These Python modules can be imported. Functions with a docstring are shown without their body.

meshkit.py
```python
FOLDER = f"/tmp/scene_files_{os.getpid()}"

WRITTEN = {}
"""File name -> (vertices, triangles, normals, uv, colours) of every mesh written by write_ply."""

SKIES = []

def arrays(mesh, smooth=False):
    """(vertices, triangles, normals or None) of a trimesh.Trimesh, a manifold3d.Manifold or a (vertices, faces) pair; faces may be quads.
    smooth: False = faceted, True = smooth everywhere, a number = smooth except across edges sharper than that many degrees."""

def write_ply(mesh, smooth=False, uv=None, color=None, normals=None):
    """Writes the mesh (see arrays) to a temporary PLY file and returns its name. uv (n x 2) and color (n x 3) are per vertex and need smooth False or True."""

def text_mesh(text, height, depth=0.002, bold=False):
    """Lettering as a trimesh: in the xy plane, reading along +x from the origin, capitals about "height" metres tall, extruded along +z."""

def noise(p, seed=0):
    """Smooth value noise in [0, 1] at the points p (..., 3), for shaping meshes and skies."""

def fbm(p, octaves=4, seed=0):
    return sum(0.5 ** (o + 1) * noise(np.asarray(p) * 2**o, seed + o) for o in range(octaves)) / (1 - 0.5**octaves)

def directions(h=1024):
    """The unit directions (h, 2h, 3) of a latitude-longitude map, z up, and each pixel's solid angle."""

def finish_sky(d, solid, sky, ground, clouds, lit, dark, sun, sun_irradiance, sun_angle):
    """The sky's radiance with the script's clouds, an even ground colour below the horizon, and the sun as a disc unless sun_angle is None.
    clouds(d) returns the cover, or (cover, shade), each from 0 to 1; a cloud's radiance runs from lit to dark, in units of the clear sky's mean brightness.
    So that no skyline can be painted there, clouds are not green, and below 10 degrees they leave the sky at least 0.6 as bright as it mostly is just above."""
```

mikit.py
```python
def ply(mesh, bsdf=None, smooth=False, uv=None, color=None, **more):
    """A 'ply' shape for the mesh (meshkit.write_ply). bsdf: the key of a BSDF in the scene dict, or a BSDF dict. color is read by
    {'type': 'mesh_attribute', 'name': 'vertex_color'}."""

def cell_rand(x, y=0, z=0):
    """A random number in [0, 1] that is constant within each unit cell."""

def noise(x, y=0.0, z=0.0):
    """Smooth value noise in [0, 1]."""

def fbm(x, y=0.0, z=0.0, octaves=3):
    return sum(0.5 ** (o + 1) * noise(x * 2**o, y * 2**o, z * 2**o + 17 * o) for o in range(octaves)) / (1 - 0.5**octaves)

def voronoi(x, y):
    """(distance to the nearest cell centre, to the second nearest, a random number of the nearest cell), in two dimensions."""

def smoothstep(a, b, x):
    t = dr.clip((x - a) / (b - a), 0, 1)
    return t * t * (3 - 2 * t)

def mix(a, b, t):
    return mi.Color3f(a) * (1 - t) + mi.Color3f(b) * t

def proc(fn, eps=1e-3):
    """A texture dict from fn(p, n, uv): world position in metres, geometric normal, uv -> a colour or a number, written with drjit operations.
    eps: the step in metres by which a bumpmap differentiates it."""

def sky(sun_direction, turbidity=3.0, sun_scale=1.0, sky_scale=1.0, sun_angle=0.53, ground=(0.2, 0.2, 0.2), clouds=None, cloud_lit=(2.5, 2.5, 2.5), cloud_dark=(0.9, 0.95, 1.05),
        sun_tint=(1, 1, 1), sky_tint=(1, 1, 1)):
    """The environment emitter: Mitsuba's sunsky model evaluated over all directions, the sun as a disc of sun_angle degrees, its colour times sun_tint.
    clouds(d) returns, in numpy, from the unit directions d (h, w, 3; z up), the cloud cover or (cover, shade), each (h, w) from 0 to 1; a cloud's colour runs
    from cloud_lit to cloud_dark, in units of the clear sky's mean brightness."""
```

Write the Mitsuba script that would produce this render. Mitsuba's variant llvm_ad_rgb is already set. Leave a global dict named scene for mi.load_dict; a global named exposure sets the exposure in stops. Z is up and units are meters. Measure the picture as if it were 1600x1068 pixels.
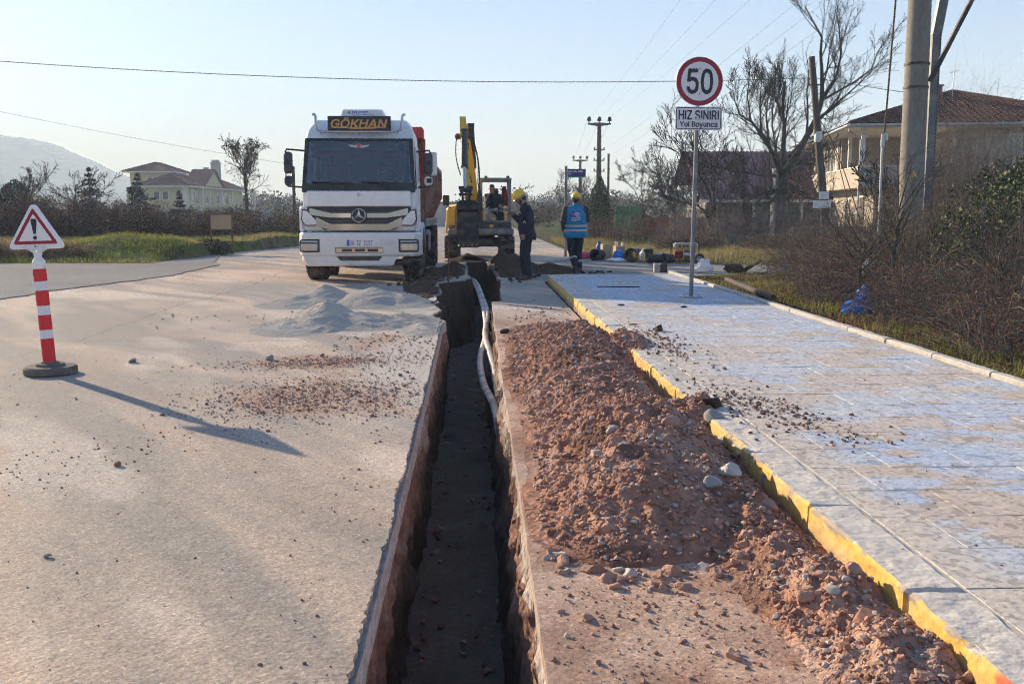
import math
import numpy as np
import trimesh
import shapely
import shapely.geometry as sg
from shapely import affinity
import manifold3d as m3
import drjit as dr
import mitsuba as mi
import mikit
import meshkit
from mikit import noise, fbm, voronoi, cell_rand, smoothstep, mix

T = mi.ScalarTransform4f
scene, labels = {}, {}

# ------------------------------------------------------------------ camera, sky, exposure
exposure = 2.5
SUN = (-2.75, 3.04, 1.44)
scene['camera'] = {'type': 'perspective', 'fov': 54.42, 'fov_axis': 'x', 'near_clip': 0.05, 'far_clip': 9000.0,
                   'to_world': T().look_at(origin=[0, 0, 1.43], target=[0.037238, 0.990650, 1.43 - 0.131246], up=[0, 0, 1]),
                   'medium': {'type': 'ref', 'id': 'haze_air'}}
HAZE = 0.00075
def rgb(c): return {'type': 'rgb', 'value': list(map(float, c))}
scene['haze_air'] = {'type': 'homogeneous', 'albedo': {'type': 'rgb', 'value': [0.85, 0.93, 0.99]}, 'sigma_t': rgb((HAZE * .86, HAZE * 1.0, HAZE * 1.24))}
def veil(d):
    el = np.degrees(np.arcsin(np.clip(d[..., 2], -1, 1)))
    thin = 0.75 + 0.5 * (meshkit.fbm(d * np.array([3.0, 3.0, 9.0]), 4, 5) - 0.5)
    return np.clip(0.8 * np.exp(-np.clip(el, 0, 90) / 10.0) * thin, 0, 0.9), 0.0 * el
scene['sky'] = mikit.sky(SUN, turbidity=2.6, sun_scale=1.75, sky_scale=0.92, sun_angle=0.6, ground=(0.2, 0.18, 0.16), sun_tint=(0.87, 0.99, 1.26),
                         sky_tint=(0.76, 0.98, 1.36), clouds=veil, cloud_lit=(2.15, 2.32, 2.8))

# ------------------------------------------------------------------ helpers: keys, labels, meshes
def uniq(base):
    if not any(k == base or k.startswith(base + '__') for k in scene) and base not in labels:
        return base
    n = _count.get(base, 0)
    while True:
        n += 1
        key = '%s_%03d' % (base, n)
        if key not in scene and key not in labels and key not in _roots:
            _count[base] = n
            return key
_count, _roots = {}, set()

def name(base, parent=None):
    b = base if parent is None else parent + '__' + base
    if b not in scene and b not in labels and b not in _roots:
        _roots.add(b)
        return b
    n = _count.get(b, 0) + 1
    while '%s_%03d' % (b, n) in _roots:
        n += 1
    _count[b] = n
    k = '%s_%03d' % (b, n)
    _roots.add(k)
    return k

def tag(key, label=None, cat=None, group=None, kind=None):
    d = {}
    if label: d['label'] = label
    if cat: d['category'] = cat
    if group: d['group'] = group
    if kind: d['kind'] = kind
    labels[key] = d
    return key

def thing(base, label, cat, group=None):
    k = name(base)
    return tag(k, label, cat, group)

class MB:
    """collects faces of one mesh"""
    def __init__(self):
        self.v, self.f, self.c, self.n = [], [], [], 0
    def add(self, v, f, c=None):
        v = np.asarray(v, float); f = np.asarray(f, int)
        if f.shape[1] == 4:
            f = np.vstack([f[:, [0, 1, 2]], f[:, [0, 2, 3]]])
        self.v.append(v); self.f.append(f + self.n); self.n += len(v)
        if c is not None:
            c = np.asarray(c, float)
            self.c.append(np.broadcast_to(c, (len(v), 3)))
        return self
    def mesh(self, m, c=None, mat=None):
        v = np.array(m.vertices)
        if mat is not None:
            v = v @ np.asarray(mat)[:3, :3].T + np.asarray(mat)[:3, 3]
        return self.add(v, m.faces, c)
    def man(self, m, c=None):
        mm = m.to_mesh()
        return self.add(mm.vert_properties[:, :3], mm.tri_verts, c)
    def box(self, c, s, bevel=0.0, rot=None, col=None):
        v, f = cbox(s, bevel)
        if rot is not None:
            v = v @ np.asarray(rot).T
        return self.add(v + np.asarray(c, float), f, col)
    def bar(self, a, b, w, h=None, col=None, bevel=0.0):
        """a square bar from a to b"""
        a, b = np.asarray(a, float), np.asarray(b, float)
        d = b - a; L = np.linalg.norm(d); d = d / L
        up = np.array([0, 0, 1.0]) if abs(d[2]) < 0.9 else np.array([0, 1.0, 0])
        x = np.cross(up, d); x /= np.linalg.norm(x); z = np.cross(d, x)
        v, f = cbox((w, L, h or w), bevel)
        return self.add(v[:, :1] * x + v[:, 1:2] * d + v[:, 2:] * z + (a + b) / 2, f, col)
    def tube(self, pts, r, sides=8, caps=True, col=None):
        v, f = tube(pts, r, sides, caps)
        return self.add(v, f, col)
    def cyl(self, a, b, r, r2=None, sides=16, col=None):
        return self.tube([a, b], [r, r if r2 is None else r2], sides, True, col)
    def ball(self, c, r, sub=2, col=None):
        v, f = ICO[sub]
        return self.add(v * np.asarray(r) + np.asarray(c), f, col)
    def prism(self, poly, a, b, axis='y', col=None):
        """polygon (list of 2-d points or shapely) extruded from a to b along axis; 2-d axes: x: (y,z)  y: (x,z)  z: (x,y)"""
        g = poly if hasattr(poly, 'geom_type') else sg.Polygon(poly)
        for q in getattr(g, 'geoms', [g]):
            m = trimesh.creation.extrude_polygon(q, b - a, engine='earcut')
            v = np.array(m.vertices); f = np.array(m.faces); v[:, 2] += a
            if axis == 'x': v = v[:, [2, 0, 1]]
            elif axis == 'y': v = v[:, [0, 2, 1]]; f = f[:, ::-1]
            self.add(v, f, col)
        return self
    def lathe(self, prof, c=(0, 0, 0), sides=24, axis='z', col=None):
        p = np.asarray(prof, float); k = len(p)
        a = np.arange(sides) * 2 * np.pi / sides
        v = np.stack([p[:, 0][:, None] * np.cos(a), p[:, 0][:, None] * np.sin(a), np.broadcast_to(p[:, 1][:, None], (k, sides))], -1).reshape(-1, 3)
        i, j = np.meshgrid(np.arange(k - 1), np.arange(sides), indexing='ij'); j2 = (j + 1) % sides
        q = np.stack([i * sides + j, i * sides + j2, (i + 1) * sides + j2, (i + 1) * sides + j], -1).reshape(-1, 4)
        if axis == 'x': v = v[:, [2, 0, 1]]
        elif axis == 'y': v = v[:, [1, 2, 0]]
        return self.add(v + np.asarray(c, float), q, col)
    def get(self):
        return np.vstack(self.v), np.vstack(self.f)
    def xf(self, mat):
        m = np.asarray(mat)
        self.v = [v @ m[:3, :3].T + m[:3, 3] for v in self.v]
        return self
    def put(self, base, mat, parent=None, smooth=False, to_world=None, key=None):
        key = key or name(base, parent)
        col = np.vstack(self.c) if self.c and sum(len(c) for c in self.c) == self.n else None
        if col is not None and smooth not in (False, True): smooth = False
        d = mikit.ply(self.get(), mat, smooth=smooth, color=col)
        if to_world is not None: d['to_world'] = to_world
        scene[key] = d
        return key

_CB = {}
def cbox(s, bevel=0.0):
    s = np.asarray(s, float) / 2
    if bevel <= 0:
        v = np.array([[x, y, z] for x in (-1, 1) for y in (-1, 1) for z in (-1, 1)], float) * s
        return v, np.array([[0, 1, 3, 2], [4, 6, 7, 5], [0, 4, 5, 1], [2, 3, 7, 6], [0, 2, 6, 4], [1, 5, 7, 3]])
    if 'f' not in _CB:
        pts = []
        for sx in (-1, 1):
            for sy in (-1, 1):
                for sz in (-1, 1):
                    for k in range(3):
                        pts.append((sx, sy, sz, k))
        _CB['p'] = pts
        v = np.array([[p[0] * (1 if p[3] == 0 else .8), p[1] * (1 if p[3] == 1 else .8), p[2] * (1 if p[3] == 2 else .8)] for p in pts])
        from scipy.spatial import ConvexHull
        h = ConvexHull(v)
        f = h.simplices.copy()
        n = np.cross(v[f[:, 1]] - v[f[:, 0]], v[f[:, 2]] - v[f[:, 0]])
        flip = (n * v[f].mean(1)).sum(1) < 0
        f[flip] = f[flip][:, ::-1]
        _CB['f'] = f
    b = min(bevel, s.min() * 0.9)
    v = np.array([[p[0] * (s[0] - (0 if p[3] == 0 else b)), p[1] * (s[1] - (0 if p[3] == 1 else b)), p[2] * (s[2] - (0 if p[3] == 2 else b))] for p in _CB['p']])
    return v, _CB['f']

def tube(pts, r, sides=8, caps=True):
    p = np.asarray(pts, float); k = len(p)
    v, f = tubes(p[None], np.broadcast_to(np.asarray(r, float), (k,))[None], sides)
    if caps:
        fan0 = np.array([[0, j + 1, j] for j in range(1, sides - 1)])
        fan0 = np.array([[0, j + 1, j] for j in range(1, sides - 1)])
        e = (k - 1) * sides
        fan1 = np.array([[e, e + j, e + j + 1] for j in range(1, sides - 1)])
        f = np.vstack([f, fan0, fan1])
    return v, f

def tubes(P, R, sides=4):
    """many polylines at once: P (n,k,3), R (n,k)"""
    P = np.asarray(P, float); R = np.asarray(R, float)
    n, k = R.shape
    t = np.gradient(P, axis=1) if k > 2 else np.repeat((P[:, 1:] - P[:, :1]), 2, 1)
    t = t / (np.linalg.norm(t, axis=-1, keepdims=True) + 1e-12)
    m = t.mean(1)
    ref = np.where(np.abs(m[:, 2:]) < 0.8, [[0, 0, 1.0]], [[1.0, 0.2, 0]])[:, None]
    a = np.cross(t, ref); a /= np.linalg.norm(a, axis=-1, keepdims=True) + 1e-12
    b = np.cross(t, a)
    th = np.arange(sides) * 2 * np.pi / sides
    v = P[:, :, None] + R[:, :, None, None] * (np.cos(th)[None, None, :, None] * a[:, :, None] + np.sin(th)[None, None, :, None] * b[:, :, None])
    i, j = np.meshgrid(np.arange(k - 1), np.arange(sides), indexing='ij'); j2 = (j + 1) % sides
    q = np.stack([i * sides + j, i * sides + j2, (i + 1) * sides + j2, (i + 1) * sides + j], -1).reshape(-1, 4)
    q = np.vstack([q[:, [0, 1, 2]], q[:, [0, 2, 3]]])
    f = (q[None] + (np.arange(n) * k * sides)[:, None, None]).reshape(-1, 3)
    return v.reshape(-1, 3), f

ICO = {}
for _s in (0, 1, 2, 3):
    _m = trimesh.creation.icosphere(subdivisions=_s)
    ICO[_s] = (np.array(_m.vertices), np.array(_m.faces))

def rotz(a):
    c, s = math.cos(a), math.sin(a)
    return np.array([[c, -s, 0], [s, c, 0], [0, 0, 1.0]])
def rotx(a):
    c, s = math.cos(a), math.sin(a)
    return np.array([[1.0, 0, 0], [0, c, -s], [0, s, c]])
def roty(a):
    c, s = math.cos(a), math.sin(a)
    return np.array([[c, 0, s], [0, 1.0, 0], [-s, 0, c]])
def mat4(R, t=(0, 0, 0)):
    m = np.eye(4); m[:3, :3] = R; m[:3, 3] = t
    return m
def rbox(c, s, r, seg=8):
    """rounded box as a manifold"""
    s = np.asarray(s, float) / 2 - r
    return m3.Manifold.batch_hull([m3.Manifold.sphere(r, seg).translate([c[0] + x * s[0], c[1] + y * s[1], c[2] + z * s[2]])
                                   for x in (-1, 1) for y in (-1, 1) for z in (-1, 1)])
def hull(pts, r, seg=8):
    return m3.Manifold.batch_hull([m3.Manifold.sphere(q if np.isscalar(r) is False else r, seg).translate(list(map(float, p)))
                                   for p, q in zip(pts, r if not np.isscalar(r) else [r] * len(pts))])
def mcube(c, s):
    return m3.Manifold.cube(list(map(float, s)), True).translate(list(map(float, c)))
def text(s, h, depth=0.002, bold=False, shear=0.0, width=None):
    """lettering that faces -y, reading along +x, centred on the origin; returns (v, f)"""
    m = meshkit.text_mesh(s, h, depth, bold)
    v = np.array(m.vertices); v[:, 0] += shear * v[:, 1]
    if width:
        v[:, 0] *= width / (v[:, 0].max() - v[:, 0].min())
    v[:, 0] -= (v[:, 0].max() + v[:, 0].min()) / 2; v[:, 1] -= (v[:, 1].max() + v[:, 1].min()) / 2
    return np.stack([v[:, 0], -v[:, 2], v[:, 1]], 1), np.array(m.faces)
def text_i(s, h, depth=0.003, width=None, stroke=.20):
    """like text(), bold, letter by letter, with the I as a plain bar"""
    V_, F_, x, n = [], [], 0.0, 0
    for ch in s:
        if ch == ' ': x += .34 * h; continue
        if ch in 'Iİ':
            v, f = cbox((stroke * h, h, depth)); v = v + [stroke * h / 2, h / 2, depth / 2]
            f = np.vstack([f[:, [0, 1, 2]], f[:, [0, 2, 3]]])
            if ch == 'İ':
                v2, f2 = cbox((stroke * h, stroke * h * .8, depth)); f2 = np.vstack([f2[:, [0, 1, 2]], f2[:, [0, 2, 3]]])
                f = np.vstack([f, f2 + len(v)]); v = np.vstack([v, v2 + [stroke * h / 2, h * 1.22, depth / 2]])
        else:
            m = meshkit.text_mesh(ch, h, depth, True); v, f = np.array(m.vertices), np.array(m.faces); v[:, 0] -= v[:, 0].min()
        w = v[:, 0].max(); V_.append(v + [x, 0, 0]); F_.append(f + n); n += len(v); x += w + .15 * h
    v, f = np.vstack(V_), np.vstack(F_)
    if width: v[:, 0] *= width / (v[:, 0].max() - v[:, 0].min())
    v[:, 0] -= (v[:, 0].max() + v[:, 0].min()) / 2; v[:, 1] -= h / 2
    return np.stack([v[:, 0], -v[:, 2], v[:, 1]], 1), f
def disk_y(c, r, n=32, sy=-0.001, depth=0.004):
    """disc facing -y"""
    a = np.arange(n) * 2 * np.pi / n
    ring = np.stack([r * np.cos(a), 0 * a, r * np.sin(a)], 1)
    v = np.vstack([ring, ring + [0, depth, 0]]) + np.asarray(c)
    f = [[0, j, j + 1] for j in range(1, n - 1)] + [[n, n + j + 1, n + j] for j in range(1, n - 1)]
    f += [[j, n + j, n + (j + 1) % n] for j in range(n)] + [[j, n + (j + 1) % n, (j + 1) % n] for j in range(n)]
    return v, np.array(f)

# ------------------------------------------------------------------ materials
def rgb(c): return {'type': 'rgb', 'value': list(map(float, c))}
def mat(key, color, rough=0.6, metal=0.0, spec=0.5, bump=None, bump_scale=1.0, eps=1e-3, coat=0.0, sheen=0.0):
    if color == 'vertex': col = {'type': 'mesh_attribute', 'name': 'vertex_color'}
    elif callable(color): col = mikit.proc(color)
    else: col = rgb(color)
    b = {'type': 'principled', 'base_color': col, 'roughness': float(rough), 'metallic': float(metal), 'specular': float(spec)}
    if coat: b['clearcoat'] = float(coat); b['clearcoat_gloss'] = 0.9
    if sheen: b['sheen'] = float(sheen)
    if bump is not None:
        b = {'type': 'bumpmap', 'texture': mikit.proc(bump, eps), 'scale': float(bump_scale), 'bsdf': b}
    scene[key] = {'type': 'twosided', 'bsdf': b}
    return key

def f_road(p, n, uv):
    x, y = p.x, p.y
    big = fbm(x * 0.35 + 7, y * 0.22, 0, 3)
    d = x * 0.8 + y * 0.6                      # wheel dust smeared across the road
    wob = fbm(x * 0.5, y * 0.5, 7, 2)
    streak = fbm(d * 2.6 + 2 * wob, (y - x) * 0.22, 3, 4)
    tyre = smoothstep(0.52, 0.62, noise(d * 3.1 + 3 * wob, (y - x) * 0.12, 5)) * smoothstep(0.35, 0.6, fbm(x * 1.2, y * 1.2, 8, 3))
    fine = fbm(x * 46, y * 46, 0.5, 3)
    grit = noise(x * 130, y * 130)
    near = smoothstep(-4.5, -1.2, x) * smoothstep(28, 9, y)
    dust = dr.clip(0.22 + 0.50 * near + 1.7 * (big - 0.5) + 2.4 * (streak - 0.5), 0, 1)
    c = mix((0.245, 0.225, 0.21), (0.48, 0.37, 0.295), dust)
    c = mix(c, (0.28, 0.225, 0.195), 0.5 * tyre)
    c = mix(c, (0.53, 0.465, 0.41), 0.45 * smoothstep(0.58, 0.72, fbm(d * 1.3, (y - x) * 0.35, 12, 4)))
    # red soil trodden in below the crumbs
    def blot(cx, cy, sx, sy):
        q = dr.square((x - cx + 0.5 * (y - cy) * 0.4) / sx) + dr.square((y - cy) / sy)
        return smoothstep(1.7, 0.5, q + 2.6 * (fbm(x * 2.4, y * 2.4, 4, 4) - 0.5))
    red = dr.maximum(dr.maximum(blot(-1.15, 7.7, 0.75, 0.8), blot(-1.35, 9.4, 0.75, 0.4)), blot(-0.8, 10.6, 0.5, 0.8))
    red = dr.maximum(red, 0.75 * smoothstep(0.55, 0.7, streak) * blot(-2.4, 5.4, 1.3, 1.1))
    c = mix(c, mix((0.27, 0.165, 0.125), (0.33, 0.225, 0.18), fine), 0.85 * red)
    # the strip between the trench and the kerb lies under trodden red soil
    strip = smoothstep(0.1, 0.3, x) * smoothstep(14.5, 11.5, y)
    tone = fbm(x * 3.5, y * 3.5, 5, 4)
    c = mix(c, mix((0.24, 0.125, 0.085), (0.44, 0.31, 0.245), smoothstep(0.36, 0.72, tone) * (0.6 + 0.4 * fine)), strip * (0.62 + 0.38 * smoothstep(0.3, 0.6, fbm(x * 2.2, y * 2.2, 2, 3))))
    # grey sand trodden along the trench edge
    sandy = smoothstep(-1.25, -0.75, x) * smoothstep(0.05, -0.2, x) * smoothstep(5.5, 8.5, y) * smoothstep(0.3, 0.55, fbm(x * 2, y * 0.8, 1, 3))
    c = mix(c, (0.40, 0.38, 0.35), 0.8 * sandy)
    # a fine transverse crack and a patch joint
    crack = smoothstep(0.016, 0.006, dr.abs(y - 10.95 - 0.10 * (fbm(x * 2.5, 1, 2, 4) - 0.5) + 0.03 * x)) * smoothstep(-1.6, -2.2, x)
    crack2 = smoothstep(0.02, 0.006, dr.abs(x + 4.4 + 0.5 * (fbm(y * 0.7, 3, 2, 4) - 0.5))) * smoothstep(9, 12, y)
    c = mix(c, (0.07, 0.065, 0.06), 0.75 * dr.maximum(crack, crack2))
    speck = 0.6 * smoothstep(0.70, 0.85, noise(x * 110, y * 110, 3)) + 0.55 * smoothstep(0.74, 0.82, noise(x * 44, y * 44, 6)) * smoothstep(0.4, 0.6, big + 0.3 * (streak - 0.5))
    pale = smoothstep(0.72, 0.86, noise(x * 120, y * 120, 11))
    return c * mi.Color3f(1.05, 1.03, 1.01) * (0.52 + 0.68 * fine + 0.30 * grit) * (1 - 0.42 * dr.clip(speck, 0, 1)) * (1 + 0.35 * pale)
def b_road(p, n, uv):
    return 0.5 * fbm(p.x * 60, p.y * 60, p.z * 60, 2) + 0.9 * fbm(p.x * 9, p.y * 9, 0, 3)
mat('m_road', f_road, 0.85, spec=0.25, bump=b_road, bump_scale=0.004)

def f_asphalt(p, n, uv):
    c = mix((0.17, 0.165, 0.16), (0.26, 0.245, 0.23), fbm(p.x * 0.5, p.y * 0.9, 4, 4))
    return c * (0.7 + 0.4 * fbm(p.x * 30, p.y * 30, 0, 2) + 0.2 * noise(p.x * 110, p.y * 110))
mat('m_asphalt', f_asphalt, 0.85, spec=0.25, bump=lambda p, n, uv: fbm(p.x * 50, p.y * 50, 0, 2), bump_scale=0.006)

def f_soil(p, n, uv):
    c = mix((0.25, 0.117, 0.078), (0.46, 0.26, 0.19), fbm(p.x * 5, p.y * 5, p.z * 5, 4))
    c = mix(c, (0.40, 0.30, 0.255), 0.55 * smoothstep(0.55, 0.75, fbm(p.x * 1.7 + 3, p.y * 1.7, p.z * 4, 3)))
    c = mix(c, (0.13, 0.07, 0.052), 0.7 * smoothstep(0.56, 0.7, fbm(p.x * 2.6 + 8, p.y * 2.6, p.z * 6, 4)))
    return c * (0.65 + 0.7 * fbm(p.x * 44, p.y * 44, p.z * 44, 3))
mat('m_soil', f_soil, 0.95, spec=0.1, bump=lambda p, n, uv: fbm(p.x * 38, p.y * 38, p.z * 38, 4), bump_scale=0.03)

def f_darksoil(p, n, uv):
    c = mix((0.05, 0.034, 0.024), (0.11, 0.072, 0.05), fbm(p.x * 4, p.y * 4, p.z * 4, 4))
    return c * (0.6 + 0.8 * fbm(p.x * 22, p.y * 22, p.z * 22, 3))
mat('m_darksoil', f_darksoil, 0.95, spec=0.1, bump=lambda p, n, uv: fbm(p.x * 16, p.y * 16, p.z * 16, 4), bump_scale=0.05)

def f_wall(p, n, uv):
    z = p.z + 0.12 * (fbm(p.x, p.y * 1.6, 2, 3) - 0.5)
    w = fbm(p.y * 4, p.z * 2.5, p.x * 3, 4)
    red = mix((0.19, 0.095, 0.068), (0.33, 0.215, 0.17), w)
    pale = mix((0.30, 0.24, 0.21), (0.43, 0.35, 0.30), w)
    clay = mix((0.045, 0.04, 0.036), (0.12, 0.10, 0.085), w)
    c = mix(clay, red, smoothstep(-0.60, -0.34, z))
    c = mix(c, pale, smoothstep(0.50, 0.62, fbm(p.y * 1.3, p.z * 4, 8, 3)) * smoothstep(-0.5, -0.14, z))
    c = mix(c, mix((0.42, 0.34, 0.30), (0.50, 0.42, 0.37), w), smoothstep(-0.137, -0.130, p.z + 0.012 * (w - 0.5)))
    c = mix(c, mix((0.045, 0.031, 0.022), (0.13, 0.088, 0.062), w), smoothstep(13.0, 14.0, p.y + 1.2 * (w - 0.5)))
    c = mix(c, (0.22, 0.215, 0.21), smoothstep(-0.026, -0.022, p.z) * smoothstep(0.1, 0.0, p.x))
    return c * (0.5 + 0.95 * fbm(p.x * 30, p.y * 30, p.z * 30, 4))
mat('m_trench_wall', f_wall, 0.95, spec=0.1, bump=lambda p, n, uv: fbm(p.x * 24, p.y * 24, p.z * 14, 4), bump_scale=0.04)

def f_sand(p, n, uv):
    c = mix((0.36, 0.32, 0.27), (0.50, 0.455, 0.40), fbm(p.x * 3, p.y * 3, p.z * 3, 3))
    return c * (0.75 + 0.35 * fbm(p.x * 60, p.y * 60, p.z * 60, 2) + 0.15 * noise(p.x * 170, p.y * 170, p.z * 170))
mat('m_sand', f_sand, 0.95, spec=0.1, bump=lambda p, n, uv: fbm(p.x * 40, p.y * 40, p.z * 40, 4), bump_scale=0.02)

def f_paver(p, n, uv):
    x, y = p.x, p.y
    w = fbm(x * 1.3 + 2, y * 1.6, 0, 4)
    w2 = fbm(x * 2.6, y * 4.2, 6, 4)
    nearb = smoothstep(8.5, 3.5, y)
    tile = cell_rand(dr.floor((x - 1.67) / 0.42 + 0.5 * (dr.floor((y - 2.0) / 0.4) - 2 * dr.floor((y - 2.0) / 0.8))), dr.floor((y - 2.0) / 0.4))
    blue = mix((0.42, 0.455, 0.525), (0.30, 0.40, 0.58), smoothstep(0.32, 0.65, w2 + 0.10 * (tile - 0.5)) * (0.26 + 0.5 * nearb))
    dust = mix((0.42, 0.335, 0.27), (0.49, 0.42, 0.36), fbm(x * 9, y * 9, 1, 2))
    c = mix(blue, dust, 0.9 * smoothstep(0.50, 0.58, 0.5 * w + 0.5 * w2 + 0.04 * nearb + 0.05 * (tile - 0.5)))
    c = mix(c, (0.50, 0.49, 0.485), (0.08 + 0.4 * smoothstep(0.35, 0.7, fbm(x * 0.8, y * 0.5, 9, 3))) * (1 - 0.75 * nearb))
    c = mix(c, (0.50, 0.455, 0.41), smoothstep(2.0, 1.72, x + 0.14 * (fbm(x * 3, y * 2, 3, 3) - 0.5)))
    spots = smoothstep(0.72, 0.8, noise(x * 21, y * 21, 4)) + smoothstep(0.70, 0.78, noise(x * 55, y * 55, 7))
    return c * (0.82 + 0.32 * fbm(x * 45, y * 45, 0, 3)) * (1 - 0.3 * dr.clip(spots, 0, 1))
mat('m_paver', f_paver, 0.75, spec=0.3, bump=lambda p, n, uv: fbm(p.x * 35, p.y * 35, p.z * 35, 3), bump_scale=0.005)

def f_kerb(p, n, uv):
    w = fbm(p.x * 6, p.y * 6, p.z * 6, 4)
    top = mix((0.42, 0.39, 0.365), (0.54, 0.51, 0.48), w)
    yel = mix((0.56, 0.36, 0.09), (0.52, 0.38, 0.18), smoothstep(0.4, 0.7, w))
    redp = mix((0.50, 0.10, 0.05), (0.5, 0.2, 0.1), smoothstep(0.45, 0.65, w))
    face = mix(yel, redp, smoothstep(2.62, 2.56, p.y))
    wear = smoothstep(0.50, 0.60, fbm(p.x * 14, p.y * 7, p.z * 14, 4) + 0.28 * smoothstep(0.06, 0.0, p.z) + 0.10 * smoothstep(0.125, 0.15, p.z) - 0.12)
    face = mix(face, (0.30, 0.24, 0.2), wear)
    face = mix(face, (0.30, 0.2, 0.15), 0.6 * smoothstep(0.10, 0.02, p.z + 0.07 * (fbm(p.x * 3, p.y * 3, 4, 3) - 0.5)))
    side = smoothstep(0.35, 0.55, -n.x + 0.06 * (w - 0.5))
    return mix(top, face, side) * (0.8 + 0.4 * fbm(p.x * 40, p.y * 40, p.z * 40, 2))
mat('m_kerb', f_kerb, 0.75, spec=0.3, bump=lambda p, n, uv: fbm(p.x * 30, p.y * 30, p.z * 30, 3), bump_scale=0.008)

def f_conc(p, n, uv):
    w = fbm(p.x * 3, p.y * 3, p.z * 1.2, 4)
    return mix((0.33, 0.31, 0.29), (0.50, 0.475, 0.445), w) * (0.75 + 0.4 * fbm(p.x * 35, p.y * 35, p.z * 20, 2))
mat('m_concrete', f_conc, 0.85, spec=0.25, bump=lambda p, n, uv: fbm(p.x * 25, p.y * 25, p.z * 25, 3), bump_scale=0.008)

def f_ground(p, n, uv):
    w = fbm(p.x * 0.35, p.y * 0.35, 0, 4)
    v = fbm(p.x * 2.3, p.y * 2.3, 2, 3)
    c = mix((0.10, 0.085, 0.05), (0.085, 0.12, 0.03), smoothstep(0.4, 0.6, w))
    c = mix(c, (0.15, 0.12, 0.085), smoothstep(0.5, 0.7, v))
    return c * (0.5 + 1.0 * fbm(p.x * 14, p.y * 14, 3, 3))
mat('m_ground', f_ground, 0.95, spec=0.05, bump=lambda p, n, uv: fbm(p.x * 14, p.y * 14, p.z * 14, 3), bump_scale=0.05)

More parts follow.
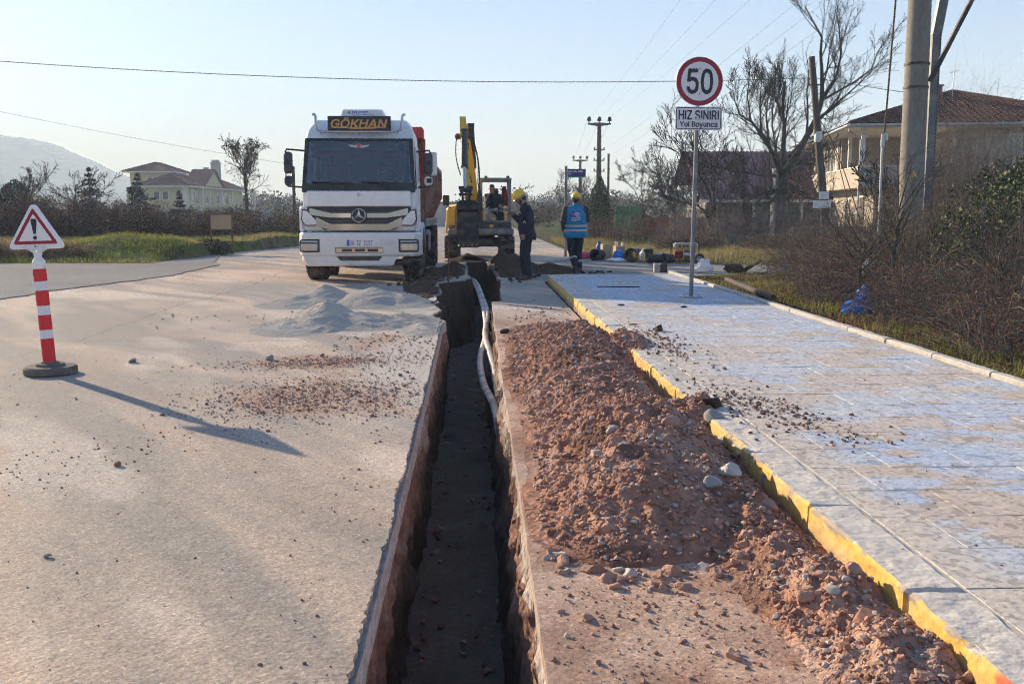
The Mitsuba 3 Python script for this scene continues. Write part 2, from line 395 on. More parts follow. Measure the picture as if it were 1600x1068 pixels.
mat('m_vcol', 'vertex', 0.8, spec=0.2)
mat('m_rock_red', (0.39, 0.235, 0.18), 0.9, spec=0.15, bump=lambda p, n, uv: fbm(p.x * 70, p.y * 70, p.z * 70, 3), bump_scale=0.012)
mat('m_rock_brown', (0.27, 0.15, 0.115), 0.9, spec=0.15)
mat('m_rock_grey', (0.30, 0.28, 0.27), 0.85, spec=0.2)
mat('m_rock_pale', lambda p, n, uv: mix((0.33, 0.29, 0.25), (0.52, 0.47, 0.42), fbm(p.x * 30, p.y * 30, p.z * 30, 3)), 0.85, spec=0.2)
scene['m_leaf'] = {'type': 'principledthin', 'base_color': {'type': 'mesh_attribute', 'name': 'vertex_color'}, 'roughness': 0.6, 'diff_trans': 0.75, 'eta': 1.4}
def f_bark(p, n, uv):
    w = fbm(p.x * 14, p.y * 14, p.z * 5, 3)
    return mix((0.04, 0.034, 0.028), (0.125, 0.11, 0.092), w)
mat('m_bark', f_bark, 0.9, spec=0.1)
mat('m_twig', (0.145, 0.115, 0.098), 0.8, spec=0.15)
mat('m_twig_grey', (0.25, 0.22, 0.20), 0.8, spec=0.15)

def paint(base, dirt, amount, zmax):
    def fn(p, n, uv):
        w = fbm(p.x * 2.5, p.y * 2.5, p.z * 2.5, 4)
        k = dr.clip(amount * (smoothstep(zmax, 0.3, p.z) * 0.8 + 0.6 * smoothstep(0.5, 0.8, w) + 0.12), 0, 0.85)
        return mix(base, dirt, k) * (0.92 + 0.12 * fbm(p.x * 30, p.y * 30, p.z * 30, 2))
    return fn
mat('m_truck_white', paint((0.80, 0.79, 0.78), (0.36, 0.29, 0.24), 0.42, 1.5), 0.35, spec=0.5, coat=0.4)
mat('m_yellow', paint((0.72, 0.46, 0.04), (0.30, 0.2, 0.1), 0.5, 2.0), 0.4, spec=0.5, coat=0.2)
mat('m_black', (0.018, 0.018, 0.02), 0.5)
mat('m_rubber', lambda p, n, uv: mix((0.028, 0.026, 0.025), (0.16, 0.135, 0.115), 0.75 * smoothstep(0.35, 0.75, fbm(p.x * 7, p.y * 7, p.z * 7, 4))), 0.85, spec=0.2)
mat('m_grey_plastic', (0.05, 0.052, 0.058), 0.5)
mat('m_chrome', (0.48, 0.465, 0.45), 0.10, metal=1.0)
mat('m_steel', (0.46, 0.46, 0.47), 0.42, metal=0.9)
mat('m_grey_paint', lambda p, n, uv: mix((0.15, 0.155, 0.17), (0.26, 0.24, 0.22), smoothstep(0.4, 0.75, fbm(p.x * 5, p.y * 5, p.z * 5, 4))), 0.5)
mat('m_dark_metal', lambda p, n, uv: mix((0.035, 0.034, 0.034), (0.14, 0.105, 0.08), smoothstep(0.4, 0.75, fbm(p.x * 6, p.y * 6, p.z * 6, 4))), 0.6, metal=0.2)
mat('m_rust', lambda p, n, uv: mix((0.09, 0.048, 0.03), (0.2, 0.105, 0.06), fbm(p.x * 12, p.y * 12, p.z * 12, 3)), 0.85)
mat('m_box_red', lambda p, n, uv: mix((0.24, 0.085, 0.055), (0.33, 0.22, 0.17), smoothstep(0.35, 0.7, fbm(p.x * 2.5, p.y * 2.5, p.z * 4, 4))), 0.7)
mat('m_red', (0.50, 0.045, 0.03), 0.5)
mat('m_sign_red', (0.30, 0.008, 0.028), 0.45)
mat('m_orange_red', (0.62, 0.012, 0.022), 0.4)
mat('m_white', (0.78, 0.77, 0.75), 0.45)
mat('m_sign_white', (0.74, 0.72, 0.74), 0.4)
mat('m_plastic_white', lambda p, n, uv: mix((0.80, 0.79, 0.77), (0.5, 0.46, 0.42), 0.7 * smoothstep(0.5, 0.8, fbm(p.x * 9, p.y * 9, p.z * 9, 4))), 0.4)
mat('m_ink', (0.015, 0.017, 0.025), 0.5)
mat('m_letter_orange', (0.62, 0.30, 0.08), 0.5)
mat('m_blue_ink', (0.03, 0.10, 0.40), 0.5)
mat('m_headlight', (0.42, 0.40, 0.37), 0.15, metal=0.5, coat=0.8)
mat('m_dash', (0.16, 0.03, 0.03), 0.7)
mat('m_curtain', (0.45, 0.025, 0.03), 0.8)
mat('m_skin', (0.36, 0.19, 0.125), 0.6)
mat('m_hair', (0.018, 0.014, 0.012), 0.6)
mat('m_navy', (0.014, 0.018, 0.034), 0.85, sheen=0.2)
mat('m_trousers', (0.013, 0.016, 0.028), 0.85, sheen=0.2)
mat('m_sleeve', (0.035, 0.037, 0.045), 0.85)
mat('m_vest_blue', (0.012, 0.21, 0.40), 0.75)
mat('m_reflective', (0.42, 0.42, 0.43), 0.4)
mat('m_helmet', (0.80, 0.50, 0.02), 0.3, coat=0.5)
mat('m_boot', (0.09, 0.07, 0.055), 0.85)
mat('m_red_cloth', (0.22, 0.025, 0.025), 0.85)
mat('m_blue_bag', (0.025, 0.19, 0.62), 0.35)
mat('m_pink', (0.62, 0.05, 0.18), 0.5)
mat('m_card', (0.42, 0.31, 0.19), 0.8)
mat('m_cream', lambda p, n, uv: mix((0.38, 0.335, 0.29), (0.47, 0.42, 0.37), fbm(p.x, p.y, p.z * 2, 4)) * (0.8 + 0.3 * fbm(p.x * 4, p.y * 4, p.z * 1.5, 3)), 0.9, spec=0.1)
mat('m_house_yellow', lambda p, n, uv: mix((0.46, 0.41, 0.22), (0.52, 0.47, 0.28), fbm(p.x * .4, p.y * .4, p.z * .4, 3)), 0.9, spec=0.1)
mat('m_trim', (0.60, 0.58, 0.55), 0.8)
mat('m_roof', lambda p, n, uv: mix((0.065, 0.032, 0.026), (0.15, 0.065, 0.048), fbm(p.x * 2, p.y * 2, p.z * 2, 3)) * (0.7 + 0.6 * cell_rand(dr.floor(p.x * 3), dr.floor(p.y * 3), dr.floor(p.z * 5))), 0.85, spec=0.15)
mat('m_roof_far', (0.15, 0.062, 0.045), 0.85, spec=0.15)
mat('m_roof_maroon', (0.10, 0.03, 0.038), 0.6)
mat('m_brick', (0.24, 0.10, 0.065), 0.9)
mat('m_wood', lambda p, n, uv: mix((0.05, 0.04, 0.034), (0.115, 0.092, 0.078), fbm(p.x * 18, p.y * 18, p.z * 2, 3)), 0.85)
mat('m_darkwin', (0.02, 0.022, 0.026), 0.15)
mat('m_curtain_white', (0.5, 0.47, 0.43), 0.8)
mat('m_green_paint', (0.10, 0.24, 0.09), 0.6)
mat('m_purple', (0.045, 0.035, 0.16), 0.5)
mat('m_teal', (0.03, 0.25, 0.22), 0.5)
mat('m_hill', lambda p, n, uv: mix((0.06, 0.065, 0.04), (0.11, 0.095, 0.06), fbm(p.x * 0.02, p.y * 0.02, p.z * 0.04, 4)), 1.0, spec=0.0)
mat('m_conduit', lambda p, n, uv: mix((0.40, 0.39, 0.38), (0.24, 0.2, 0.17), smoothstep(0.45, 0.75, fbm(p.x * 6, p.y * 6, p.z * 6, 4))), 0.5)
def f_bed(p, n, uv):
    return mix((0.105, 0.092, 0.08), (0.175, 0.155, 0.135), fbm(p.x * 4, p.y * 4, 0, 4)) * (0.7 + 0.55 * fbm(p.x * 50, p.y * 50, p.z * 50, 3))
mat('m_bed', f_bed, 0.95, spec=0.1, bump=lambda p, n, uv: fbm(p.x * 40, p.y * 40, p.z * 40, 4), bump_scale=0.02)
mat('m_branch', (0.075, 0.06, 0.052), 0.85, spec=0.1)
mat('m_leaf_dark', 'vertex', 0.6, spec=0.3)
mat('m_pole', lambda p, n, uv: mix((0.17, 0.155, 0.135), (0.34, 0.315, 0.28), fbm(p.x * 6, p.y * 6, p.z * 0.6, 4)) * (0.75 + 0.4 * fbm(p.x * 30, p.y * 30, p.z * 12, 3)), 0.9, spec=0.15)
mat('m_base', lambda p, n, uv: mix((0.10, 0.09, 0.08), (0.21, 0.19, 0.165), fbm(p.x * 14, p.y * 14, p.z * 14, 4)), 0.9, spec=0.15)
scene['m_glass'] = {'type': 'thindielectric', 'int_ior': 1.5}
scene['m_tint'] = {'type': 'thindielectric', 'int_ior': 1.55, 'specular_transmittance': rgb((0.42, 0.5, 0.58))}
# ------------------------------------------------------------------ ground, road, trench, pavement
rng = np.random.default_rng(11)
def n2(x, y, s=1.0, seed=0, oct=4):
    x, y = np.broadcast_arrays(np.asarray(x, float), np.asarray(y, float))
    return meshkit.fbm(np.stack([x * s, y * s, 0 * x + 0.37 * seed], -1), oct, seed)
def sheet(poly, z=0.0, maxlen=None):
    m = trimesh.creation.triangulate_polygon(poly, engine='earcut')
    v = np.column_stack([m[0], np.full(len(m[0]), z)])
    return v, m[1]
def addpoly(mb, poly, z):
    for q in getattr(poly, 'geoms', [poly]):
        if q.is_empty or q.area < 1e-4: continue
        v, f = sheet(q, z)
        a = np.cross(v[f[:, 1]] - v[f[:, 0]], v[f[:, 2]] - v[f[:, 0]])[:, 2]
        f = np.where((a < 0)[:, None], f[:, ::-1], f)
        mb.add(v, f)
def skirt(mb, line, z0, z1):
    line = np.asarray(line, float); k = len(line)
    v = np.vstack([np.column_stack([line, np.full(k, z0)]), np.column_stack([line, np.full(k, z1)])])
    i = np.arange(k - 1)
    mb.add(v, np.stack([i, i + 1, i + 1 + k, i + k], 1))

ys = np.arange(-0.5, 28.001, 0.025)
LX = np.interp(ys, [-1, 6, 12.6, 12.95, 13.3, 14.2, 16.5, 18, 19.9, 20.7, 22, 25.5, 28], [-.385, -.392, -.425, -.40, -.58, -.56, -.64, -.68, -.66, -.13, -.10, -.24, -.30])
RX = np.interp(ys, [-1, 4, 15.62, 15.74, 18, 20, 23, 26, 28], [.205, .222, .268, .43, .46, .52, .46, .40, .34])
jag = .008 - np.clip(n2(ys, 0 * ys, 2.0, 3, 3) - .45, 0, 1) * 0.05 - np.abs(n2(ys, 0 * ys + 4, 26, 4, 3) - .5) * 0.06 - np.abs(n2(ys, 0 * ys + 9, 70, 5, 2) - .5) * 0.02
rough = np.clip((ys - 12.6) / 1.2, 0, 1)
LXj = LX + jag + rough * (n2(ys, 0 * ys, 2.2, 8, 3) - .5) * 0.25
RXj = RX + (n2(ys, 0 * ys + 9, 9, 5, 3) - .5) * 0.006 + (ys > 15.7) * (n2(ys, 0 * ys, 3, 12, 3) - .5) * 0.16
Lline, Rline = np.column_stack([LXj, ys]), np.column_stack([RXj, ys])
hole = sg.Polygon(np.vstack([Lline, Rline[::-1]])).buffer(0)
wide = hole.buffer(0.10)

mb = MB()
addpoly(mb, sg.box(-3000, -60, 3000, 5000).difference(wide), -0.035)
tag(mb.put('ground', 'm_ground'), 'rough earth and grass ground around the road', 'ground', kind='structure')

road_poly = sg.Polygon([(-7.6, -3), (-7.0, 8), (-6.72, 14.3), (-6.55, 17.5), (-6.46, 20.3), (-6.0, 25), (-5.9, 29), (-6.6, 34), (-7.3, 38), (-7.1, 41.3), (-6.7, 60), (-6.2, 120), (-5.5, 400),
                        (3.2, 400), (3.2, 60), (3.25, 45), (3.3, 33), (3.7, 29), (4.3, 27.2), (4.4, 20.4), (4.0, 20.02), (1.40, 20.02), (1.40, -3)])
mb = MB()
addpoly(mb, road_poly.difference(hole), 0.0)
skirt(mb, Lline, -0.022, 0.0); skirt(mb, Rline[::-1], -0.05, 0.0)
tag(mb.put('road', 'm_road'), 'dusty pinkish grey road surface cut by the trench', 'road', kind='structure')

seam = np.array([(-9.2, -3), (-8.6, 8), (-7.85, 16.2), (-7.45, 18.7), (-6.75, 21.8), (-6.7, 26), (-7.9, 31), (-8.8, 33.8)])
s = np.linspace(0, 1, 240); t0 = np.linspace(0, 1, len(seam))
sl = np.column_stack([np.interp(s, t0, seam[:, 0]), np.interp(s, t0, seam[:, 1])])
sl[:, 0] += (n2(sl[:, 1], 0 * s, 1.5, 21, 4) - .5) * 0.5
mb = MB()
addpoly(mb, sg.Polygon(np.vstack([sl, [(-8.75, 27.3), (-14, 27.7), (-80, 29), (-80, -3)]])).buffer(0), 0.004)
skirt(mb, sl, -0.03, 0.004)
tag(mb.put('side_road', 'm_asphalt'), 'grey worn asphalt of the road joining from the left', 'road', kind='structure')
mb = MB()
addpoly(mb, sg.Polygon([(-10.5, -3), (-6.6, -3), (-6.4, 20), (-5.8, 29), (-7.0, 41), (-8.9, 34.2), (-8.7, 27.4), (-10, 27)]), -0.014)
tag(mb.put('road_shoulder', 'm_road'), 'pinkish worn band between the main road and the side road', 'road edge', kind='structure')
mb = MB()
addpoly(mb, sg.Polygon([(3.4, 30), (4.0, 27.4), (5.3, 26.7), (8.2, 25.6), (12, 25.2), (24, 25.3), (24, 23.4), (12, 23.6), (7.6, 23.5), (4.1, 20.9), (1.7, 20.4), (0.9, 22), (1.2, 27)]), 0.004)
tag(mb.put('driveway', 'm_asphalt'), 'grey gravel driveway crossing behind the pavement', 'driveway', kind='structure')

# trench walls and bed
def wall(line, sgn, ztop, bottom_x, seed, zbot):
    y = line[:, 1]; top = line[:, 0]
    tz = np.linspace(0, 1, 44) ** 1.15
    Yg, Tg = np.meshgrid(y, tz, indexing='ij')
    zb = np.interp(y, [0, 17.4, 19, 28], [zbot, zbot, zbot - .25, zbot - .25])[:, None]
    Z = ztop + (zb - ztop) * Tg
    X = top[:, None] * (1 - Tg) + np.interp(y, bottom_x[0], bottom_x[1])[:, None] * Tg
    d = (meshkit.fbm(np.stack([Yg * 2.2, Z * 3, 0 * Z + seed], -1), 4, seed) - .5) * 0.115 + (meshkit.fbm(np.stack([Yg * 22, Z * 6, 0 * Z], -1), 4, seed + 7) - .5) * 0.085 + (meshkit.fbm(np.stack([Yg * 5, Z * 8, 0 * Z + 3], -1), 3, seed + 9) - .5) * 0.05
    X = X + sgn * (0.006 * np.minimum(Tg * 6, 1) - d * np.minimum(Tg * 8, 1)) * 1.0
    v = np.stack([X, Yg, Z], -1).reshape(-1, 3)
    k = len(tz); i, j = np.meshgrid(np.arange(len(y) - 1), np.arange(k - 1), indexing='ij')
    return v, np.stack([i * k + j, i * k + j + 1, (i + 1) * k + j + 1, (i + 1) * k + j], -1).reshape(-1, 4)
bl = ([-1, 12, 13.5, 17.6, 19.6, 20.4, 28], [-.385, -.40, -.40, -.42, -.30, .0, -.1])
br = ([-1, 13, 16, 20, 28], [.135, .15, .28, .36, .26])
face_x = LX + .012 + (n2(ys, 0 * ys, 8, 6, 2) - .5) * .010 + rough * (n2(ys, 0 * ys, 2.2, 8, 3) - .5) * 0.25
Fline = np.column_stack([face_x, ys])
mb = MB(); k_ = len(ys); i_ = np.arange(k_ - 1)
mb.add(np.vstack([np.column_stack([Lline, np.full(k_, -.022)]), np.column_stack([Fline, np.full(k_, -.024)]), np.column_stack([Fline, np.full(k_, -.024)]), np.column_stack([Fline + [.004, 0], -.135 + (n2(ys, 0 * ys, 6, 77) - .5) * .03])]),
       np.vstack([np.stack([i_, i_ + k_, i_ + k_ + 1, i_ + 1], 1), np.stack([i_ + 2 * k_, i_ + 3 * k_, i_ + 3 * k_ + 1, i_ + 2 * k_ + 1], 1)]))
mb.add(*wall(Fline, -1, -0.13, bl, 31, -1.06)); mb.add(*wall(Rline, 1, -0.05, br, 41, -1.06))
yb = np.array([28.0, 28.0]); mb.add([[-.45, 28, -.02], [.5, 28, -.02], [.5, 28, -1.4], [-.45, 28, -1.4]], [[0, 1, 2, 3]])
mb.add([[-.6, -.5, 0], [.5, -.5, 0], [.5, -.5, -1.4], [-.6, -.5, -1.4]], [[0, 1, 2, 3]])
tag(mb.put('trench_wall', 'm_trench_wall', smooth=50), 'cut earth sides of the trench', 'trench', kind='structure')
gx, gy = np.meshgrid(np.linspace(-.75, .6, 40), np.linspace(-.5, 28, 640), indexing='ij')
bed = -1.0 + (n2(gx, gy, 3, 51) - .5) * 0.07 + (n2(gx, gy, 18, 52, 2) - .5) * 0.02 - np.clip((gy - 17.5) / 1.5, 0, 1) * 0.25
# foot prints trodden into the bed
for q in range(46):
    fx, fy = rng.uniform(-.3, .1), rng.uniform(2.5, 17)
    bed -= 0.022 * np.exp(-(((gx - fx) / .05) ** 2 + ((gy - fy) / .13) ** 2) ** 2)
def grid_faces(a, b):
    i, j = np.meshgrid(np.arange(a - 1), np.arange(b - 1), indexing='ij')
    return np.stack([i * b + j, (i + 1) * b + j, (i + 1) * b + j + 1, i * b + j + 1], -1).reshape(-1, 4)
mb = MB(); mb.add(np.stack([gx, gy, bed], -1).reshape(-1, 3), grid_faces(*gx.shape))
tag(mb.put('trench_bed', 'm_bed', smooth=True), 'levelled sand bed at the bottom of the trench', 'trench bed', kind='structure')

# pavement: base, kerb stones, pavers, edging stones
KX, PX1, ZP = 1.455, 4.02, 0.15
mb = MB(); mb.box((2.74, 8.9, 0.060), (2.50, 22.2, 0.172))
pav = tag(mb.put('pavement', 'm_concrete'), 'raised footpath with blue painted paving blocks', 'pavement', kind='structure')
def chip(v, amp, seed, sc=9):
    return v + (np.stack([meshkit.fbm(v * sc + 3.1 * k, 3, seed + k) for k in range(3)], -1) - .5) * amp
y = 1.2; k = 0
while y < 19.9:
    L = min(0.98 + rng.uniform(-.02, .02), 19.98 - y)
    v, f = cbox((0.20, L - .012, 0.20), 0.012)
    m = trimesh.Trimesh(v, f, process=False)
    m = m.subdivide_to_size(0.055 if y < 9 else 0.12)
    v = np.array(m.vertices) + np.array([KX + .10, y + L / 2, ZP - .10 + rng.uniform(-.006, .006)])
    v = chip(v, 0.022, 60 + k)
    near = np.clip((v[:, 2] - .1) / .05, 0, 1) * np.clip((KX + .06 - v[:, 0]) / .06, 0, 1)
    bite = np.clip(meshkit.fbm(v * [3, 4.5, 3], 3, 5) - .56, 0, 1) * 3.2
    v[:, 0] += near * bite * .10; v[:, 2] -= near * bite * .12
    mb = MB(); mb.add(v, m.faces); mb.put('kerb_stone', 'm_kerb', pav, smooth=25)
    y += L; k += 1
row, y = 0, 2.0
while y < 19.7:
    pitch = 0.40; x = KX + .215 ; first = True
    off = 0.0 if row % 2 else -0.21
    xs = [KX + .215] + [KX + .215 + off + .42 * q for q in range(1, 7) if KX + .215 + off + .42 * q < PX1 - .10] + [PX1 - .04]
    for a, b in zip(xs[:-1], xs[1:]):
        if b - a < 0.09: continue
        dz = rng.uniform(-.0015, .0015)
        mb = MB(); mb.box(((a + b) / 2, y + pitch / 2, ZP - .03 + dz), (b - a - .0045, pitch - .0045, .06), .0014, rot=rotx(rng.uniform(-.003, .003)) @ roty(rng.uniform(-.003, .003)))
        mb.put('paving_block', 'm_paver', pav)
    y += pitch; row += 1
y = 3.5
while y < 20.0:
    L = 1.0
    mb = MB(); v, f = cbox((.09, L - .008, .22), .012)
    m = trimesh.Trimesh(v, f, process=False).subdivide_to_size(.15)
    v = chip(np.array(m.vertices) + [PX1 + .03 + rng.uniform(-.006, .006), y + L / 2, .075], .012, int(y * 7))
    mb.add(v, m.faces); mb.put('edging_stone', 'm_concrete', pav, smooth=40)
    y += L

# ------------------------------------------------------------------ red spoil heap beside the kerb
def heap_h(x, y):
    def g(cx, cy, sx, sy, h, p=2): return h * np.exp(-(np.abs((x - cx) / sx) ** p + np.abs((y - cy) / sy) ** p))
    ridge = 0.215 * np.exp(-np.abs((x - 0.93) / .42) ** 2.6) * np.clip((y - 3.9 + .25 * (n2(x, 0 * x, 2.2, 76, 3) - .5)) / 1.0, 0, 1) ** .6 * np.clip((12.3 - y) / 2.6, 0, 1) ** .6
    ridge *= 0.6 + 0.8 * n2(.6 * x, y, 0.9, 71, 3)
    ridge *= np.clip((x - .195 - .075 * n2(0 * x, y, 2.6, 75, 3)) / .15, 0, 1) ** .6
    h = ridge + g(1.05, 5.6, .42, .6, .10) + g(.75, 4.6, .4, .5, .09) + g(.8, 8.4, .4, .8, .08) + g(1.25, 10.2, .3, .9, .08) 
    tail = 0.11 * np.exp(-np.abs((x - (1.34 - .11 * np.clip(y - 3.1, 0, 3))) / .20) ** 2.2) * np.clip((5.6 - y) / .8, 0, 1) * np.clip((y - 2.2) / .7, 0, 1)
    h = np.maximum(h, tail) + 0.3 * np.minimum(h, tail)
    gap = np.clip((np.abs(y - 7.2) - .7) / .6, 0, 1)
    h *= 1 - (1 - gap) * np.clip((x - 1.2) / .22, 0, 1) * .75
    h = np.maximum(h, np.maximum(g(1.50, 9.7, .26, .75, .235), g(1.46, 6.35, .30, .45, .225)))
    h *= np.clip((1.98 - x) / .25, 0, 1)
    det = (n2(x, y, 3.2, 72, 4) - .5) * .17 + (n2(x, y, 13, 73, 3) - .5) * .09 + (n2(x, y, 40, 74, 3) - .5) * .04
    return h + det * np.clip(h / .10, 0, 1) + np.clip(h / .02, 0, 1) * .004 - .012
hx, hy = np.meshgrid(np.arange(.235, 2.0, .016), np.concatenate([np.arange(2.0, 7, .016), np.arange(7, 12.8, .026)]), indexing='ij')
H = heap_h(hx, hy)
mb = MB()
v = np.stack([hx, hy, H], -1).reshape(-1, 3)
f = grid_faces(*hx.shape)
keep = ((v[f][:, :, 2] > -.006) & ((v[f][:, :, 0] < 1.46) | (v[f][:, :, 2] > .145))).any(1)
mb.add(v, f[keep])
tag(mb.put('soil_heap', 'm_soil', smooth=True), 'long heap of red brown excavated soil and stones between trench and yellow kerb', 'soil heap')

def rock_mesh(seed, sub=2, rough=.34, flat=1.0, cuts=6):
    r = np.random.default_rng(seed)
    v, f = ICO[sub]; v = v.copy()
    for _ in range(cuts + 3):
        d = r.normal(size=3); d /= np.linalg.norm(d); lim = r.uniform(.42, .78)
        over = np.clip(v @ d - lim, 0, None); v = v - over[:, None] * d
    v = v * (1 + rough * (meshkit.fbm(v * 1.7 + 10 * seed, 4, seed) - .5)[:, None])
    v = v * [1, r.uniform(.65, .95), r.uniform(.5, .8) * flat]
    return v, f
ROCKS = [rock_mesh(100 + i) for i in range(14)]
SMALL = [rock_mesh(200 + i, 1, .4, 1.0, 5) for i in range(12)]
TINY = [rock_mesh(300 + i, 0, .5, 1.0, 3) for i in range(8)]
RPLY = {}
def place_rock(i, pos, size, m, key, spin, tilt=0.0, smooth=60):
    if (i, m, smooth) not in RPLY:
        RPLY[(i, m, smooth)] = mikit.ply(ROCKS[i], m, smooth=smooth)
    scene[key] = {**RPLY[(i, m, smooth)], 'to_world': T().translate([float(c) for c in pos]).rotate([0, 0, 1], float(spin)).rotate([1, 0, 0], float(tilt)).scale(float(size))}
    return key
# named stones
named = [((1.22, 4.62), .088, 'm_rock_pale', 3, 'large pale angular stone on the near part of the red soil heap'),
         ((1.50, 6.05), .10, 'm_rock_grey', 5, 'grey broken concrete lump in the kerb gap beside the dark clod'),
         ((1.47, 5.72), .075, 'm_rock_pale', 2, 'pale rounded stone just in front of the grey lump by the kerb'),
         ((1.52, 6.35), .09, 'm_darksoil', 7, 'dark brown wet clod pressed against the kerb gap'),
         ((1.10, 4.42), .060, 'm_rock_grey', 8, 'flat grey stone left below the large pale stone'),
         ((.62, 4.95), .055, 'm_rock_grey', 1, 'grey stone on the left flank of the soil heap'),
         ((1.04, 5.15), .062, 'm_rock_red', 4, 'big rounded reddish stone near the middle of the heap front'),
         ((1.02, 7.9), .10, 'm_rock_red', 6, 'reddish boulder high on the back half of the soil heap'),
         ((.34, 11.6), .085, 'm_darksoil', 9, 'dark clod at the far left end of the soil heap'),
         ((1.32, 12.15), .13, 'm_darksoil', 10, 'largest dark clod on top of the far end of the heap'),
         ((1.95, 10.5), .10, 'm_darksoil', 11, 'dark clod lying on the footpath edge near the far heap end')]
for (x, y), r_, m, i, lab in named:
    z = float(heap_h(np.array(x), np.array(y))) if x < 1.6 else ZP
    tag(place_rock(i, (x, y, max(z, 0) + r_ * .18), r_, m, name('stone' if 'clod' not in lab else 'soil_clod'), rng.uniform(0, 360), rng.uniform(-20, 20)), lab, 'stone' if 'clod' not in lab else 'clod of soil')
# many alike stones of the heap, individually
def heap_points(n, r, ylo, yhi):
    out = []
    while len(out) < n:
        x, y = r.uniform(.30, 1.75), ylo + (yhi - ylo) * r.random() ** 1.6
        h = float(heap_h(np.array(x), np.array(y)))
        if (h > .012 and (x < 1.44 or h > .155)) or (r.random() < .04 and x < 1.4): out.append((x, y, max(h, 0)))
    return np.array(out)
r = np.random.default_rng(5)
front = [(x, 3.75 + .12 * math.sin(7 * x) + r.uniform(-.06, .16), 0.0) for x in r.uniform(.30, 1.25, 46)]
for x, y, h in list(heap_points(245, r, 2.6, 9.5)) + front:
    h = max(0, float(heap_h(np.array(x), np.array(y))))
    s_ = (.016 + .030 * r.random() ** 2.2) * (1 + .03 * y)
    m = r.choice(['m_rock_red', 'm_rock_brown', 'm_rock_grey', 'm_rock_pale'], p=[.60, .27, .10, .03])
    k = place_rock(int(r.integers(14)), (x, y, h + s_ * .12), s_, m, name('heap_stone'), r.uniform(0, 360), r.uniform(-35, 35))
    tag(k, 'small rounded dusty stone lying among many on the red soil heap', 'stone', 'loose stones on the soil heap')
# crumbs and pebbles nobody could count
def scatter(mb, pts, sizes, cols, lib, r):
    for q, s_, c in zip(pts, sizes, cols):
        v, f = lib[r.integers(len(lib))]
        mb.add((v * s_) @ (rotz(r.uniform(0, 6.28)) @ rotx(r.uniform(-.6, .6))).T + q, f, c)
SOILC = 1.1 * np.array([(.32, .18, .135), (.25, .13, .095), (.36, .24, .19), (.29, .155, .115), (.36, .31, .28), (.20, .11, .08)])
r = np.random.default_rng(6); mb = MB()
P = heap_points(15000, r, 2.2, 12.4)
sz = .004 + .015 * r.random(len(P)) ** 2.8; sz *= 1 + .04 * P[:, 1]
scatter(mb, np.column_stack([P[:, :2], P[:, 2] + sz * .3]), sz, SOILC[r.integers(6, size=len(P))] * r.uniform(.75, 1.25, (len(P), 1)), SMALL[:6] + TINY, r)
tag(mb.put('soil_crumbs', 'm_vcol'), 'loose crumbs and gravel covering the red soil heap', 'gravel', kind='stuff')

# dirt and grit on the road, strip and pavement
r = np.random.default_rng(7); mb = MB()
pts, szs, cols = [], [], []
def spray(n, cx, cy, sx, sy, rot, z, s0, s1, pal):
    q = r.normal(size=(n, 2)) * [sx, sy]; c, s_ = math.cos(rot), math.sin(rot)
    q = q @ np.array([[c, s_], [-s_, c]]) + [cx, cy]
    for a in q:
        if hole.buffer(.02).contains(sg.Point(a)): continue
        if z == 0 and 1.40 < a[0]: continue
        if z > 0 and not (1.5 < a[0] < 4.0): continue
        t_ = s0 + (s1 - s0) * r.random() ** 3
        pts.append((a[0], a[1], z + t_ * .3)); szs.append(t_); cols.append(pal[r.integers(len(pal))] * r.uniform(.8, 1.2))
DARK = SOILC * .7
spray(5200, -1.2, 7.65, .48, .45, .9, 0, .002, .013, SOILC)
spray(260, -1.2, 7.65, .45, .4, .9, 0, .008, .028, SOILC)
spray(2600, -1.35, 9.4, .5, .2, .2, 0, .002, .015, SOILC)
spray(500, -.85, 10.6, .35, .7, .2, 0, .003, .024, SOILC * .9)
spray(420, -2.3, 5.6, .8, .35, .85, 0, .002, .012, DARK)
spray(160, -2.9, 9.5, 1.2, 1.6, 0, 0, .003, .014, DARK)
spray(160, -1.6, 3.6, .8, .7, 0, 0, .002, .008, DARK)
spray(2200, -1.6, 13.6, .75, 1.5, 0, 0, .002, .009, np.array([(.42, .40, .37), (.33, .31, .29), (.48, .45, .42)]))
spray(90, -3.4, 13.5, .6, .8, 0, 0, .005, .022, DARK)
spray(1500, .75, 3.1, .40, .6, 0, 0, .002, .008, SOILC)
spray(500, .4, 7, .05, 3, 0, 0, .003, .012, SOILC)
spray(350, .9, 3.6, .3, .4, 0, 0, .003, .015, SOILC)
spray(260, .9, 13.4, .3, .9, 0, 0, .006, .03, SOILC * .8)
spray(700, 1.78, 9.6, .16, .8, 0, ZP, .003, .026, SOILC * .8)
spray(900, 1.85, 6.3, .17, .5, .25, ZP, .003, .022, SOILC * .6)
spray(70, 2.12, 5.5, .12, .12, 0, ZP, .003, .015, SOILC * .8)
spray(420, 2.5, 7, .6, 3.6, 0, ZP, .002, .010, DARK)
spray(60, 2.0, 3.6, .3, .7, 0, ZP, .002, .008, DARK * .7)
spray(220, -.62, 6, .1, 3, 0, 0, .003, .012, SOILC * .9)
scatter(mb, pts, szs, cols, SMALL[:4] + TINY, r)
tag(mb.put('road_grit', 'm_vcol'), 'crumbs of soil and grit strewn over road and footpath', 'grit', kind='stuff')
ROADLAB = ['single grey stone left of the upper band of red soil crumbs', 'single grey stone on the road right of the warning sign base', 'single grey stone nearest the camera on the left road', 'small brown stone on the near road below the warning post shadow',
           'small brown stone within the upper band of red soil crumbs', 'small brown stone on the road left of the front sand pile']
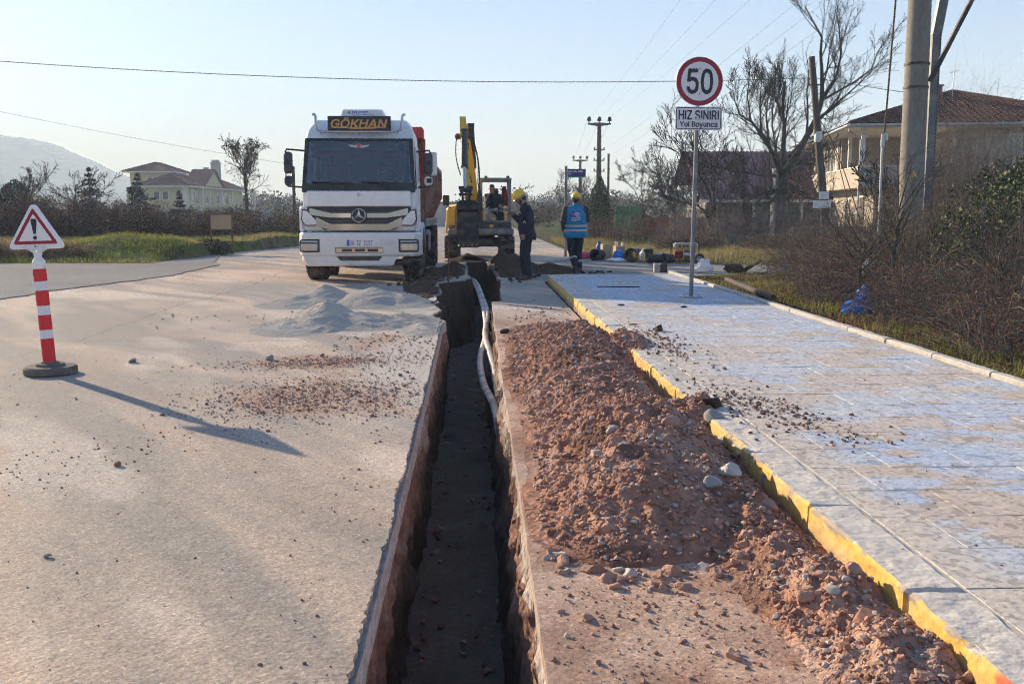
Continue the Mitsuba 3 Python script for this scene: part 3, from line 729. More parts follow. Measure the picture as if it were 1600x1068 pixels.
for (x, y), s_, m in [((-1.98, 9.55), .055, 'm_rock_grey'), ((-3.25, 9.45), .05, 'm_rock_grey'), ((-1.78, 4.06), .022, 'm_rock_grey'), ((-2.02, 5.55), .03, 'm_rock_brown'), ((-1.5, 9.75), .04, 'm_rock_brown'), ((-2.6, 12.3), .05, 'm_rock_brown')]:
    tag(place_rock(int(r.integers(14)), (x, y, s_ * .4), s_, m, name('road_stone'), r.uniform(0, 360)), ROADLAB.pop(0), 'stone')

# ------------------------------------------------------------------ grey sand piles
PILE = []
def pile(cx, cy, lobes, x0, x1, y0, y1, seed, st=.035):
    px, py = np.meshgrid(np.arange(x0, x1, st), np.arange(y0, y1, st), indexing='ij')
    z = np.zeros_like(px)
    for (a, b, rx, ry, h) in lobes:
        d = np.sqrt(((px - a) / rx) ** 2 + ((py - b) / ry) ** 2)
        z = np.maximum(z, h * np.clip(1 - d, 0, 1) ** 1.15)
    z = z + (n2(px, py, 2.2, seed) - .5) * .12 * np.clip(z / .1, 0, 1) + (n2(px, py, 10, seed + 1) - .5) * .035 * np.clip(z / .02, 0, 1) - .006
    v = np.stack([px, py, z], -1).reshape(-1, 3); f = grid_faces(*px.shape)
    keep = (v[f][:, :, 2] > -.004).any(1) & ~np.isin(f, np.nonzero(shapely.contains_xy(hole.buffer(.01), v[:, 0], v[:, 1]))[0]).any(1)
    PILE.append(v[(v[:, 2] > .015)]); mb = MB(); mb.add(v, f[keep]); return mb
tag(pile(0, 0, [(-2.35, 15.6, .8, 1.0, .29), (-1.6, 15.5, .95, 1.1, .26), (-1.1, 15.3, .6, .8, .16), (-2.7, 15.2, .7, .8, .14)], -3.5, -.45, 13.9, 17, 81).put('sand_pile', 'm_sand', smooth=True),
    'back pile of grey sand on the road in front of the truck', 'sand pile')
tag(pile(0, 0, [(-1.9, 12.75, .64, 1.2, .31), (-1.45, 12.6, .8, .9, .17), (-.95, 12.9, .7, .9, .10), (-.65, 12.2, .35, 1.2, .05), (-2.2, 12.4, .6, 1.2, .12)], -2.9, -.43, 11, 14.1, 91).put('sand_pile', 'm_sand', smooth=True),
    'front pile of grey sand spreading to the trench edge', 'sand pile')
r = np.random.default_rng(66); mb = MB(); q = np.concatenate(PILE); q = q[r.integers(len(q), size=5200)] + r.normal(size=(5200, 3)) * [.02, .02, .002]
GRY = np.array([(.42, .40, .37), (.33, .31, .29), (.48, .45, .42), (.27, .25, .235)])
scatter(mb, q, .003 + .009 * r.random(5200) ** 3, GRY[r.integers(4, size=5200)], TINY, r)
tag(mb.put('sand_grains', 'm_vcol'), 'coarse grains lying on the two grey sand piles', 'gravel', kind='stuff')
r = np.random.default_rng(67); mb = MB(); n = 420; q = np.column_stack([r.uniform(-.36, .14, n), 2.5 + 15 * r.random(n) ** 1.3, np.full(n, -.985)])
edge = r.random(n) < .6; q[edge, 0] = np.where(r.random(edge.sum()) < .5, -.34 + np.abs(r.normal(size=edge.sum())) * .05, .12 - np.abs(r.normal(size=edge.sum())) * .05)
scatter(mb, q, .006 + .03 * r.random(n) ** 3, SOILC[r.integers(6, size=n)] * .7, SMALL, r)
tag(mb.put('trench_clods', 'm_vcol'), 'clods fallen from the sides onto the trench bed', 'clods of soil', kind='stuff')
# dark spoil by the excavator
def spoil(lobes, x0, x1, y0, y1, seed, st=.06, mat_='m_darksoil'):
    mb = pile(0, 0, lobes, x0, x1, y0, y1, seed, st)
    return mb
tag(spoil([(.95, 24.3, .8, 2.3, .42), (.72, 26, .45, 1.6, .44), (1.75, 23.6, .9, 1.5, .20), (.75, 22.4, .45, 1.2, .20)], .3, 2.9, 20.7, 28.5, 101).put('spoil_heap', 'm_darksoil', smooth=True),
    'dark brown heap of fresh spoil beside the pit behind the standing man', 'soil heap')
tag(spoil([(-.95, 22.6, .5, 1.6, .16), (-.98, 19.4, .42, 2.4, .12), (-.82, 17.6, .3, 1.6, .09), (-.5, 24, .45, 2.5, .22), (-.2, 28.2, .7, .8, .25)], -1.6, .5, 16.2, 29, 111).put('spoil_heap', 'm_darksoil', smooth=True),
    'low dark spoil between the truck wheels and the pit', 'soil heap')
r = np.random.default_rng(8); mb = MB(); pts, szs, cols = [], [], []
DK = np.array([(.07, .048, .034), (.10, .07, .05), (.13, .09, .065), (.055, .04, .03)])
spray(500, -.95, 20.6, .28, 1.2, 0, 0, .015, .075, DK * 1.6)
spray(240, -.8, 18, .2, 1.2, 0, 0, .01, .05, DK * 1.9)
q0 = len(pts)
spray(260, 1.0, 23.2, .4, 1.4, 0, 0, .02, .10, DK)
pts += [(x, y, .02) for x, y in zip(r.normal(2.1, .5, 90), r.normal(22.6, .8, 90))]; szs += list(r.uniform(.01, .08, 90)); cols += [DK[r.integers(4)] for _ in range(90)]
scatter(mb, pts, szs, cols, SMALL, r)
tag(mb.put('spoil_clods', 'm_vcol'), 'broken dark clods strewn around the pit and truck wheel', 'rubble', kind='stuff')
# ------------------------------------------------------------------ tipper truck (local: x right, y back, z up, origin below the bumper)
TR = T().translate([-2.235, 19.5, 0.0]).rotate([0, 0, 1], 0.0)
truck = thing('truck', 'white tipper truck with chrome star grille and black name board', 'truck')
def tp(mb, base, m, parent=None, smooth=35): return mb.put(base, m, parent or truck, smooth, TR)
def mirrored(pts): return [(-x, y, z) for x, y, z in pts]
# cab shell, hollow, with windscreen and side window openings
def shell(grow, r):
    W1, W2, W3 = 1.10 + grow, 1.06 + grow, .93 + grow
    P = []
    for s_ in (-1, 1):
        P += [(s_ * W1, .16 - grow, 1.02 - grow), (s_ * W1, .20 - grow, 1.80), (s_ * W2, .42 - grow, 2.78), (s_ * (W2 - .02), .60 - grow, 3.02 + grow), (s_ * W3, .85, 3.20 + grow),
              (s_ * W3, 1.98 + grow, 3.22 + grow), (s_ * (W2 - .02), 2.0 + grow, 2.9), (s_ * W1, 2.0 + grow, 1.02 - grow)]
    return hull(P, r, 12)
outer, inner = shell(-.07, .07), shell(-.12, .07)
ws = m3.Manifold.hull_points([(x, y, z) for x, z in ((-1.0, 1.86), (1.0, 1.86), (-.955, 2.74), (.955, 2.74)) for y in (-.2, .62)])
sw = m3.Manifold.hull_points([(x, y, z) for y, z in ((.42, 1.98), (1.36, 1.98), (.60, 2.62), (1.36, 2.66)) for x in (-1.5, 1.5)])
cab_m = outer - inner - ws - sw
mb = MB(); mb.man(cab_m)
cab = tp(mb, 'cab', 'm_truck_white', smooth=30)
def wsy(z): return .13 + (z - 1.80) * (.22 / .98) + .035
# black gasket round the screen, glass, sun visor strip
out = sg.Polygon([(-1.075, 1.79), (1.075, 1.79), (1.02, 2.79), (-1.02, 2.79)]).buffer(.02)
inn = sg.Polygon([(-.985, 1.97), (.985, 1.97), (.93, 2.73), (-.93, 2.73)]).buffer(.035)
def slanted(poly, d0, d1):
    b = MB(); b.prism(poly, 0, 1, 'y')
    b.v = [np.column_stack([v[:, 0], wsy(v[:, 2]) + d0 + v[:, 1] * (d1 - d0) + .06 * np.clip(np.abs(v[:, 0]) - .8, 0, 1), v[:, 2]]) for v in b.v]
    return b
tp(slanted(out.difference(inn), -.085, -.02), 'windscreen_surround', 'm_black', cab)
tp(slanted(inn.buffer(.02), -.06, -.054), 'windscreen', 'm_tint', cab, smooth=False)
tp(slanted(sg.box(-.93, 2.58, .93, 2.74), -.050, -.035), 'sun_visor', 'm_grey_plastic', cab)
# pelmet with red fringe, dashboard, seats, steering wheel
fr = [(-.92, 2.58)] + [(-.92 + 1.84 * k / 40, 2.43 + .035 * math.cos(k * 1.57)) for k in range(41)] + [(.92, 2.58)]
tp(slanted(sg.Polygon(fr), -.02, -.008), 'fringe', 'm_curtain', cab)
mb = MB(); mb.man(rbox((0, .62, 1.86), (1.9, .55, .26), .06)); tp(mb, 'dashboard', 'm_dash', cab)
mb = MB(); mb.box((0, 1.93, 2.0), (1.94, .02, 1.7)); mb.box((0, 1.3, 2.93), (1.7, 1.2, .02)); mb.box((0, 1.2, 1.30), (1.94, 1.5, .02))
for x in (-1.0, 1.0): mb.box((x, 1.2, 1.62), (.02, 1.4, .62)); mb.box((x, 1.66, 2.3), (.02, .5, .75))
tp(mb, 'cab_lining', 'm_grey_plastic', cab, smooth=False)
for x in (-.52, .52):
    mb = MB(); mb.man(rbox((x, 1.35, 1.98), (.52, .18, .78), .07)); mb.man(rbox((x, 1.37, 2.42), (.3, .13, .2), .05)); mb.man(rbox((x, 1.12, 1.62), (.52, .5, .18), .06))
    tp(mb, 'cab_seat', 'm_curtain', cab)
mb = MB()
a = np.linspace(0, 2 * np.pi, 25); mb.tube([(.55 + .22 * math.cos(q), .80 + .1 * math.sin(q), 2.02 + .19 * math.sin(q)) for q in a], .018, 6, False)
mb.bar((.36, .8, 2.02), (.74, .8, 2.02), .04); mb.cyl((.55, .8, 2.02), (.55, .7, 1.9), .035)
tp(mb, 'steering_wheel', 'm_black', cab)
mb = MB(); mb.prism([(-.34, 2.685), (-.1, 2.672), (-.05, 2.70), (.05, 2.70), (.1, 2.672), (.34, 2.685), (.26, 2.645), (.1, 2.628), (-.1, 2.628), (-.26, 2.645)], 0, .006, 'y'); 
mb.v = [np.column_stack([v[:, 0] * .62, wsy(2.66) - .078 + v[:, 1], v[:, 2]]) for v in mb.v]
wb = tp(mb, 'winged_badge', 'm_steel', cab, smooth=False)
mb = MB(); mb.add(*disk_y((0, wsy(2.66) - .084, 2.663), .04, 20)); tp(mb, 'badge_roundel', 'm_red', wb, smooth=False)
for x0, x1 in ((-.30, -.92), (.62, .05)):
    mb = MB(); mb.bar((x0, wsy(1.84) - .11, 1.86), (x0 * .5 + x1 * .5 + .05, wsy(1.95) - .10, 1.955), .02, .02)
    mb.bar((x1, wsy(1.985) - .10, 1.975), (x0 + .18 * (1 if x0 > x1 else -1), wsy(1.945) - .10, 1.955), .025, .02)
    tp(mb, 'wiper', 'm_black', cab, smooth=False)
# side glass, door seams, handles
for s_ in (-1, 1):
    mb = MB()
    P = [(.46, 2.0), (1.33, 2.0), (1.33, 2.64), (.62, 2.6)]
    mb.prism(P, 0, .005, 'x'); mb.v = [v + [s_ * 1.045 - (0.03 * (v[:, 2:] - 2.0))[:, 0:1] * [s_] * 1 if False else s_ * 1.04, 0, 0] for v in mb.v]
    tp(mb, 'side_window', 'm_tint', cab, smooth=False)
    mb = MB(); mb.prism(sg.Polygon([(.36, 1.10), (1.42, 1.10), (1.42, 2.72), (.62, 2.66), (.36, 1.95)]).difference(sg.Polygon([(.44, 1.98), (1.36, 1.98), (1.36, 2.65), (.64, 2.60)])), 0, .02, 'x')
    mb.v = [v + [s_ * (1.105 if s_ > 0 else 1.125) - (0.0), 0, 0] - np.column_stack([s_ * .04 * np.clip(v[:, 2] - 1.8, 0, 1), 0 * v[:, 0], 0 * v[:, 0]]) for v in mb.v]
    d = tp(mb, 'door', 'm_truck_white', cab)
    mb = MB(); mb.box((s_ * 1.13, 1.22, 1.9), (.03, .2, .05), .01); tp(mb, 'handle', 'm_black', d)
    mb = MB(); mb.man(hull([(s_ * 1.08, .28, 1.85), (s_ * 1.03, .50, 2.75)], .035)); tp(mb, 'pillar_trim', 'm_black', cab)
# front flap and faint emblem, grille
mb = MB(); mb.man(rbox((0, .115, 1.645), (2.02, .10, .30), .03)); fl = tp(mb, 'front_flap', 'm_truck_white', cab)
mb = MB(); mb.add(*disk_y((0, .062, 1.72), .042, 24)); tp(mb, 'flap_badge', 'm_steel', fl, smooth=False)
gpoly = sg.Polygon([(-1.0, 1.49), (1.0, 1.49), (1.0, 1.42), (.80, 1.13), (.68, 1.05), (-.68, 1.05), (-.80, 1.13), (-1.0, 1.42)])
mb = MB(); mb.prism(gpoly, .095, .30, 'y'); gr = tp(mb, 'grille', 'm_black', cab)
def band(zc_side, zc_mid, w_side, w_mid, xs):
    top, bot = [], []
    for x in np.linspace(-xs, xs, 41):
        k = min(1, max(0, (abs(x) - .55) / (xs - .55)))
        top.append((x, zc_mid + w_mid / 2 + (zc_side - zc_mid) * k + (w_side - w_mid) / 2 * k)); bot.append((x, zc_mid - w_mid / 2 + (zc_side - zc_mid) * k - (w_side - w_mid) / 2 * k))
    return sg.Polygon(top + bot[::-1])
for zc, zs, wm, wsd, xs in ((1.325, 1.40, .085, .13, .95), (1.10, 1.21, .12, .17, .83)):
    mb = MB(); bp = band(zs, zc, wsd, wm, xs)
    mb.prism(bp, .055, .12, 'y'); tp(mb, 'chrome_bar', 'm_chrome', gr)
for zc, zs in ((1.385, 1.455), (1.215, 1.29)):
    mb = MB(); mb.prism(band(zs, zc, .02, .035, .86), .075, .12, 'y'); tp(mb, 'grille_slat', 'm_grey_plastic', gr)
# three pointed star in its ring
em = MB(); a = np.linspace(0, 2 * np.pi, 41)
em.add(*disk_y((0, .044, 1.325), .158, 36, depth=.03)); eb = tp(em, 'emblem_dish', 'm_black', gr, smooth=False)
em = MB(); em.tube([(.128 * math.cos(q), .036, 1.325 + .128 * math.sin(q)) for q in a], .0135, 8, False)
for k in range(3):
    th = math.pi / 2 + k * 2 * math.pi / 3; d = np.array([math.cos(th), math.sin(th)]); p = np.array([-d[1], d[0]])
    tip, l, r_ = d * .125, p * .030, -p * .030
    ctr = [0, .020, 1.325]
    v = np.array([[tip[0], .036, 1.325 + tip[1]], [l[0], .036, 1.325 + l[1]], [r_[0], .036, 1.325 + r_[1]], ctr])
    em.add(v, [[0, 1, 3], [0, 3, 2]])
tp(em, 'star_emblem', 'm_chrome', gr, smooth=False)
for s_ in (-1, 1):
    P = [(1.00 * s_, 1.40), (.78 * s_, 1.155), (1.03 * s_, 1.15), (1.09 * s_, 1.24), (1.075 * s_, 1.415)]
    mb = MB(); mb.prism(sg.Polygon(P).buffer(.028), .085, .24, 'y'); gk = tp(mb, 'corner_gasket', 'm_black', cab)
    mb = MB(); mb.prism(sg.Polygon(P).buffer(-.005).buffer(.012), .07, .25, 'y'); tp(mb, 'corner_panel', 'm_truck_white', cab)
    # corner deflector block and wheel fairing behind the bumper
    mb = MB(); mb.man(hull([(s_ * 1.12, .2, 1.05), (s_ * 1.12, .2, 1.45), (s_ * 1.10, .75, 1.05), (s_ * 1.10, .75, 1.45)], .05)); tp(mb, 'corner_fairing', 'm_truck_white', cab)
    a = np.linspace(math.radians(8), math.radians(172), 15)
    P = [(1.35 - .70 * math.cos(q), .52 + .66 * math.sin(q)) for q in a] + [(1.35 - .60 * math.cos(q), .52 + .57 * math.sin(q)) for q in a[::-1]]
    mb = MB(); mb.prism(P, *sorted((s_ * .82, s_ * 1.19)), 'x'); tp(mb, 'mudguard', 'm_truck_white')
    for k, z in enumerate((.52, .80)):
        mb = MB(); mb.box((s_ * 1.08, .82, z), (.24, .34, .05), .01); mb.bar((s_ * 1.0, .75, z - .2), (s_ * 1.0, .75, z + .25), .03); tp(mb, 'step', 'm_dark_metal')
# bumper
bm = hull([(s_ * x, y, z) for s_ in (-1, 1) for x, y, z in ((1.06, .05, .58), (1.06, .05, .95), (1.15, .30, .58), (1.15, .30, .95), (1.15, .62, .58), (1.13, .62, .95))], .05, 12)
bl2 = hull([(s_ * x, y, z) for s_ in (-1, 1) for x, y, z in ((.98, .06, .385), (1.05, .07, .52), (1.12, .34, .42), (1.12, .34, .52), (1.12, .5, .52))], .045, 12)
cut = mcube((0, .0, .75), (.98, .30, .20))
lowcut = m3.Manifold.hull_points([(x, y, z) for x, z in ((-.47, .565), (.47, .565), (-.37, .45), (.37, .45)) for y in (-.2, .22)])
brk = m3.Manifold.hull_points([(x, y, z) for x, z in ((.62, .30), (.70, .47), (.80, .53), (1.4, .56), (1.4, .30)) for y in (-.3, 1)])
hl = mcube((.96, 0, .742), (.40, .22, .255)); hr = mcube((-.96, 0, .742), (.40, .22, .255))
cut = mcube((0, -.02, .655), (.94, .16, .115))
mb = MB(); mb.man(bm - cut - hl - hr); bump = tp(mb, 'bumper', 'm_truck_white', smooth=30)
mb = MB(); mb.man(bl2 - brk - lowcut); tp(mb, 'bumper_skirt', 'm_truck_white', bump, smooth=30)
mb = MB(); mb.man(hull([(.72, .16, .41), (1.1, .20, .44), (1.12, .35, .44), (.72, .3, .41)], .06)); tag(tp(mb, 'skirt_bracket', 'm_dark_metal', bump), 'bare brown bracket where the bumper skirt is broken away')
mb = MB(); mb.prism([(-.49, .58), (.49, .58), (.40, .435), (-.40, .435)], .10, .16, 'y'); mb.box((0, .07, .515), (.80, .06, .015)); tp(mb, 'air_intake', 'm_grey_plastic', bump)
mb = MB(); mb.box((0, .045, .655), (.92, .03, .095), .008); st = tp(mb, 'bumper_step', 'm_chrome', bump)
for x in (-.20, .05, .30):
    mb = MB(); mb.box((x - .04, .026, .655), (.20, .02, .05), .004); tp(mb, 'tread_slot', 'm_black', st)
for s_ in (-1, 1):
    mb = MB(); mb.man(rbox((s_ * .96, .07, .742), (.385, .14, .24), .03)); h = tp(mb, 'headlight', 'm_grey_plastic', bump)
    mb = MB(); mb.man(rbox((s_ * .965, .03, .715), (.335, .10, .15), .025)); tp(mb, 'headlamp_lens', 'm_headlight', h)
    mb = MB(); mb.man(rbox((s_ * .955, .03, .825), (.33, .09, .045), .018)); tp(mb, 'indicator_lens', 'm_headlight', h)
    for k, (dx, r_) in enumerate(((-.07, .052), (.055, .045))):
        mb = MB(); mb.add(*disk_y((s_ * .965 + dx, -.0225, .715), r_, 20, depth=.006)); tp(mb, 'reflector', 'm_chrome', h, smooth=False)
# number plate
mb = MB(); mb.box((.03, -.008, .795), (.56, .016, .145), .004); pl = tp(mb, 'number_plate', 'm_sign_white', bump, smooth=False)
mb = MB(); mb.box((-.212, -.0175, .795), (.05, .005, .115)); tp(mb, 'plate_band', 'm_blue_ink', pl, smooth=False)
for s_, x, w in (('34', -.135, .08), ('TZ', -.01, .085), ('2157', .175, .17)):
    v, f = text(s_, .098, .004, False, width=w); mb = MB(); mb.add(v + [x, -.0185, .795], f); tp(mb, 'plate_lettering', 'm_ink', pl, smooth=False)
# roof: name board, air conditioner, chrome light bar
mb = MB(); mb.box((.005, .40, 3.085), (1.22, .08, .305), .008); nb = tp(mb, 'name_board', 'm_ink', cab, smooth=False)
v, f = text('GÖKHAN', .15, .01, True, shear=.22, width=1.10)
mb = MB(); mb.add(v + [.005, .357, 3.115], f)
letters = tp(mb, 'lettering', 'm_letter_orange', nb, smooth=False)
mb = MB(); mb.prism([(-.55, 3.025), (-.3, 3.035), (-.2, 3.02), (.5, 3.032), (.56, 3.018), (.3, 3.008), (.34, 2.998), (-.1, 2.99), (-.24, 3.005), (-.50, 3.008)], .352, .358, 'y'); tp(mb, 'swoosh', 'm_letter_orange', nb, smooth=False)
mb = MB(); mb.box((.005, .40, 2.925), (1.22, .05, .02)); tp(mb, 'board_rail', 'm_steel', nb, smooth=False)
mb = MB(); mb.man(hull([(x, y, z) for x, z in ((-.36, 3.24), (.44, 3.24), (-.33, 3.36), (.40, 3.36)) for y in (.68, 1.55)], .035)); ac = tp(mb, 'roof_air_conditioner', 'm_truck_white', cab)
v, f = text('CSAFKAR', .055, .003, True, shear=.3, width=.40); mb = MB()
mb.prism([(-.26, 3.33), (-.19, 3.365), (-.205, 3.33), (-.19, 3.30)], .641, .645, 'y')
for k in range(9): mb.box((-.15 + .036 * k, .643, 3.34), (.024, .004, .035 if k not in (3, 5) else .022))
for k in range(12): mb.box((-.14 + .036 * k, .643, 3.295), (.02, .004, .012 if k % 3 else .02))
tp(mb, 'unit_lettering', 'm_blue_ink', ac, smooth=False)
lb = []
for s_ in (-1, 1):
    lb += [[(0, .33, 2.935), (s_ * .70, .33, 2.935), (s_ * .80, .35, 2.97), (s_ * .835, .37, 3.06), (s_ * .84, .39, 3.24), (s_ * .865, .40, 3.27), (s_ * .90, .40, 3.268)]]
mb = MB()
for l in lb: mb.tube(l, .026, 10)
for x in (-.75, -.4, .0, .4, .75): mb.cyl((x, .33, 2.93), (x, .45, 2.90), .012, sides=6)
tp(mb, 'light_bar', 'm_chrome', cab, smooth=60)
for x in (-1.0, 1.0):
    mb = MB(); mb.man(rbox((x, .7, 2.98), (.06, .10, .035), .012)); tp(mb, 'marker_light', 'm_rust', cab)
# mirrors
for s_ in (-1, 1):
    yM = .05 if s_ < 0 else .38
    X = s_ * 1.335
    mb = MB(); mb.tube([(s_ * 1.02, yM + .3, 2.57), (X + s_ * .02, yM + .02, 2.585), (X + s_ * .045, yM, 2.54), (X + s_ * .045, yM, 1.92), (X + s_ * .01, yM, 1.885), (s_ * 1.06, yM + .25, 1.865)], .017, 8)
    mr = tp(mb, 'mirror_arm', 'm_black', cab, smooth=60)
    mb = MB(); mb.man(rbox((X, yM + .03, 2.33), (.17, .10, .42), .06)); h = tp(mb, 'mirror_housing', 'm_grey_plastic', cab)
    mb = MB(); mb.man(rbox((X, yM + .075, 2.33), (.135, .02, .37), .009)); tp(mb, 'mirror_glass', 'm_chrome', h)
    mb = MB(); mb.man(rbox((X, yM + .03, 1.99), (.16, .09, .19), .055)); h = tp(mb, 'mirror_housing', 'm_truck_white' if s_ > 0 else 'm_grey_plastic', cab)
    if s_ > 0:
        mb = MB(); mb.man(rbox((X + .09, yM + .12, 2.33), (.16, .08, .46), .035)); tp(mb, 'mirror_back', 'm_truck_white', cab)
    for z in (2.34, 2.0):
        mb = MB(); mb.box((X + s_ * .02, yM - .03, z), (.10, .05, .09), .012); tp(mb, 'mirror_clamp', 'm_black', cab)
# chassis, tanks, axles
mb = MB()
for x in (-.42, .42): mb.box((x, 4.8, .86), (.08, 8.6, .26))
for y in (.9, 2.4, 4.4, 6, 8.6): mb.box((0, y, .84), (.84, .10, .2))
mb.box((0, 1.35, .55), (1.7, .14, .14), .03); mb.box((0, .7, .5), (.9, .5, .25), .05)
tp(mb, 'chassis', 'm_dark_metal')
mb = MB(); mb.man(rbox((.98, 4.1, .72), (.42, .95, .52), .08)); tp(mb, 'fuel_tank', 'm_grey_paint')
mb = MB(); mb.man(rbox((-.98, 4.1, .72), (.42, .95, .52), .08)); tp(mb, 'battery_box', 'm_dark_metal')
def wheel(x, y, s_, dual=False, steer=0.0):
    R = .515; w = .30
    to = T().translate([-2.235 + x, 19.5 + y, R]).rotate([0, 0, 1], steer)
    prof = [(.30, -w / 2 + .02), (.36, -w / 2), (.47, -w / 2 + .008), (.505, -w / 2 + .045)]
    ntr = 4
    for k in range(ntr + 1):
        a_ = -w / 2 + .05 + (w - .10) * k / ntr
        prof += [(.513, a_ + .006), (.513, a_ + (w - .1) / ntr - .012), (.498, a_ + (w - .1) / ntr - .009), (.498, a_ + (w - .1) / ntr - .001)] if k < ntr else [(.513, a_)]
    prof += [(.505, w / 2 - .045), (.47, w / 2 - .008), (.36, w / 2), (.30, w / 2 - .02)]
    mb = MB(); mb.lathe(prof, sides=48, axis='x')
    for k in range(56):      # shoulder lugs
        a_ = k * 2 * math.pi / 56
        for e in (-1, 1): mb.box((e * (w / 2 - .02), .503 * math.cos(a_), .503 * math.sin(a_)), (.05, .03, .03), rot=rotx(a_))
    tag_ = mb.put('wheel', 'm_rubber', truck, 30, to)
    mb = MB(); mb.lathe([(.0, s_ * .02), (.12, s_ * .03), (.14, s_ * .09), (.10, s_ * .15), (.10, s_ * .16), (0.0, s_ * .165)], sides=20, axis='x')
    mb.lathe([(.14, s_ * .05), (.22, s_ * .02), (.29, s_ * .09), (.305, s_ * .14)], sides=32, axis='x')
    mb.put('rim', 'm_dark_metal', tag_, 40, to)
for y in (1.35, 2.95): 
    for s_ in (-1, 1): wheel(s_ * .985, y, s_, steer=(-7.0 if y < 2 else 0))
for y in (6.35, 7.70):
    for s_ in (-1, 1):
        wheel(s_ * 1.07, y, s_); wheel(s_ * .74, y, s_)
for s_ in (-1, 1):
    for y in (1.95, 3.6, 8.4):
        mb = MB(); mb.box((s_ * .98, y, .62), (.40, .012, .5)); tp(mb, 'mud_flap', 'm_black')
# tipping body
mb = MB()
sec = [(-1.22, 2.46), (-1.25, 2.40), (-1.25, 1.75), (-1.02, 1.24), (1.02, 1.24), (1.25, 1.75), (1.25, 2.40), (1.22, 2.46)]
ring_in = [(-1.18, 2.46), (-1.19, 1.78), (-.99, 1.32), (.99, 1.32), (1.19, 1.78), (1.18, 2.46)]
body = sg.Polygon(sec + ring_in[::-1])
mb.prism(body, 2.75, 8.9, 'y'); mb.prism(sec, 2.68, 2.75, 'y'); mb.prism(sec, 8.9, 8.97, 'y')
box_ = tp(mb, 'tipping_body', 'm_box_red')
for s_ in (-1, 1):
    for y in np.linspace(2.9, 8.7, 8):
        mb = MB(); mb.bar((s_ * 1.285, y, 2.40), (s_ * 1.285, y, 1.73), .10, .07); mb.bar((s_ * 1.275, y, 1.75), (s_ * 1.05, y, 1.22), .10, .07); tp(mb, 'side_rib', 'm_box_red', box_, smooth=False)
    mb = MB(); mb.bar((s_ * 1.27, 2.7, 2.45), (s_ * 1.27, 8.97, 2.45), .12, .12, bevel=.015); tp(mb, 'top_rail', 'm_box_red', box_, smooth=False)
    mb = MB(); mb.bar((s_ * 1.10, 2.7, 1.14), (s_ * 1.10, 8.97, 1.14), .16, .18, bevel=.02); tp(mb, 'lower_rail', 'm_grey_paint', box_, smooth=False)
mb = MB(); mb.box((0, 2.58, 2.5), (2.36, .12, .9)); mb.box((0, 2.46, 3.05), (2.30, .62, .26), .03)
for x in (-1.1, 1.1): mb.bar((x, 2.5, 2.2), (x, 2.5, 2.95), .10)
tp(mb, 'headboard', 'm_red', box_, smooth=False)
for x, y in ((1.16, 2.28), (1.06, 2.36), (-1.16, 2.28)):
    mb = MB(); mb.tube([(x, y, .9), (x, y, 2.75), (x - .05, y + .03, 2.88), (x - .18, y + .1, 2.92)], .028, 8); tp(mb, 'riser_pipe', 'm_rust', truck, smooth=60)
mb = MB(); mb.man(rbox((0, .55, .36), (.7, .4, .10), .03)); tp(mb, 'oil_sump', 'm_dark_metal')
# ------------------------------------------------------------------ tracked excavator facing the camera (local origin on the ground between the track fronts)
EX0 = np.array([0.155, 29.7, 0.0]); EXT = T().translate(EX0.tolist())
exc = thing('excavator', 'yellow and grey tracked excavator with raised boom straddling the trench', 'excavator')
def ep(mb, base, m, parent=None, smooth=35): return mb.put(base, m, parent or exc, smooth, EXT)
for s_ in (-1, 1):
    x = s_ * .82; w = .45
    path = []
    for q in np.linspace(math.pi / 2, 3 * math.pi / 2, 9): path.append((.29 + .29 * math.cos(q), .30 + .29 * math.sin(q)))
    for q in np.linspace(-math.pi / 2, math.pi / 2, 9): path.append((2.4 + .29 * math.cos(q), .30 + .29 * math.sin(q)))
    ring = sg.Polygon(path)
    mb = MB(); mb.prism(ring.buffer(-.02).difference(ring.buffer(-.06)), x - w / 2 + .02, x + w / 2 - .02, 'x'); tr = ep(mb, 'track', 'm_dark_metal')
    L = ring.exterior.length; n = 46
    for k in range(n):
        p, p2 = ring.exterior.interpolate(L * k / n), ring.exterior.interpolate(L * (k + .5) / n)
        ang = math.atan2(p2.y - p.y, p2.x - p.x)
        mb = MB(); mb.box((0, 0, 0), (w, .105, .03), .006); mb.box((0, -.02, -.03), (w, .018, .035))
        mb.xf(mat4(rotx(ang), (x, p.x, p.y)))
        ep(mb, 'track_shoe', 'm_rubber' if k % 3 else 'm_dark_metal', tr, smooth=False)
    mb = MB(); mb.box((x, 1.35, .32), (.26, 2.1, .22), .03)
    for y in (.29, 2.4): mb.lathe([(0, -.14), (.2, -.14), (.25, -.1), (.25, .1), (.2, .14), (0, .14)], (x, y, .30), 24, 'x')
    for y in np.linspace(.75, 1.95, 4): mb.lathe([(0, -.12), (.1, -.12), (.1, .12), (0, .12)], (x, y, .12), 14, 'x')
    ep(mb, 'track_frame', 'm_dark_metal')
mb = MB(); mb.box((0, 1.35, .45), (1.3, 1.1, .26), .04); mb.cyl((0, 1.35, .5), (0, 1.35, .68), .48, sides=32); ep(mb, 'undercarriage', 'm_dark_metal')

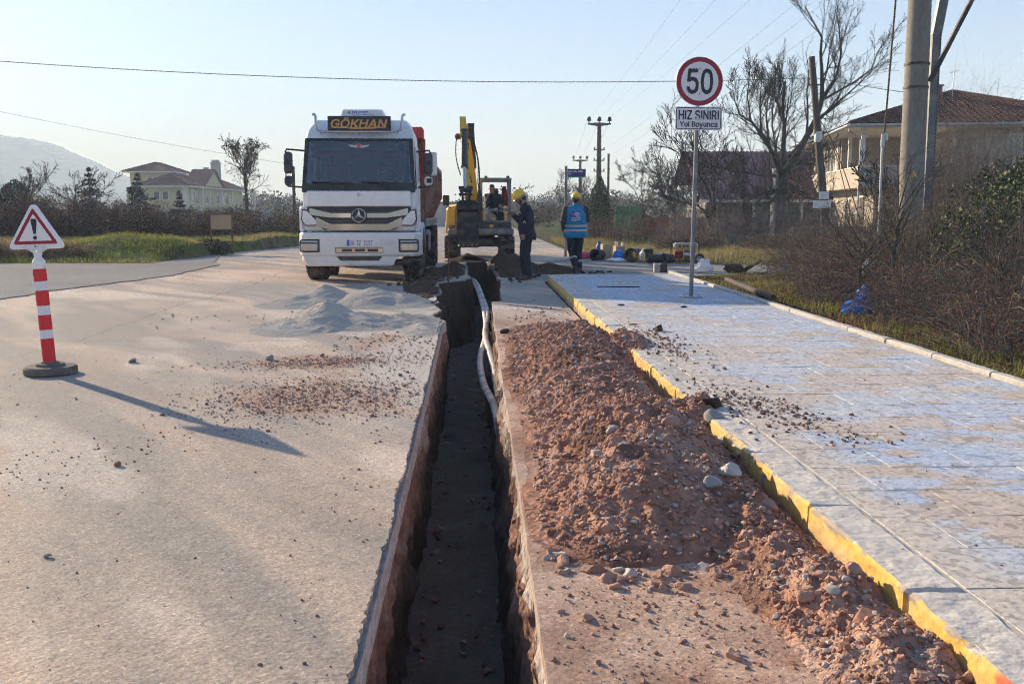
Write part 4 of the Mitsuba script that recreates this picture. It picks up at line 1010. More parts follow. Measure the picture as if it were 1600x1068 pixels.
# house
mb = MB(); mb.man(rbox((.04, 1.5, .78), (2.0, 2.0, .22), .06)); ep(mb, 'slew_platform', 'm_grey_paint')
mb = MB(); mb.man(hull([(-.92, .75, .98), (-.55, .72, .98), (-.90, .80, 1.42), (-.55, .80, 1.52), (-.92, 2.2, .98), (-.55, 2.2, .98), (-.88, 2.2, 1.5), (-.5, 2.2, 1.55)], .10, 12))
ho = ep(mb, 'engine_hood', 'm_yellow')
mb = MB(); mb.man(hull([(-.98, .70, .78), (-.68, .66, .78), (-.98, .75, 1.0), (-.68, .7, 1.0), (-.98, 2.3, .8), (-.7, 2.3, 1.0)], .06)); ep(mb, 'side_skirt', 'm_yellow')
for k in range(4):
    mb = MB(); mb.box((-.78, .585, .80 + .05 * k), (.28, .02, .022)); ep(mb, 'vent_slat', 'm_black', ho, smooth=False)
mb = MB(); mb.man(hull([(-.9, 2.3, .85), (.9, 2.3, .85), (-.88, 2.45, 1.45), (.88, 2.45, 1.45), (-.7, 2.7, .9), (.7, 2.7, .9), (.7, 2.6, 1.4), (-.7, 2.6, 1.4)], .10)); ep(mb, 'counterweight', 'm_yellow')
mb = MB(); mb.tube([(-.86, .72, 1.5), (-.98, .62, 1.55), (-1.0, .60, 1.62)], .014, 6); ep(mb, 'mirror_arm', 'm_black')
mb = MB(); mb.man(rbox((-1.0, .6, 1.72), (.20, .08, .30), .04)); ep(mb, 'mirror', 'm_black')
mb = MB(); mb.tube([(-.72, .60, 1.5), (-.73, .575, 1.25), (-.72, .59, 1.0)], .012, 6); ep(mb, 'grab_rail', 'm_black')
# cab: four pillars, roof, floor panel, glass
cx0, cx1, cy0, cy1, cz0, cz1 = .02, .96, .62, 2.05, .90, 2.36
mb = MB()
frame = sg.box(cx0, cz0 + .12, cx1, cz1).difference(sg.Polygon([(cx0 + .09, cz0 + .24), (cx1 - .11, cz0 + .24), (cx1 - .11, cz1 - .10), (cx0 + .09, cz1 - .10)]).buffer(.02))
mb.prism(frame, cy0, cy0 + .09, 'y')
for x in (cx0 + .04, cx1 - .04):
    mb.bar((x, cy1, cz0 + .1), (x, cy1, cz1 - .05), .09, .09); mb.bar((x, cy0 + .95, cz0 + .1), (x, cy0 + .95, cz1 - .05), .06, .08)
    mb.bar((x, cy0 + .09, cz0 + .45), (x, cy1, cz0 + .45), .05, .05)
mb.bar((cx0, cy1, cz0 + .55), (cx1, cy1, cz0 + .55), .06)
ecab = ep(mb, 'cab', 'm_grey_paint', smooth=False)
mb = MB(); mb.man(rbox(((cx0 + cx1) / 2, (cy0 + cy1) / 2, cz1 - .02), (cx1 - cx0 + .03, cy1 - cy0 + .06, .10), .04)); 
ep(mb, 'cab_roof', 'm_grey_paint', ecab)
for x in (cx0 + .18, cx1 - .10):
    mb = MB(); mb.box((x, cy0 + .06, cz1 + .05), (.09, .10, .08), .012); ep(mb, 'work_lamp', 'm_grey_plastic', ecab)
mb = MB(); mb.box(((cx0 + cx1) / 2, cy0 + .05, cz0 + .03), (cx1 - cx0 + .02, .16, .28), .03); pnl = ep(mb, 'cab_base', 'm_grey_plastic', ecab)
for x, c in ((.36, 'm_yellow'), (.62, 'm_black')):
    mb = MB(); mb.box((x, cy0 - .035, cz0 + .05), (.12, .012, .09), .003); ep(mb, 'plaque', c, pnl, smooth=False)
mb = MB(); mb.box(((cx0 + cx1) / 2, (cy0 + cy1) / 2, cz0 + .08), (cx1 - cx0 - .02, cy1 - cy0, .12)); ep(mb, 'cab_floor', 'm_grey_plastic', ecab)
mb = MB(); mb.box(((cx0 + cx1) / 2, cy0 + .045, 1.42), (cx1 - cx0 - .18, .03, .04)); ep(mb, 'window_bar', 'm_grey_paint', ecab, smooth=False)
mb = MB(); mb.box(((cx0 + cx1) / 2, cy0 + .05, 1.28), (cx1 - cx0 - .19, .006, .36)); ep(mb, 'lower_pane', 'm_glass', ecab, smooth=False)
mb = MB(); mb.man(rbox((.47, 1.45, 1.62), (.44, .12, .62), .05)); mb.man(rbox((.47, 1.47, 2.0), (.26, .1, .18), .04)); mb.man(rbox((.47, 1.2, 1.27), (.44, .48, .12), .05)); ep(mb, 'operator_seat', 'm_black', ecab)
mb = MB()
for x in (.24, .70): mb.man(rbox((x, 1.0, 1.22), (.10, .30, .28), .03)); mb.cyl((x, .9, 1.3), (x, .86, 1.5), .016, sides=8)
ep(mb, 'control_console', 'm_black', ecab)
# boom, stick, rams, bucket in one vertical plane that leans over the left of the cab
bx = -.17
def limb(pts, ws, hs):
    """box-section limb along points (y,z) in the plane, x drifting"""
    P = np.array(pts); b = []
    parts = []
    for i in range(len(P) - 1):
        q = []
        for k in (i, i + 1):
            for dx in (-1, 1):
                for dz in (-1, 1):
                    t = P[min(k + 1, len(P) - 1)] - P[max(k - 1, 0)]; t = t / np.linalg.norm(t); nrm = np.cross(t, [1, 0, 0])
                    q.append(P[k] + np.array([dx * ws[k] / 2, 0, 0]) + nrm * dz * hs[k] / 2)
        parts.append(m3.Manifold.hull_points([tuple(map(float, c)) for c in q]))
    return m3.Manifold.batch_boolean(parts, m3.OpType.Add)
mb = MB(); mb.man(limb([(bx + .02, .75, 1.02), (bx, .30, 1.9), (bx - .10, -.25, 2.9), (bx - .25, -.75, 3.80)], [.26, .24, .22, .20], [.30, .40, .34, .22])); boom = ep(mb, 'boom', 'm_yellow', smooth=20)
mb = MB(); mb.man(limb([(bx - .30, -.62, 4.02), (bx - .28, -.85, 3.60), (bx - .20, -1.22, 2.5), (bx - .16, -1.42, 1.75)], [.17, .20, .18, .15], [.20, .30, .24, .16])); stick = ep(mb, 'stick', 'm_yellow', smooth=20)
mb = MB(); mb.cyl((bx - .26, -.92, 3.62), (bx - .26, -1.42, 2.62), .10, sides=16); mb.cyl((bx - .26, -.90, 3.66), (bx - .26, -.93, 3.6), .12, sides=16); ep(mb, 'bucket_ram', 'm_grey_plastic', stick, smooth=50)
mb = MB(); mb.cyl((bx - .26, -1.42, 2.62), (bx - .23, -1.60, 1.98), .05, sides=12); ep(mb, 'ram_rod', 'm_chrome', stick, smooth=50)
mb = MB(); mb.cyl((bx + .01, -.15, 2.65), (bx - .06, -.72, 3.78), .08, sides=14); mb.cyl((bx - .17, -.60, 3.84), (bx + .03, -.60, 3.84), .05, sides=12); ep(mb, 'stick_ram', 'm_grey_plastic', boom, smooth=50)
for s_ in (-1, 1):
    mb = MB(); mb.cyl((bx + s_ * .20, .45, .95), (bx + s_ * .19, -.02, 1.9), .06, sides=12); mb.cyl((bx + s_ * .19, -.02, 1.9), (bx + s_ * .15, -.12, 2.2), .033, sides=10); ep(mb, 'boom_ram', 'm_grey_plastic', boom, smooth=50)
mb = MB(); mb.cyl((bx - .46, -.82, 3.50), (bx - .10, -.82, 3.50), .07, sides=14); mb.ball((bx - .44, -.82, 3.50), .09); ep(mb, 'pivot_pin', 'm_rust', boom)
for k, (a, b, sag) in enumerate([((bx - .47, -.8, 3.5), (bx - .36, -1.3, 2.4), .10), ((bx - .08, -.7, 3.6), (bx + .12, -.1, 2.2), .12), ((bx - .02, -.65, 3.5), (bx + .10, .1, 1.7), .16), ((bx - .14, -.95, 3.3), (bx - .05, -1.3, 2.2), .08)]):
    a, b = np.array(a), np.array(b); t = np.linspace(0, 1, 12)[:, None]
    mb = MB(); mb.tube(a + (b - a) * t + np.array([sag if k in (1, 2) else -sag, -.05, 0]) * np.sin(t * np.pi) * .8, .016, 6); ep(mb, 'hydraulic_hose', 'm_black', boom, smooth=60)
mb = MB(); mb.man(rbox((bx + .0, .5, 1.15), (.34, .5, .5), .05)); ep(mb, 'boom_bracket', 'm_dark_metal')
# linkage and bucket
mb = MB(); mb.box((bx - .22, -1.60, 1.98), (.36, .14, .12), .03); mb.box((bx - .22, -1.62, 1.86), (.40, .10, .07), .02); mb.bar((bx - .32, -1.6, 1.95), (bx - .30, -1.45, 1.70), .05, .1); mb.bar((bx - .10, -1.6, 1.95), (bx - .12, -1.45, 1.70), .05, .1)
mb.cyl((bx - .42, -1.58, 2.05), (bx - .02, -1.58, 2.05), .04, sides=10); ep(mb, 'bucket_linkage', 'm_dark_metal', smooth=30)
side = [(-1.62, 1.62), (-1.34, 1.66), (-1.20, 1.40), (-1.12, .95), (-1.25, .55), (-1.52, .40), (-1.80, .46), (-1.70, .60), (-1.50, .75), (-1.52, 1.2)]
bo = sg.Polygon(side); W = .30; bc = bx - .17
mb = MB()
outerb = sg.Polygon([(-1.62, 1.62), (-1.34, 1.66), (-1.20, 1.40), (-1.12, .95), (-1.25, .55), (-1.52, .40), (-1.80, .46)])
strip = outerb.exterior.buffer(.022).intersection(sg.box(-3, 0, 3, 2)).difference(sg.Polygon([(-1.9, .52), (-1.58, 1.55), (-3, 2), (-3, .4)]).buffer(.0))
mb.prism(strip, bc - W, bc + W, 'x'); mb.prism(bo, bc - W - .012, bc - W + .012, 'x'); mb.prism(bo, bc + W - .012, bc + W + .012, 'x')
mb.box((bc, -1.50, 1.62), (.5, .3, .16), .03)
buck = ep(mb, 'bucket', 'm_dark_metal', smooth=False)
mb = MB(); mb.box((bc, -1.64, 1.50), (W * 2 + .04, .05, .12), .015); mb.box((bc, -1.60, 1.20), (W * 2, .03, .05), .01); ep(mb, 'bucket_rib', 'm_dark_metal', buck)
for k in range(5):
    x = bc - W + .06 + k * (2 * W - .12) / 4
    mb = MB(); mb.man(hull([(x, -1.78, .46), (x, -1.94, .45)], [.035, .012])); ep(mb, 'bucket_tooth', 'm_steel', buck)
# ------------------------------------------------------------------ people: joints (forward, left, up) in metres, one continuous body each, clothes as children
def flesh(bones, step=.03, it=8):
    """bones: lists of (point, radius); each bone the hull of its spheres; all joined and smoothed"""
    parts = [hull([b[0] for b in bone], [b[1] for b in bone], 10) for bone in bones]
    m = m3.Manifold.batch_boolean(parts, m3.OpType.Add).refine_to_length(step).to_mesh()
    t = trimesh.Trimesh(m.vert_properties[:, :3], m.tri_verts, process=True)
    trimesh.smoothing.filter_taubin(t, lamb=.5, nu=.53, iterations=it)
    return np.array(t.vertices), np.array(t.faces)
def V(*a): return np.array(a, float)
def lerp(a, b, t): return a + (b - a) * t
def finger_bones(wrist, palm_dir, side, curl, s=1.0):
    """palm and five fingers; palm_dir along the hand, side towards the thumb, curl = direction the fingers bend to"""
    d = palm_dir / np.linalg.norm(palm_dir); e = side / np.linalg.norm(side); c = curl / np.linalg.norm(curl)
    kn = wrist + d * .088 * s
    B = [[(wrist, .024), (wrist + d * .03 + e * .012, .026), (kn + e * .026, .018), (kn - e * .028, .016)]]
    for k, (o, L) in enumerate(((.032, .072), (.011, .080), (-.010, .074), (-.030, .058))):
        a = kn + e * o; b = a + (d * .75 + c * .5) * L * .5; q = b + (d * .15 + c * .95) * L * .55
        B += [[(a, .0105), (b, .0095)], [(b, .0095), (q, .008)]]
    a = wrist + d * .025 + e * .028; b = a + (d * .6 + e * .65) * .045; q = b + (d * .8 + c * .5) * .035
    B += [[(a, .014), (b, .0115)], [(b, .0115), (q, .0095)]]
    return B
def head_bones(hc, fw, up):
    lf = np.cross(up, fw)
    B = [[(hc + up * .035 - fw * .015, .092), (hc + up * .02 + fw * .03, .080)], [(hc + up * .02 + fw * .03, .078), (hc - up * .062 + fw * .052, .052)],
         [(hc - up * .085 + fw * .066, .030), (hc - up * .05 + fw * .03, .06)],
         [(hc + up * .012 + fw * .100, .012), (hc - up * .028 + fw * .118, .016)],
         [(hc - up * .055 + fw * .096, .014), (hc - up * .055 + fw * .09 + lf * .018, .012), (hc - up * .055 + fw * .09 - lf * .018, .012)]]
    for s_ in (-1, 1):
        B.append([(hc + lf * s_ * .082 - fw * .008 + up * .01, .018), (hc + lf * s_ * .084 - fw * .008 - up * .03, .013)])
        B.append([(hc + up * .03 + fw * .088 + lf * s_ * .035, .015), (hc + up * .03 + fw * .085 + lf * s_ * .05, .012)])
    return B, lf
def place(fwd, base):
    f = np.array([math.cos(fwd), math.sin(fwd)]); l = np.array([-f[1], f[0]])
    M = np.eye(4); M[:2, 0] = f; M[:2, 1] = l; M[:3, 3] = base
    return T(M)
def helmet(hc, fw, up, lf):
    a = np.linspace(0, np.pi / 2 * 1.08, 10)
    mb = MB(); n = 28; th = np.arange(n) * 2 * np.pi / n
    ring = []
    for q in a:
        rr, zz = math.sin(q), math.cos(q)
        ring.append([hc + fw * (.145 * rr * math.cos(t)) + lf * (.118 * rr * math.sin(t)) + up * (.045 + .125 * zz) for t in th])
    brim = [hc + fw * (.150 + .045 * max(0, math.cos(t)) ** 2) * math.cos(t) + lf * .122 * math.sin(t) + up * (.028 - .012 * max(0, math.cos(t))) for t in th]
    inner = [hc + fw * .138 * math.cos(t) + lf * .110 * math.sin(t) + up * .03 for t in th]
    rows = ring + [brim, inner]; k = len(rows)
    i, j = np.meshgrid(np.arange(k - 1), np.arange(n), indexing='ij'); j2 = (j + 1) % n
    mb.add(np.array(rows).reshape(-1, 3), np.stack([i * n + j, (i + 1) * n + j, (i + 1) * n + j2, i * n + j2], -1).reshape(-1, 4))
    for o in (-.03, 0, .03):
        mb.tube([hc + fw * (.142 * math.sin(q)) + lf * o + up * (.049 + .125 * math.cos(q)) for q in np.linspace(-1.2, 1.2, 9)], .007, 6)
    band = MB(); band.tube([hc + fw * .118 * math.cos(t) + lf * .098 * math.sin(t) + up * .005 for t in np.linspace(0, 2 * np.pi, 29)], .013, 6, False)
    return mb, band
def person(label, J, base, ang, jacket='m_navy', trousers='m_trousers', sleeve='m_navy', vest=None, hat=True, seated=False, group=None):
    root = thing('person', label, 'person', group)
    to = place(ang, base)
    def P(vf, base_, m, parent=root, smooth=True):
        b = MB(); b.add(*vf); return b.put(base_, m, parent, smooth, to)
    hc, fw, up = J['head'], J['look'] / np.linalg.norm(J['look']), J['up'] / np.linalg.norm(J['up'])
    up = up - fw * (up @ fw); up /= np.linalg.norm(up)
    HB, lf = head_bones(hc, fw, up)
    ch, pe, nk = J['chest'], J['pelvis'], J['neck']
    sh, el, wr, hd = J['shoulder'], J['elbow'], J['wrist'], J['hand']
    hp, kn, an, to_ = J['hip'], J['knee'], J['ankle'], J['toe']
    B = HB + [[(nk, .056), (hc - up * .04 - fw * .015, .06)], [(nk - V(0, 0, .06), .07), (ch, .12)], [(ch, .125), (pe, .12)], [(sh[0], .055), (sh[1], .055), (nk - V(0, 0, .05), .06)]]
    for s_ in (0, 1):
        B += [[(sh[s_], .055), (el[s_], .042)], [(el[s_], .042), (wr[s_], .028)], [(pe, .10), (hp[s_], .088)], [(hp[s_], .085), (kn[s_], .055)], [(kn[s_], .055), (an[s_], .038)], [(an[s_], .038), (to_[s_], .028)]]
        d = hd[s_] - wr[s_]; d = d / np.linalg.norm(d)
        side = J.get('thumb', [V(1, 0, 0)] * 2)[s_]; side = side - d * (side @ d)
        c = np.cross(d, side) * (1 if s_ == 0 else -1); B += finger_bones(wr[s_], d, side, c)
    P(flesh(B, .022, 6), 'body', 'm_skin')
    # trousers
    Bt = [[(pe + V(0, .07, 0), .125), (pe - V(0, .07, 0), .125), (pe + V(0, 0, .08), .13)]]
    for s_ in (0, 1): Bt += [[(pe, .12), (hp[s_], .105)], [(hp[s_], .115), (kn[s_], .086)], [(kn[s_], .086), (lerp(kn[s_], an[s_], .55), .082)], [(lerp(kn[s_], an[s_], .5), .082), (an[s_] + V(0, 0, .02), .074)]]
    tv, tf = flesh(Bt, .03, 5); tv = tv + (meshkit.fbm(tv * [9, 9, 15], 3, 3)[:, None] - .5) * .03
    tr = P((tv, tf), 'trousers', trousers)
    for s_ in (0, 1):
        if 'stripe' in J:
            c0 = lerp(kn[s_], an[s_], .48); d = an[s_] - kn[s_]; d /= np.linalg.norm(d)
            b = MB(); b.cyl(c0, c0 + d * .05, .091, sides=18); b.put('reflective_band', 'm_reflective', tr, 50, to)
        b = MB(); b.add(*flesh([[(an[s_] + V(0, 0, .05), .055), (an[s_], .056)], [(an[s_] - V(.03, 0, .03), .05), (to_[s_], .042)], [(an[s_], .05), (lerp(an[s_], to_[s_], .6), .05)]], .02, 4)); b.put('boot', 'm_boot', root, True, to)
    # jacket: torso and sleeves
    hem = pe - V(0, 0, J.get('drop', .06))
    Bj = [[(ch + V(0, .11, .03), .135), (ch - V(0, .11, -.03), .135), (pe + V(.02, .09, .05), .165), (pe - V(-.02, .09, -.05), .165)],
          [(pe + V(.02, .09, .05), .165), (pe - V(-.02, .09, -.05), .165), (hem + V(-.02, .10, 0), .172), (hem - V(.02, .10, 0), .172)],
          [(sh[0] - V(0, .02, 0), .073), (sh[1] + V(0, .02, 0), .073), (nk - V(0, 0, .07), .08), (ch, .12)], [(nk - V(0, 0, .045), .076), (nk + V(-.012, 0, .0), .070)]]
    tv, tf = flesh(Bj, .03, 4)
    if not seated:
        cut_ = trimesh.intersections.slice_mesh_plane(trimesh.Trimesh(tv, tf, process=False), [0, 0, 1], [0, 0, hem[2] - .07]); tv, tf = np.array(cut_.vertices), np.array(cut_.faces)
    tv = tv + (meshkit.fbm(tv * [8, 8, 12], 3, 5)[:, None] - .5) * .028
    body = P((tv, tf), 'vest' if vest else 'jacket', vest or jacket)
    for s_ in (0, 1):
        sv, sf = flesh([[(sh[s_], .084), (el[s_], .070)], [(el[s_], .070), (lerp(el[s_], wr[s_], .88), .052)]], .025, 3)
        sv = sv + (meshkit.fbm(sv * [14, 14, 20], 3, 6)[:, None] - .5) * .024
        P((sv, sf), 'sleeve', sleeve)
    # hair, helmet
    hb = flesh([[(hc + up * .045 - fw * .03, .088), (hc + up * .0 - fw * .045, .082), (hc + up * .06 + fw * .02, .075)]] + ([[(hc - up * .05 - fw * .05, .06), (hc - fw * .045, .08)]]), .025, 3)
    P(hb, 'hair', 'm_hair')
    if J.get('beard'):
        P(flesh([[(hc - up * .088 + fw * .066, .034), (hc - up * .055 + fw * .03 + lf * .045, .03), (hc - up * .055 + fw * .03 - lf * .045, .03)]], .02, 3), 'beard', 'm_hair')
    if hat:
        a, b = helmet(hc, fw, up, lf)
        k = a.put('helmet', 'm_helmet', root, 50, to); b.put('helmet_band', 'm_reflective', k, True, to)
    for s_ in (-1, 1):
        b = MB(); b.ball(hc + up * .012 + fw * .094 + lf * s_ * .034, .0115, 1); b.put('eye', 'm_ink', root, True, to)
    return root, to, body
# the man with the phone, facing left beside the trench
L_ = {'head': V(.135, 0, 1.675), 'look': V(.80, 0, -.55), 'up': V(.45, 0, .85), 'neck': V(.06, 0, 1.545), 'chest': V(.0, 0, 1.33), 'pelvis': V(-.01, 0, .98),
      'shoulder': [V(-.01, .195, 1.455), V(.02, -.195, 1.455)], 'elbow': [V(-.045, .265, 1.16), V(.12, -.25, 1.20)], 'wrist': [V(.055, .245, .945), V(.275, -.13, 1.335)], 'hand': [V(.095, .235, .86), V(.355, -.10, 1.375)],
      'thumb': [V(1, -.2, .1), V(0, .6, .8)], 'hip': [V(-.01, .10, .93), V(.01, -.10, .93)], 'knee': [V(.015, .105, .50), V(.055, -.10, .50)], 'ankle': [V(-.035, .11, .095), V(.01, -.11, .095)], 'toe': [V(.125, .135, .045), V(.175, -.13, .045)], 'drop': .09, 'beard': True}
p1, to1, vest1 = person('man in dark navy vest and yellow helmet looking at a phone beside the trench', L_, (1.07, 20.5, .0), math.pi, vest='m_navy', sleeve='m_navy')
b = MB(); b.box((.385, -.098, 1.405), (.012, .075, .145), .004, rot=roty(.6)); k = b.put('phone', 'm_ink', None, False, to1); tag(k, 'dark mobile phone held up in the hand of the man in the navy vest', 'phone')
b = MB(); b.bar((.13, .15, 1.375), (.15, -.02, 1.39), .035, .014); b.put('reflective_band', 'm_reflective', vest1, False, to1)
b = MB(); b.bar((-.155, .17, 1.29), (-.18, .02, 1.29), .02, .035); b.put('reflective_band', 'm_reflective', vest1, False, to1)
b = MB()
for dx, dz in ((0, 0), (.022, -.0), (.011, .022), (.033, -.02), (-.011, -.02)): b.box((.045 + dx, .246, 1.19 + dz), (.018, .012, .018))
b.put('chest_emblem', 'm_reflective', vest1, False, to1)
# the man in the blue vest walking away
W_ = {'head': V(.035, -.01, 1.665), 'look': V(.97, -.08, -.18), 'up': V(.1, 0, 1), 'neck': V(.0, 0, 1.535), 'chest': V(-.02, 0, 1.31), 'pelvis': V(-.01, 0, .965),
      'shoulder': [V(-.02, .21, 1.445), V(-.01, -.21, 1.455)], 'elbow': [V(-.09, .285, 1.17), V(.02, -.265, 1.20)], 'wrist': [V(.02, .27, .955), V(.26, -.16, 1.16)], 'hand': [V(.055, .262, .87), V(.34, -.12, 1.19)],
      'thumb': [V(1, -.2, .1), V(0, .5, .8)], 'hip': [V(-.01, .10, .92), V(.0, -.10, .92)], 'knee': [V(.05, .085, .50), V(.03, -.07, .49)], 'ankle': [V(-.18, .0, .175), V(.03, -.09, .09)], 'toe': [V(-.07, -.005, .05), V(.18, -.11, .045)], 'drop': .10, 'stripe': True}
p2, to2, vest2 = person('man in bright blue vest and yellow helmet walking away beyond the footpath end', W_, (2.31, 22.85, .004), math.pi / 2 - .10, vest='m_vest_blue', sleeve='m_sleeve')
for z in (1.045, .945):
    b = MB()
    t = np.linspace(0, 2 * np.pi, 41); v = []
    for h_ in (0, .045):
        v += [[-.012 + .186 * math.cos(q), .272 * math.sin(q), z + h_] for q in t]
    i = np.arange(40); b.add(np.array(v), np.stack([i, i + 1, i + 42, i + 41], 1)); b.put('reflective_band', 'm_reflective', vest2, True, to2)
# back print: emblem, letters and waves
def on_back(vf):     # text faces -y; turn it so that it faces the back (-forward), reading along -left
    v, f = vf
    return np.stack([v[:, 1], -v[:, 0], v[:, 2]], 1), f
b = MB(); v, f = on_back(text_i('İSU', .075, .004, width=.125)); b.add(v + [-.186, -.045, 1.335], f); b.put('back_lettering', 'm_white', vest2, False, to2)
b = MB(); b.box((-.176, -.005, 1.335), (.014, .235, .125)); b.put('back_patch', 'm_blue_ink', vest2, False, to2)
b = MB(); v, f = disk_y((0, 0, 0), .03, 16); v, f = on_back((v, f)); b.add(v + [-.186, .072, 1.335], f); b.put('back_emblem', 'm_pink', vest2, False, to2)
for z in (1.25, 1.20):
    b = MB(); t = np.linspace(-.10, .10, 14); b.tube([(-.188, -.01 - q, z + .012 * math.sin(q * 30)) for q in t], .011, 6); b.put('back_wave', 'm_white', vest2, False, to2)
# operator seated in the excavator cab, hand at his chin
O_ = {'head': V(.08, -.04, .735), 'look': V(.95, -.1, -.15), 'up': V(.05, 0, 1), 'neck': V(.04, -.01, .60), 'chest': V(.0, 0, .36), 'pelvis': V(-.05, 0, .06),
      'shoulder': [V(.0, .20, .50), V(.02, -.20, .51)], 'elbow': [V(.12, .29, .25), V(.22, -.19, .33)], 'wrist': [V(.33, .22, .22), V(.20, -.09, .58)], 'hand': [V(.42, .2, .22), V(.185, -.07, .66)],
      'thumb': [V(0, -.5, .8), V(.2, .9, 0)], 'hip': [V(-.02, .10, .04), V(-.02, -.10, .04)], 'knee': [V(.42, .13, .10), V(.42, -.13, .10)], 'ankle': [V(.45, .13, -.26), V(.45, -.13, -.26)], 'toe': [V(.57, .14, -.29), V(.57, -.14, -.29)], 'drop': .0}
person('man in dark jacket sitting in the excavator cab with a hand at his chin', O_, (EX0[0] + .42, EX0[1] + 1.22, 1.34), -math.pi / 2 + .05, hat=False, seated=True)
b = MB(); v, f = flesh([[(V(0, 0, 0), .07), (V(.06, 0, -.45), .10), (V(-.05, .05, -.42), .09)], [(V(.03, 0, -.05), .06), (V(.10, -.02, -.3), .05)]], .03, 4)
v = v + (meshkit.fbm(v * 9, 3, 4)[:, None] - .5) * .07; b.add(v + [EX0[0] + .78, EX0[1] + 1.5, 2.10], f)
k = b.put('jacket', 'm_red_cloth', None, True); tag(k, 'dark red jacket hanging at the right side inside the excavator cab', 'jacket')
# ------------------------------------------------------------------ signs
def rpoly(P, r): return sg.Polygon(P).buffer(-r).buffer(r)
# speed limit sign on the footpath
SX, SY = 3.19, 14.55
sp = thing('speed_sign', 'round red rimmed 50 speed limit sign with white plate on a grey post', 'traffic sign')
ST = T().translate([SX, SY, 0.15]).rotate([0, 0, 1], 3.0)
mb = MB(); mb.cyl((0, 0, .0), (.045, .03, 3.40), .030, sides=18); mb.put('post', 'm_grey_paint', sp, 50, ST)
mb = MB(); mb.box((0, 0, .012), (.30, .20, .024), .006); 
for x in (-.11, .11): mb.cyl((x, 0, .02), (x, 0, .045), .016, sides=6)
mb.put('base_plate', 'm_steel', sp, False, ST)
zc = 3.105
mb = MB(); mb.add(*disk_y((.045, -.030, zc), .338, 64, depth=.012)); dk = mb.put('sign_disc', 'm_sign_red', sp, False, ST)
mb = MB(); mb.lathe([(.330, -.002), (.343, -.004), (.343, .016), (.330, .014)], sides=64, axis='y'); mb.v = [v + [.045, -.026, zc] for v in mb.v]; mb.put('disc_rim', 'm_steel', dk, 50, ST)
mb = MB(); mb.add(*disk_y((.045, -.034, zc), .272, 64, depth=.003)); mb.put('disc_field', 'm_sign_white', dk, False, ST)
for s_, x in (('5', -.10), ('0', .105)):
    v, f = text(s_, .33, .003, True, width=.178 if s_ == '0' else .175); mb = MB(); mb.add(v + [.045 + x, -.0375, zc], f); mb.put('numeral', 'm_ink', dk, False, ST)
for z in (-.175, .175):
    mb = MB(); mb.add(*disk_y((.045, -.039, zc + z), .010, 10, depth=.004)); mb.put('bolt', 'm_dark_metal', dk, False, ST)
pz = 2.575
mb = MB(); mb.prism(rpoly([(-.30, pz - .155), (.385, pz - .155), (.385, pz + .175), (-.30, pz + .175)], .03), -.03, -.018, 'y'); pt = mb.put('sign_plate', 'm_sign_white', sp, False, ST)
o = rpoly([(-.288, pz - .143), (.373, pz - .143), (.373, pz + .163), (-.288, pz + .163)], .03)
mb = MB(); mb.prism(o.difference(o.buffer(-.010)), -.034, -.0305, 'y'); mb.put('plate_border', 'm_ink', pt, False, ST)
for s_, h_, x, z, w in (('HIZ SINIRI', .125, .043, pz + .058, .59), ('Yol Boyunca', .075, .043, pz - .082, .555)):
    v, f = (text_i(s_, h_, .003, width=w) if s_[0] == 'H' else text(s_, h_, .003, True, width=w)); mb = MB(); mb.add(v + [x, -.0345, z], f); mb.put('lettering', 'm_ink', pt, False, ST)
for x in (-.12, .21):
    mb = MB(); mb.box((.045, .0, pz), (.09, .09, .03)); mb.put('clamp', 'm_steel', sp, False, ST); break
# warning sign on a leaning striped post
wsn = thing('warning_sign', 'red and white striped leaning post with a triangular exclamation sign on a round base', 'warning sign')
WT = T().translate([-3.74, 8.82, 0]).rotate([0, 0, 1], -8.0)
mb = MB(); mb.lathe([(0, 0.0), (.205, .0), (.222, .012), (.222, .058), (.205, .072), (.12, .075), (.115, .095), (.075, .098), (.07, .11), (0, .11)], sides=48); mb.put('base', 'm_base', wsn, 25, WT)
LN = np.array([-.062, .02, 1.0])      # lean per metre
def lz(z): return LN * z
def seg(z0, z1, r0, r1, m, bname):
    mb = MB(); mb.cyl(lz(z0), lz(z1), r0, r1, sides=28); return mb.put(bname, m, wsn, 50, WT)
zz = .105
for h_, c in ((.209, 'm_orange_red'), (.076, 'm_sign_white'), (.130, 'm_orange_red'), (.081, 'm_sign_white'), (.133, 'm_orange_red'), (.079, 'm_sign_white'), (.108, 'm_orange_red'), (.063, 'm_plastic_white')):
    seg(zz, zz + h_, .0545 if c != 'm_sign_white' else .0535, .0545 if c != 'm_sign_white' else .0535, c, 'red_band' if c == 'm_orange_red' else 'white_band'); zz += h_
seg(zz, zz + .04, .0545, .030, 'm_plastic_white', 'post_shoulder'); zz += .04
seg(zz, zz + .03, .030, .026, 'm_plastic_white', 'post_neck'); zz += .02
mb = MB(); mb.box(lz(.79) + [-.055, -.01, 0], (.02, .05, .05), .006); mb.put('post_clip', 'm_plastic_white', wsn, False, WT)
mb = MB(); mb.box(lz(.885) + [-.01, -.0545, 0], (.045, .006, .045), .002); mb.put('red_reflector', 'm_red', wsn, False, WT)
mb = MB(); mb.prism([(-.012, .0), (.012, -.005), (.014, .022), (.004, .045), (-.006, .03)], -.0575, -.054, 'y'); mb.xf(mat4(np.eye(3), lz(.415))); mb.put('red_smear', 'm_orange_red', wsn, False, WT)
t0_ = lz(zz)
nk_ = sg.Polygon([(-.026, -.01), (.026, -.01), (.035, .02), (.10, .055), (-.10, .055), (-.035, .02)])
hole_ = sg.Point(0, .030).buffer(.012)
mb = MB(); mb.prism(nk_.difference(hole_), -.017, .017, 'y'); mb.xf(mat4(roty(-.045), t0_)); mb.put('sign_neck', 'm_plastic_white', wsn, False, WT)
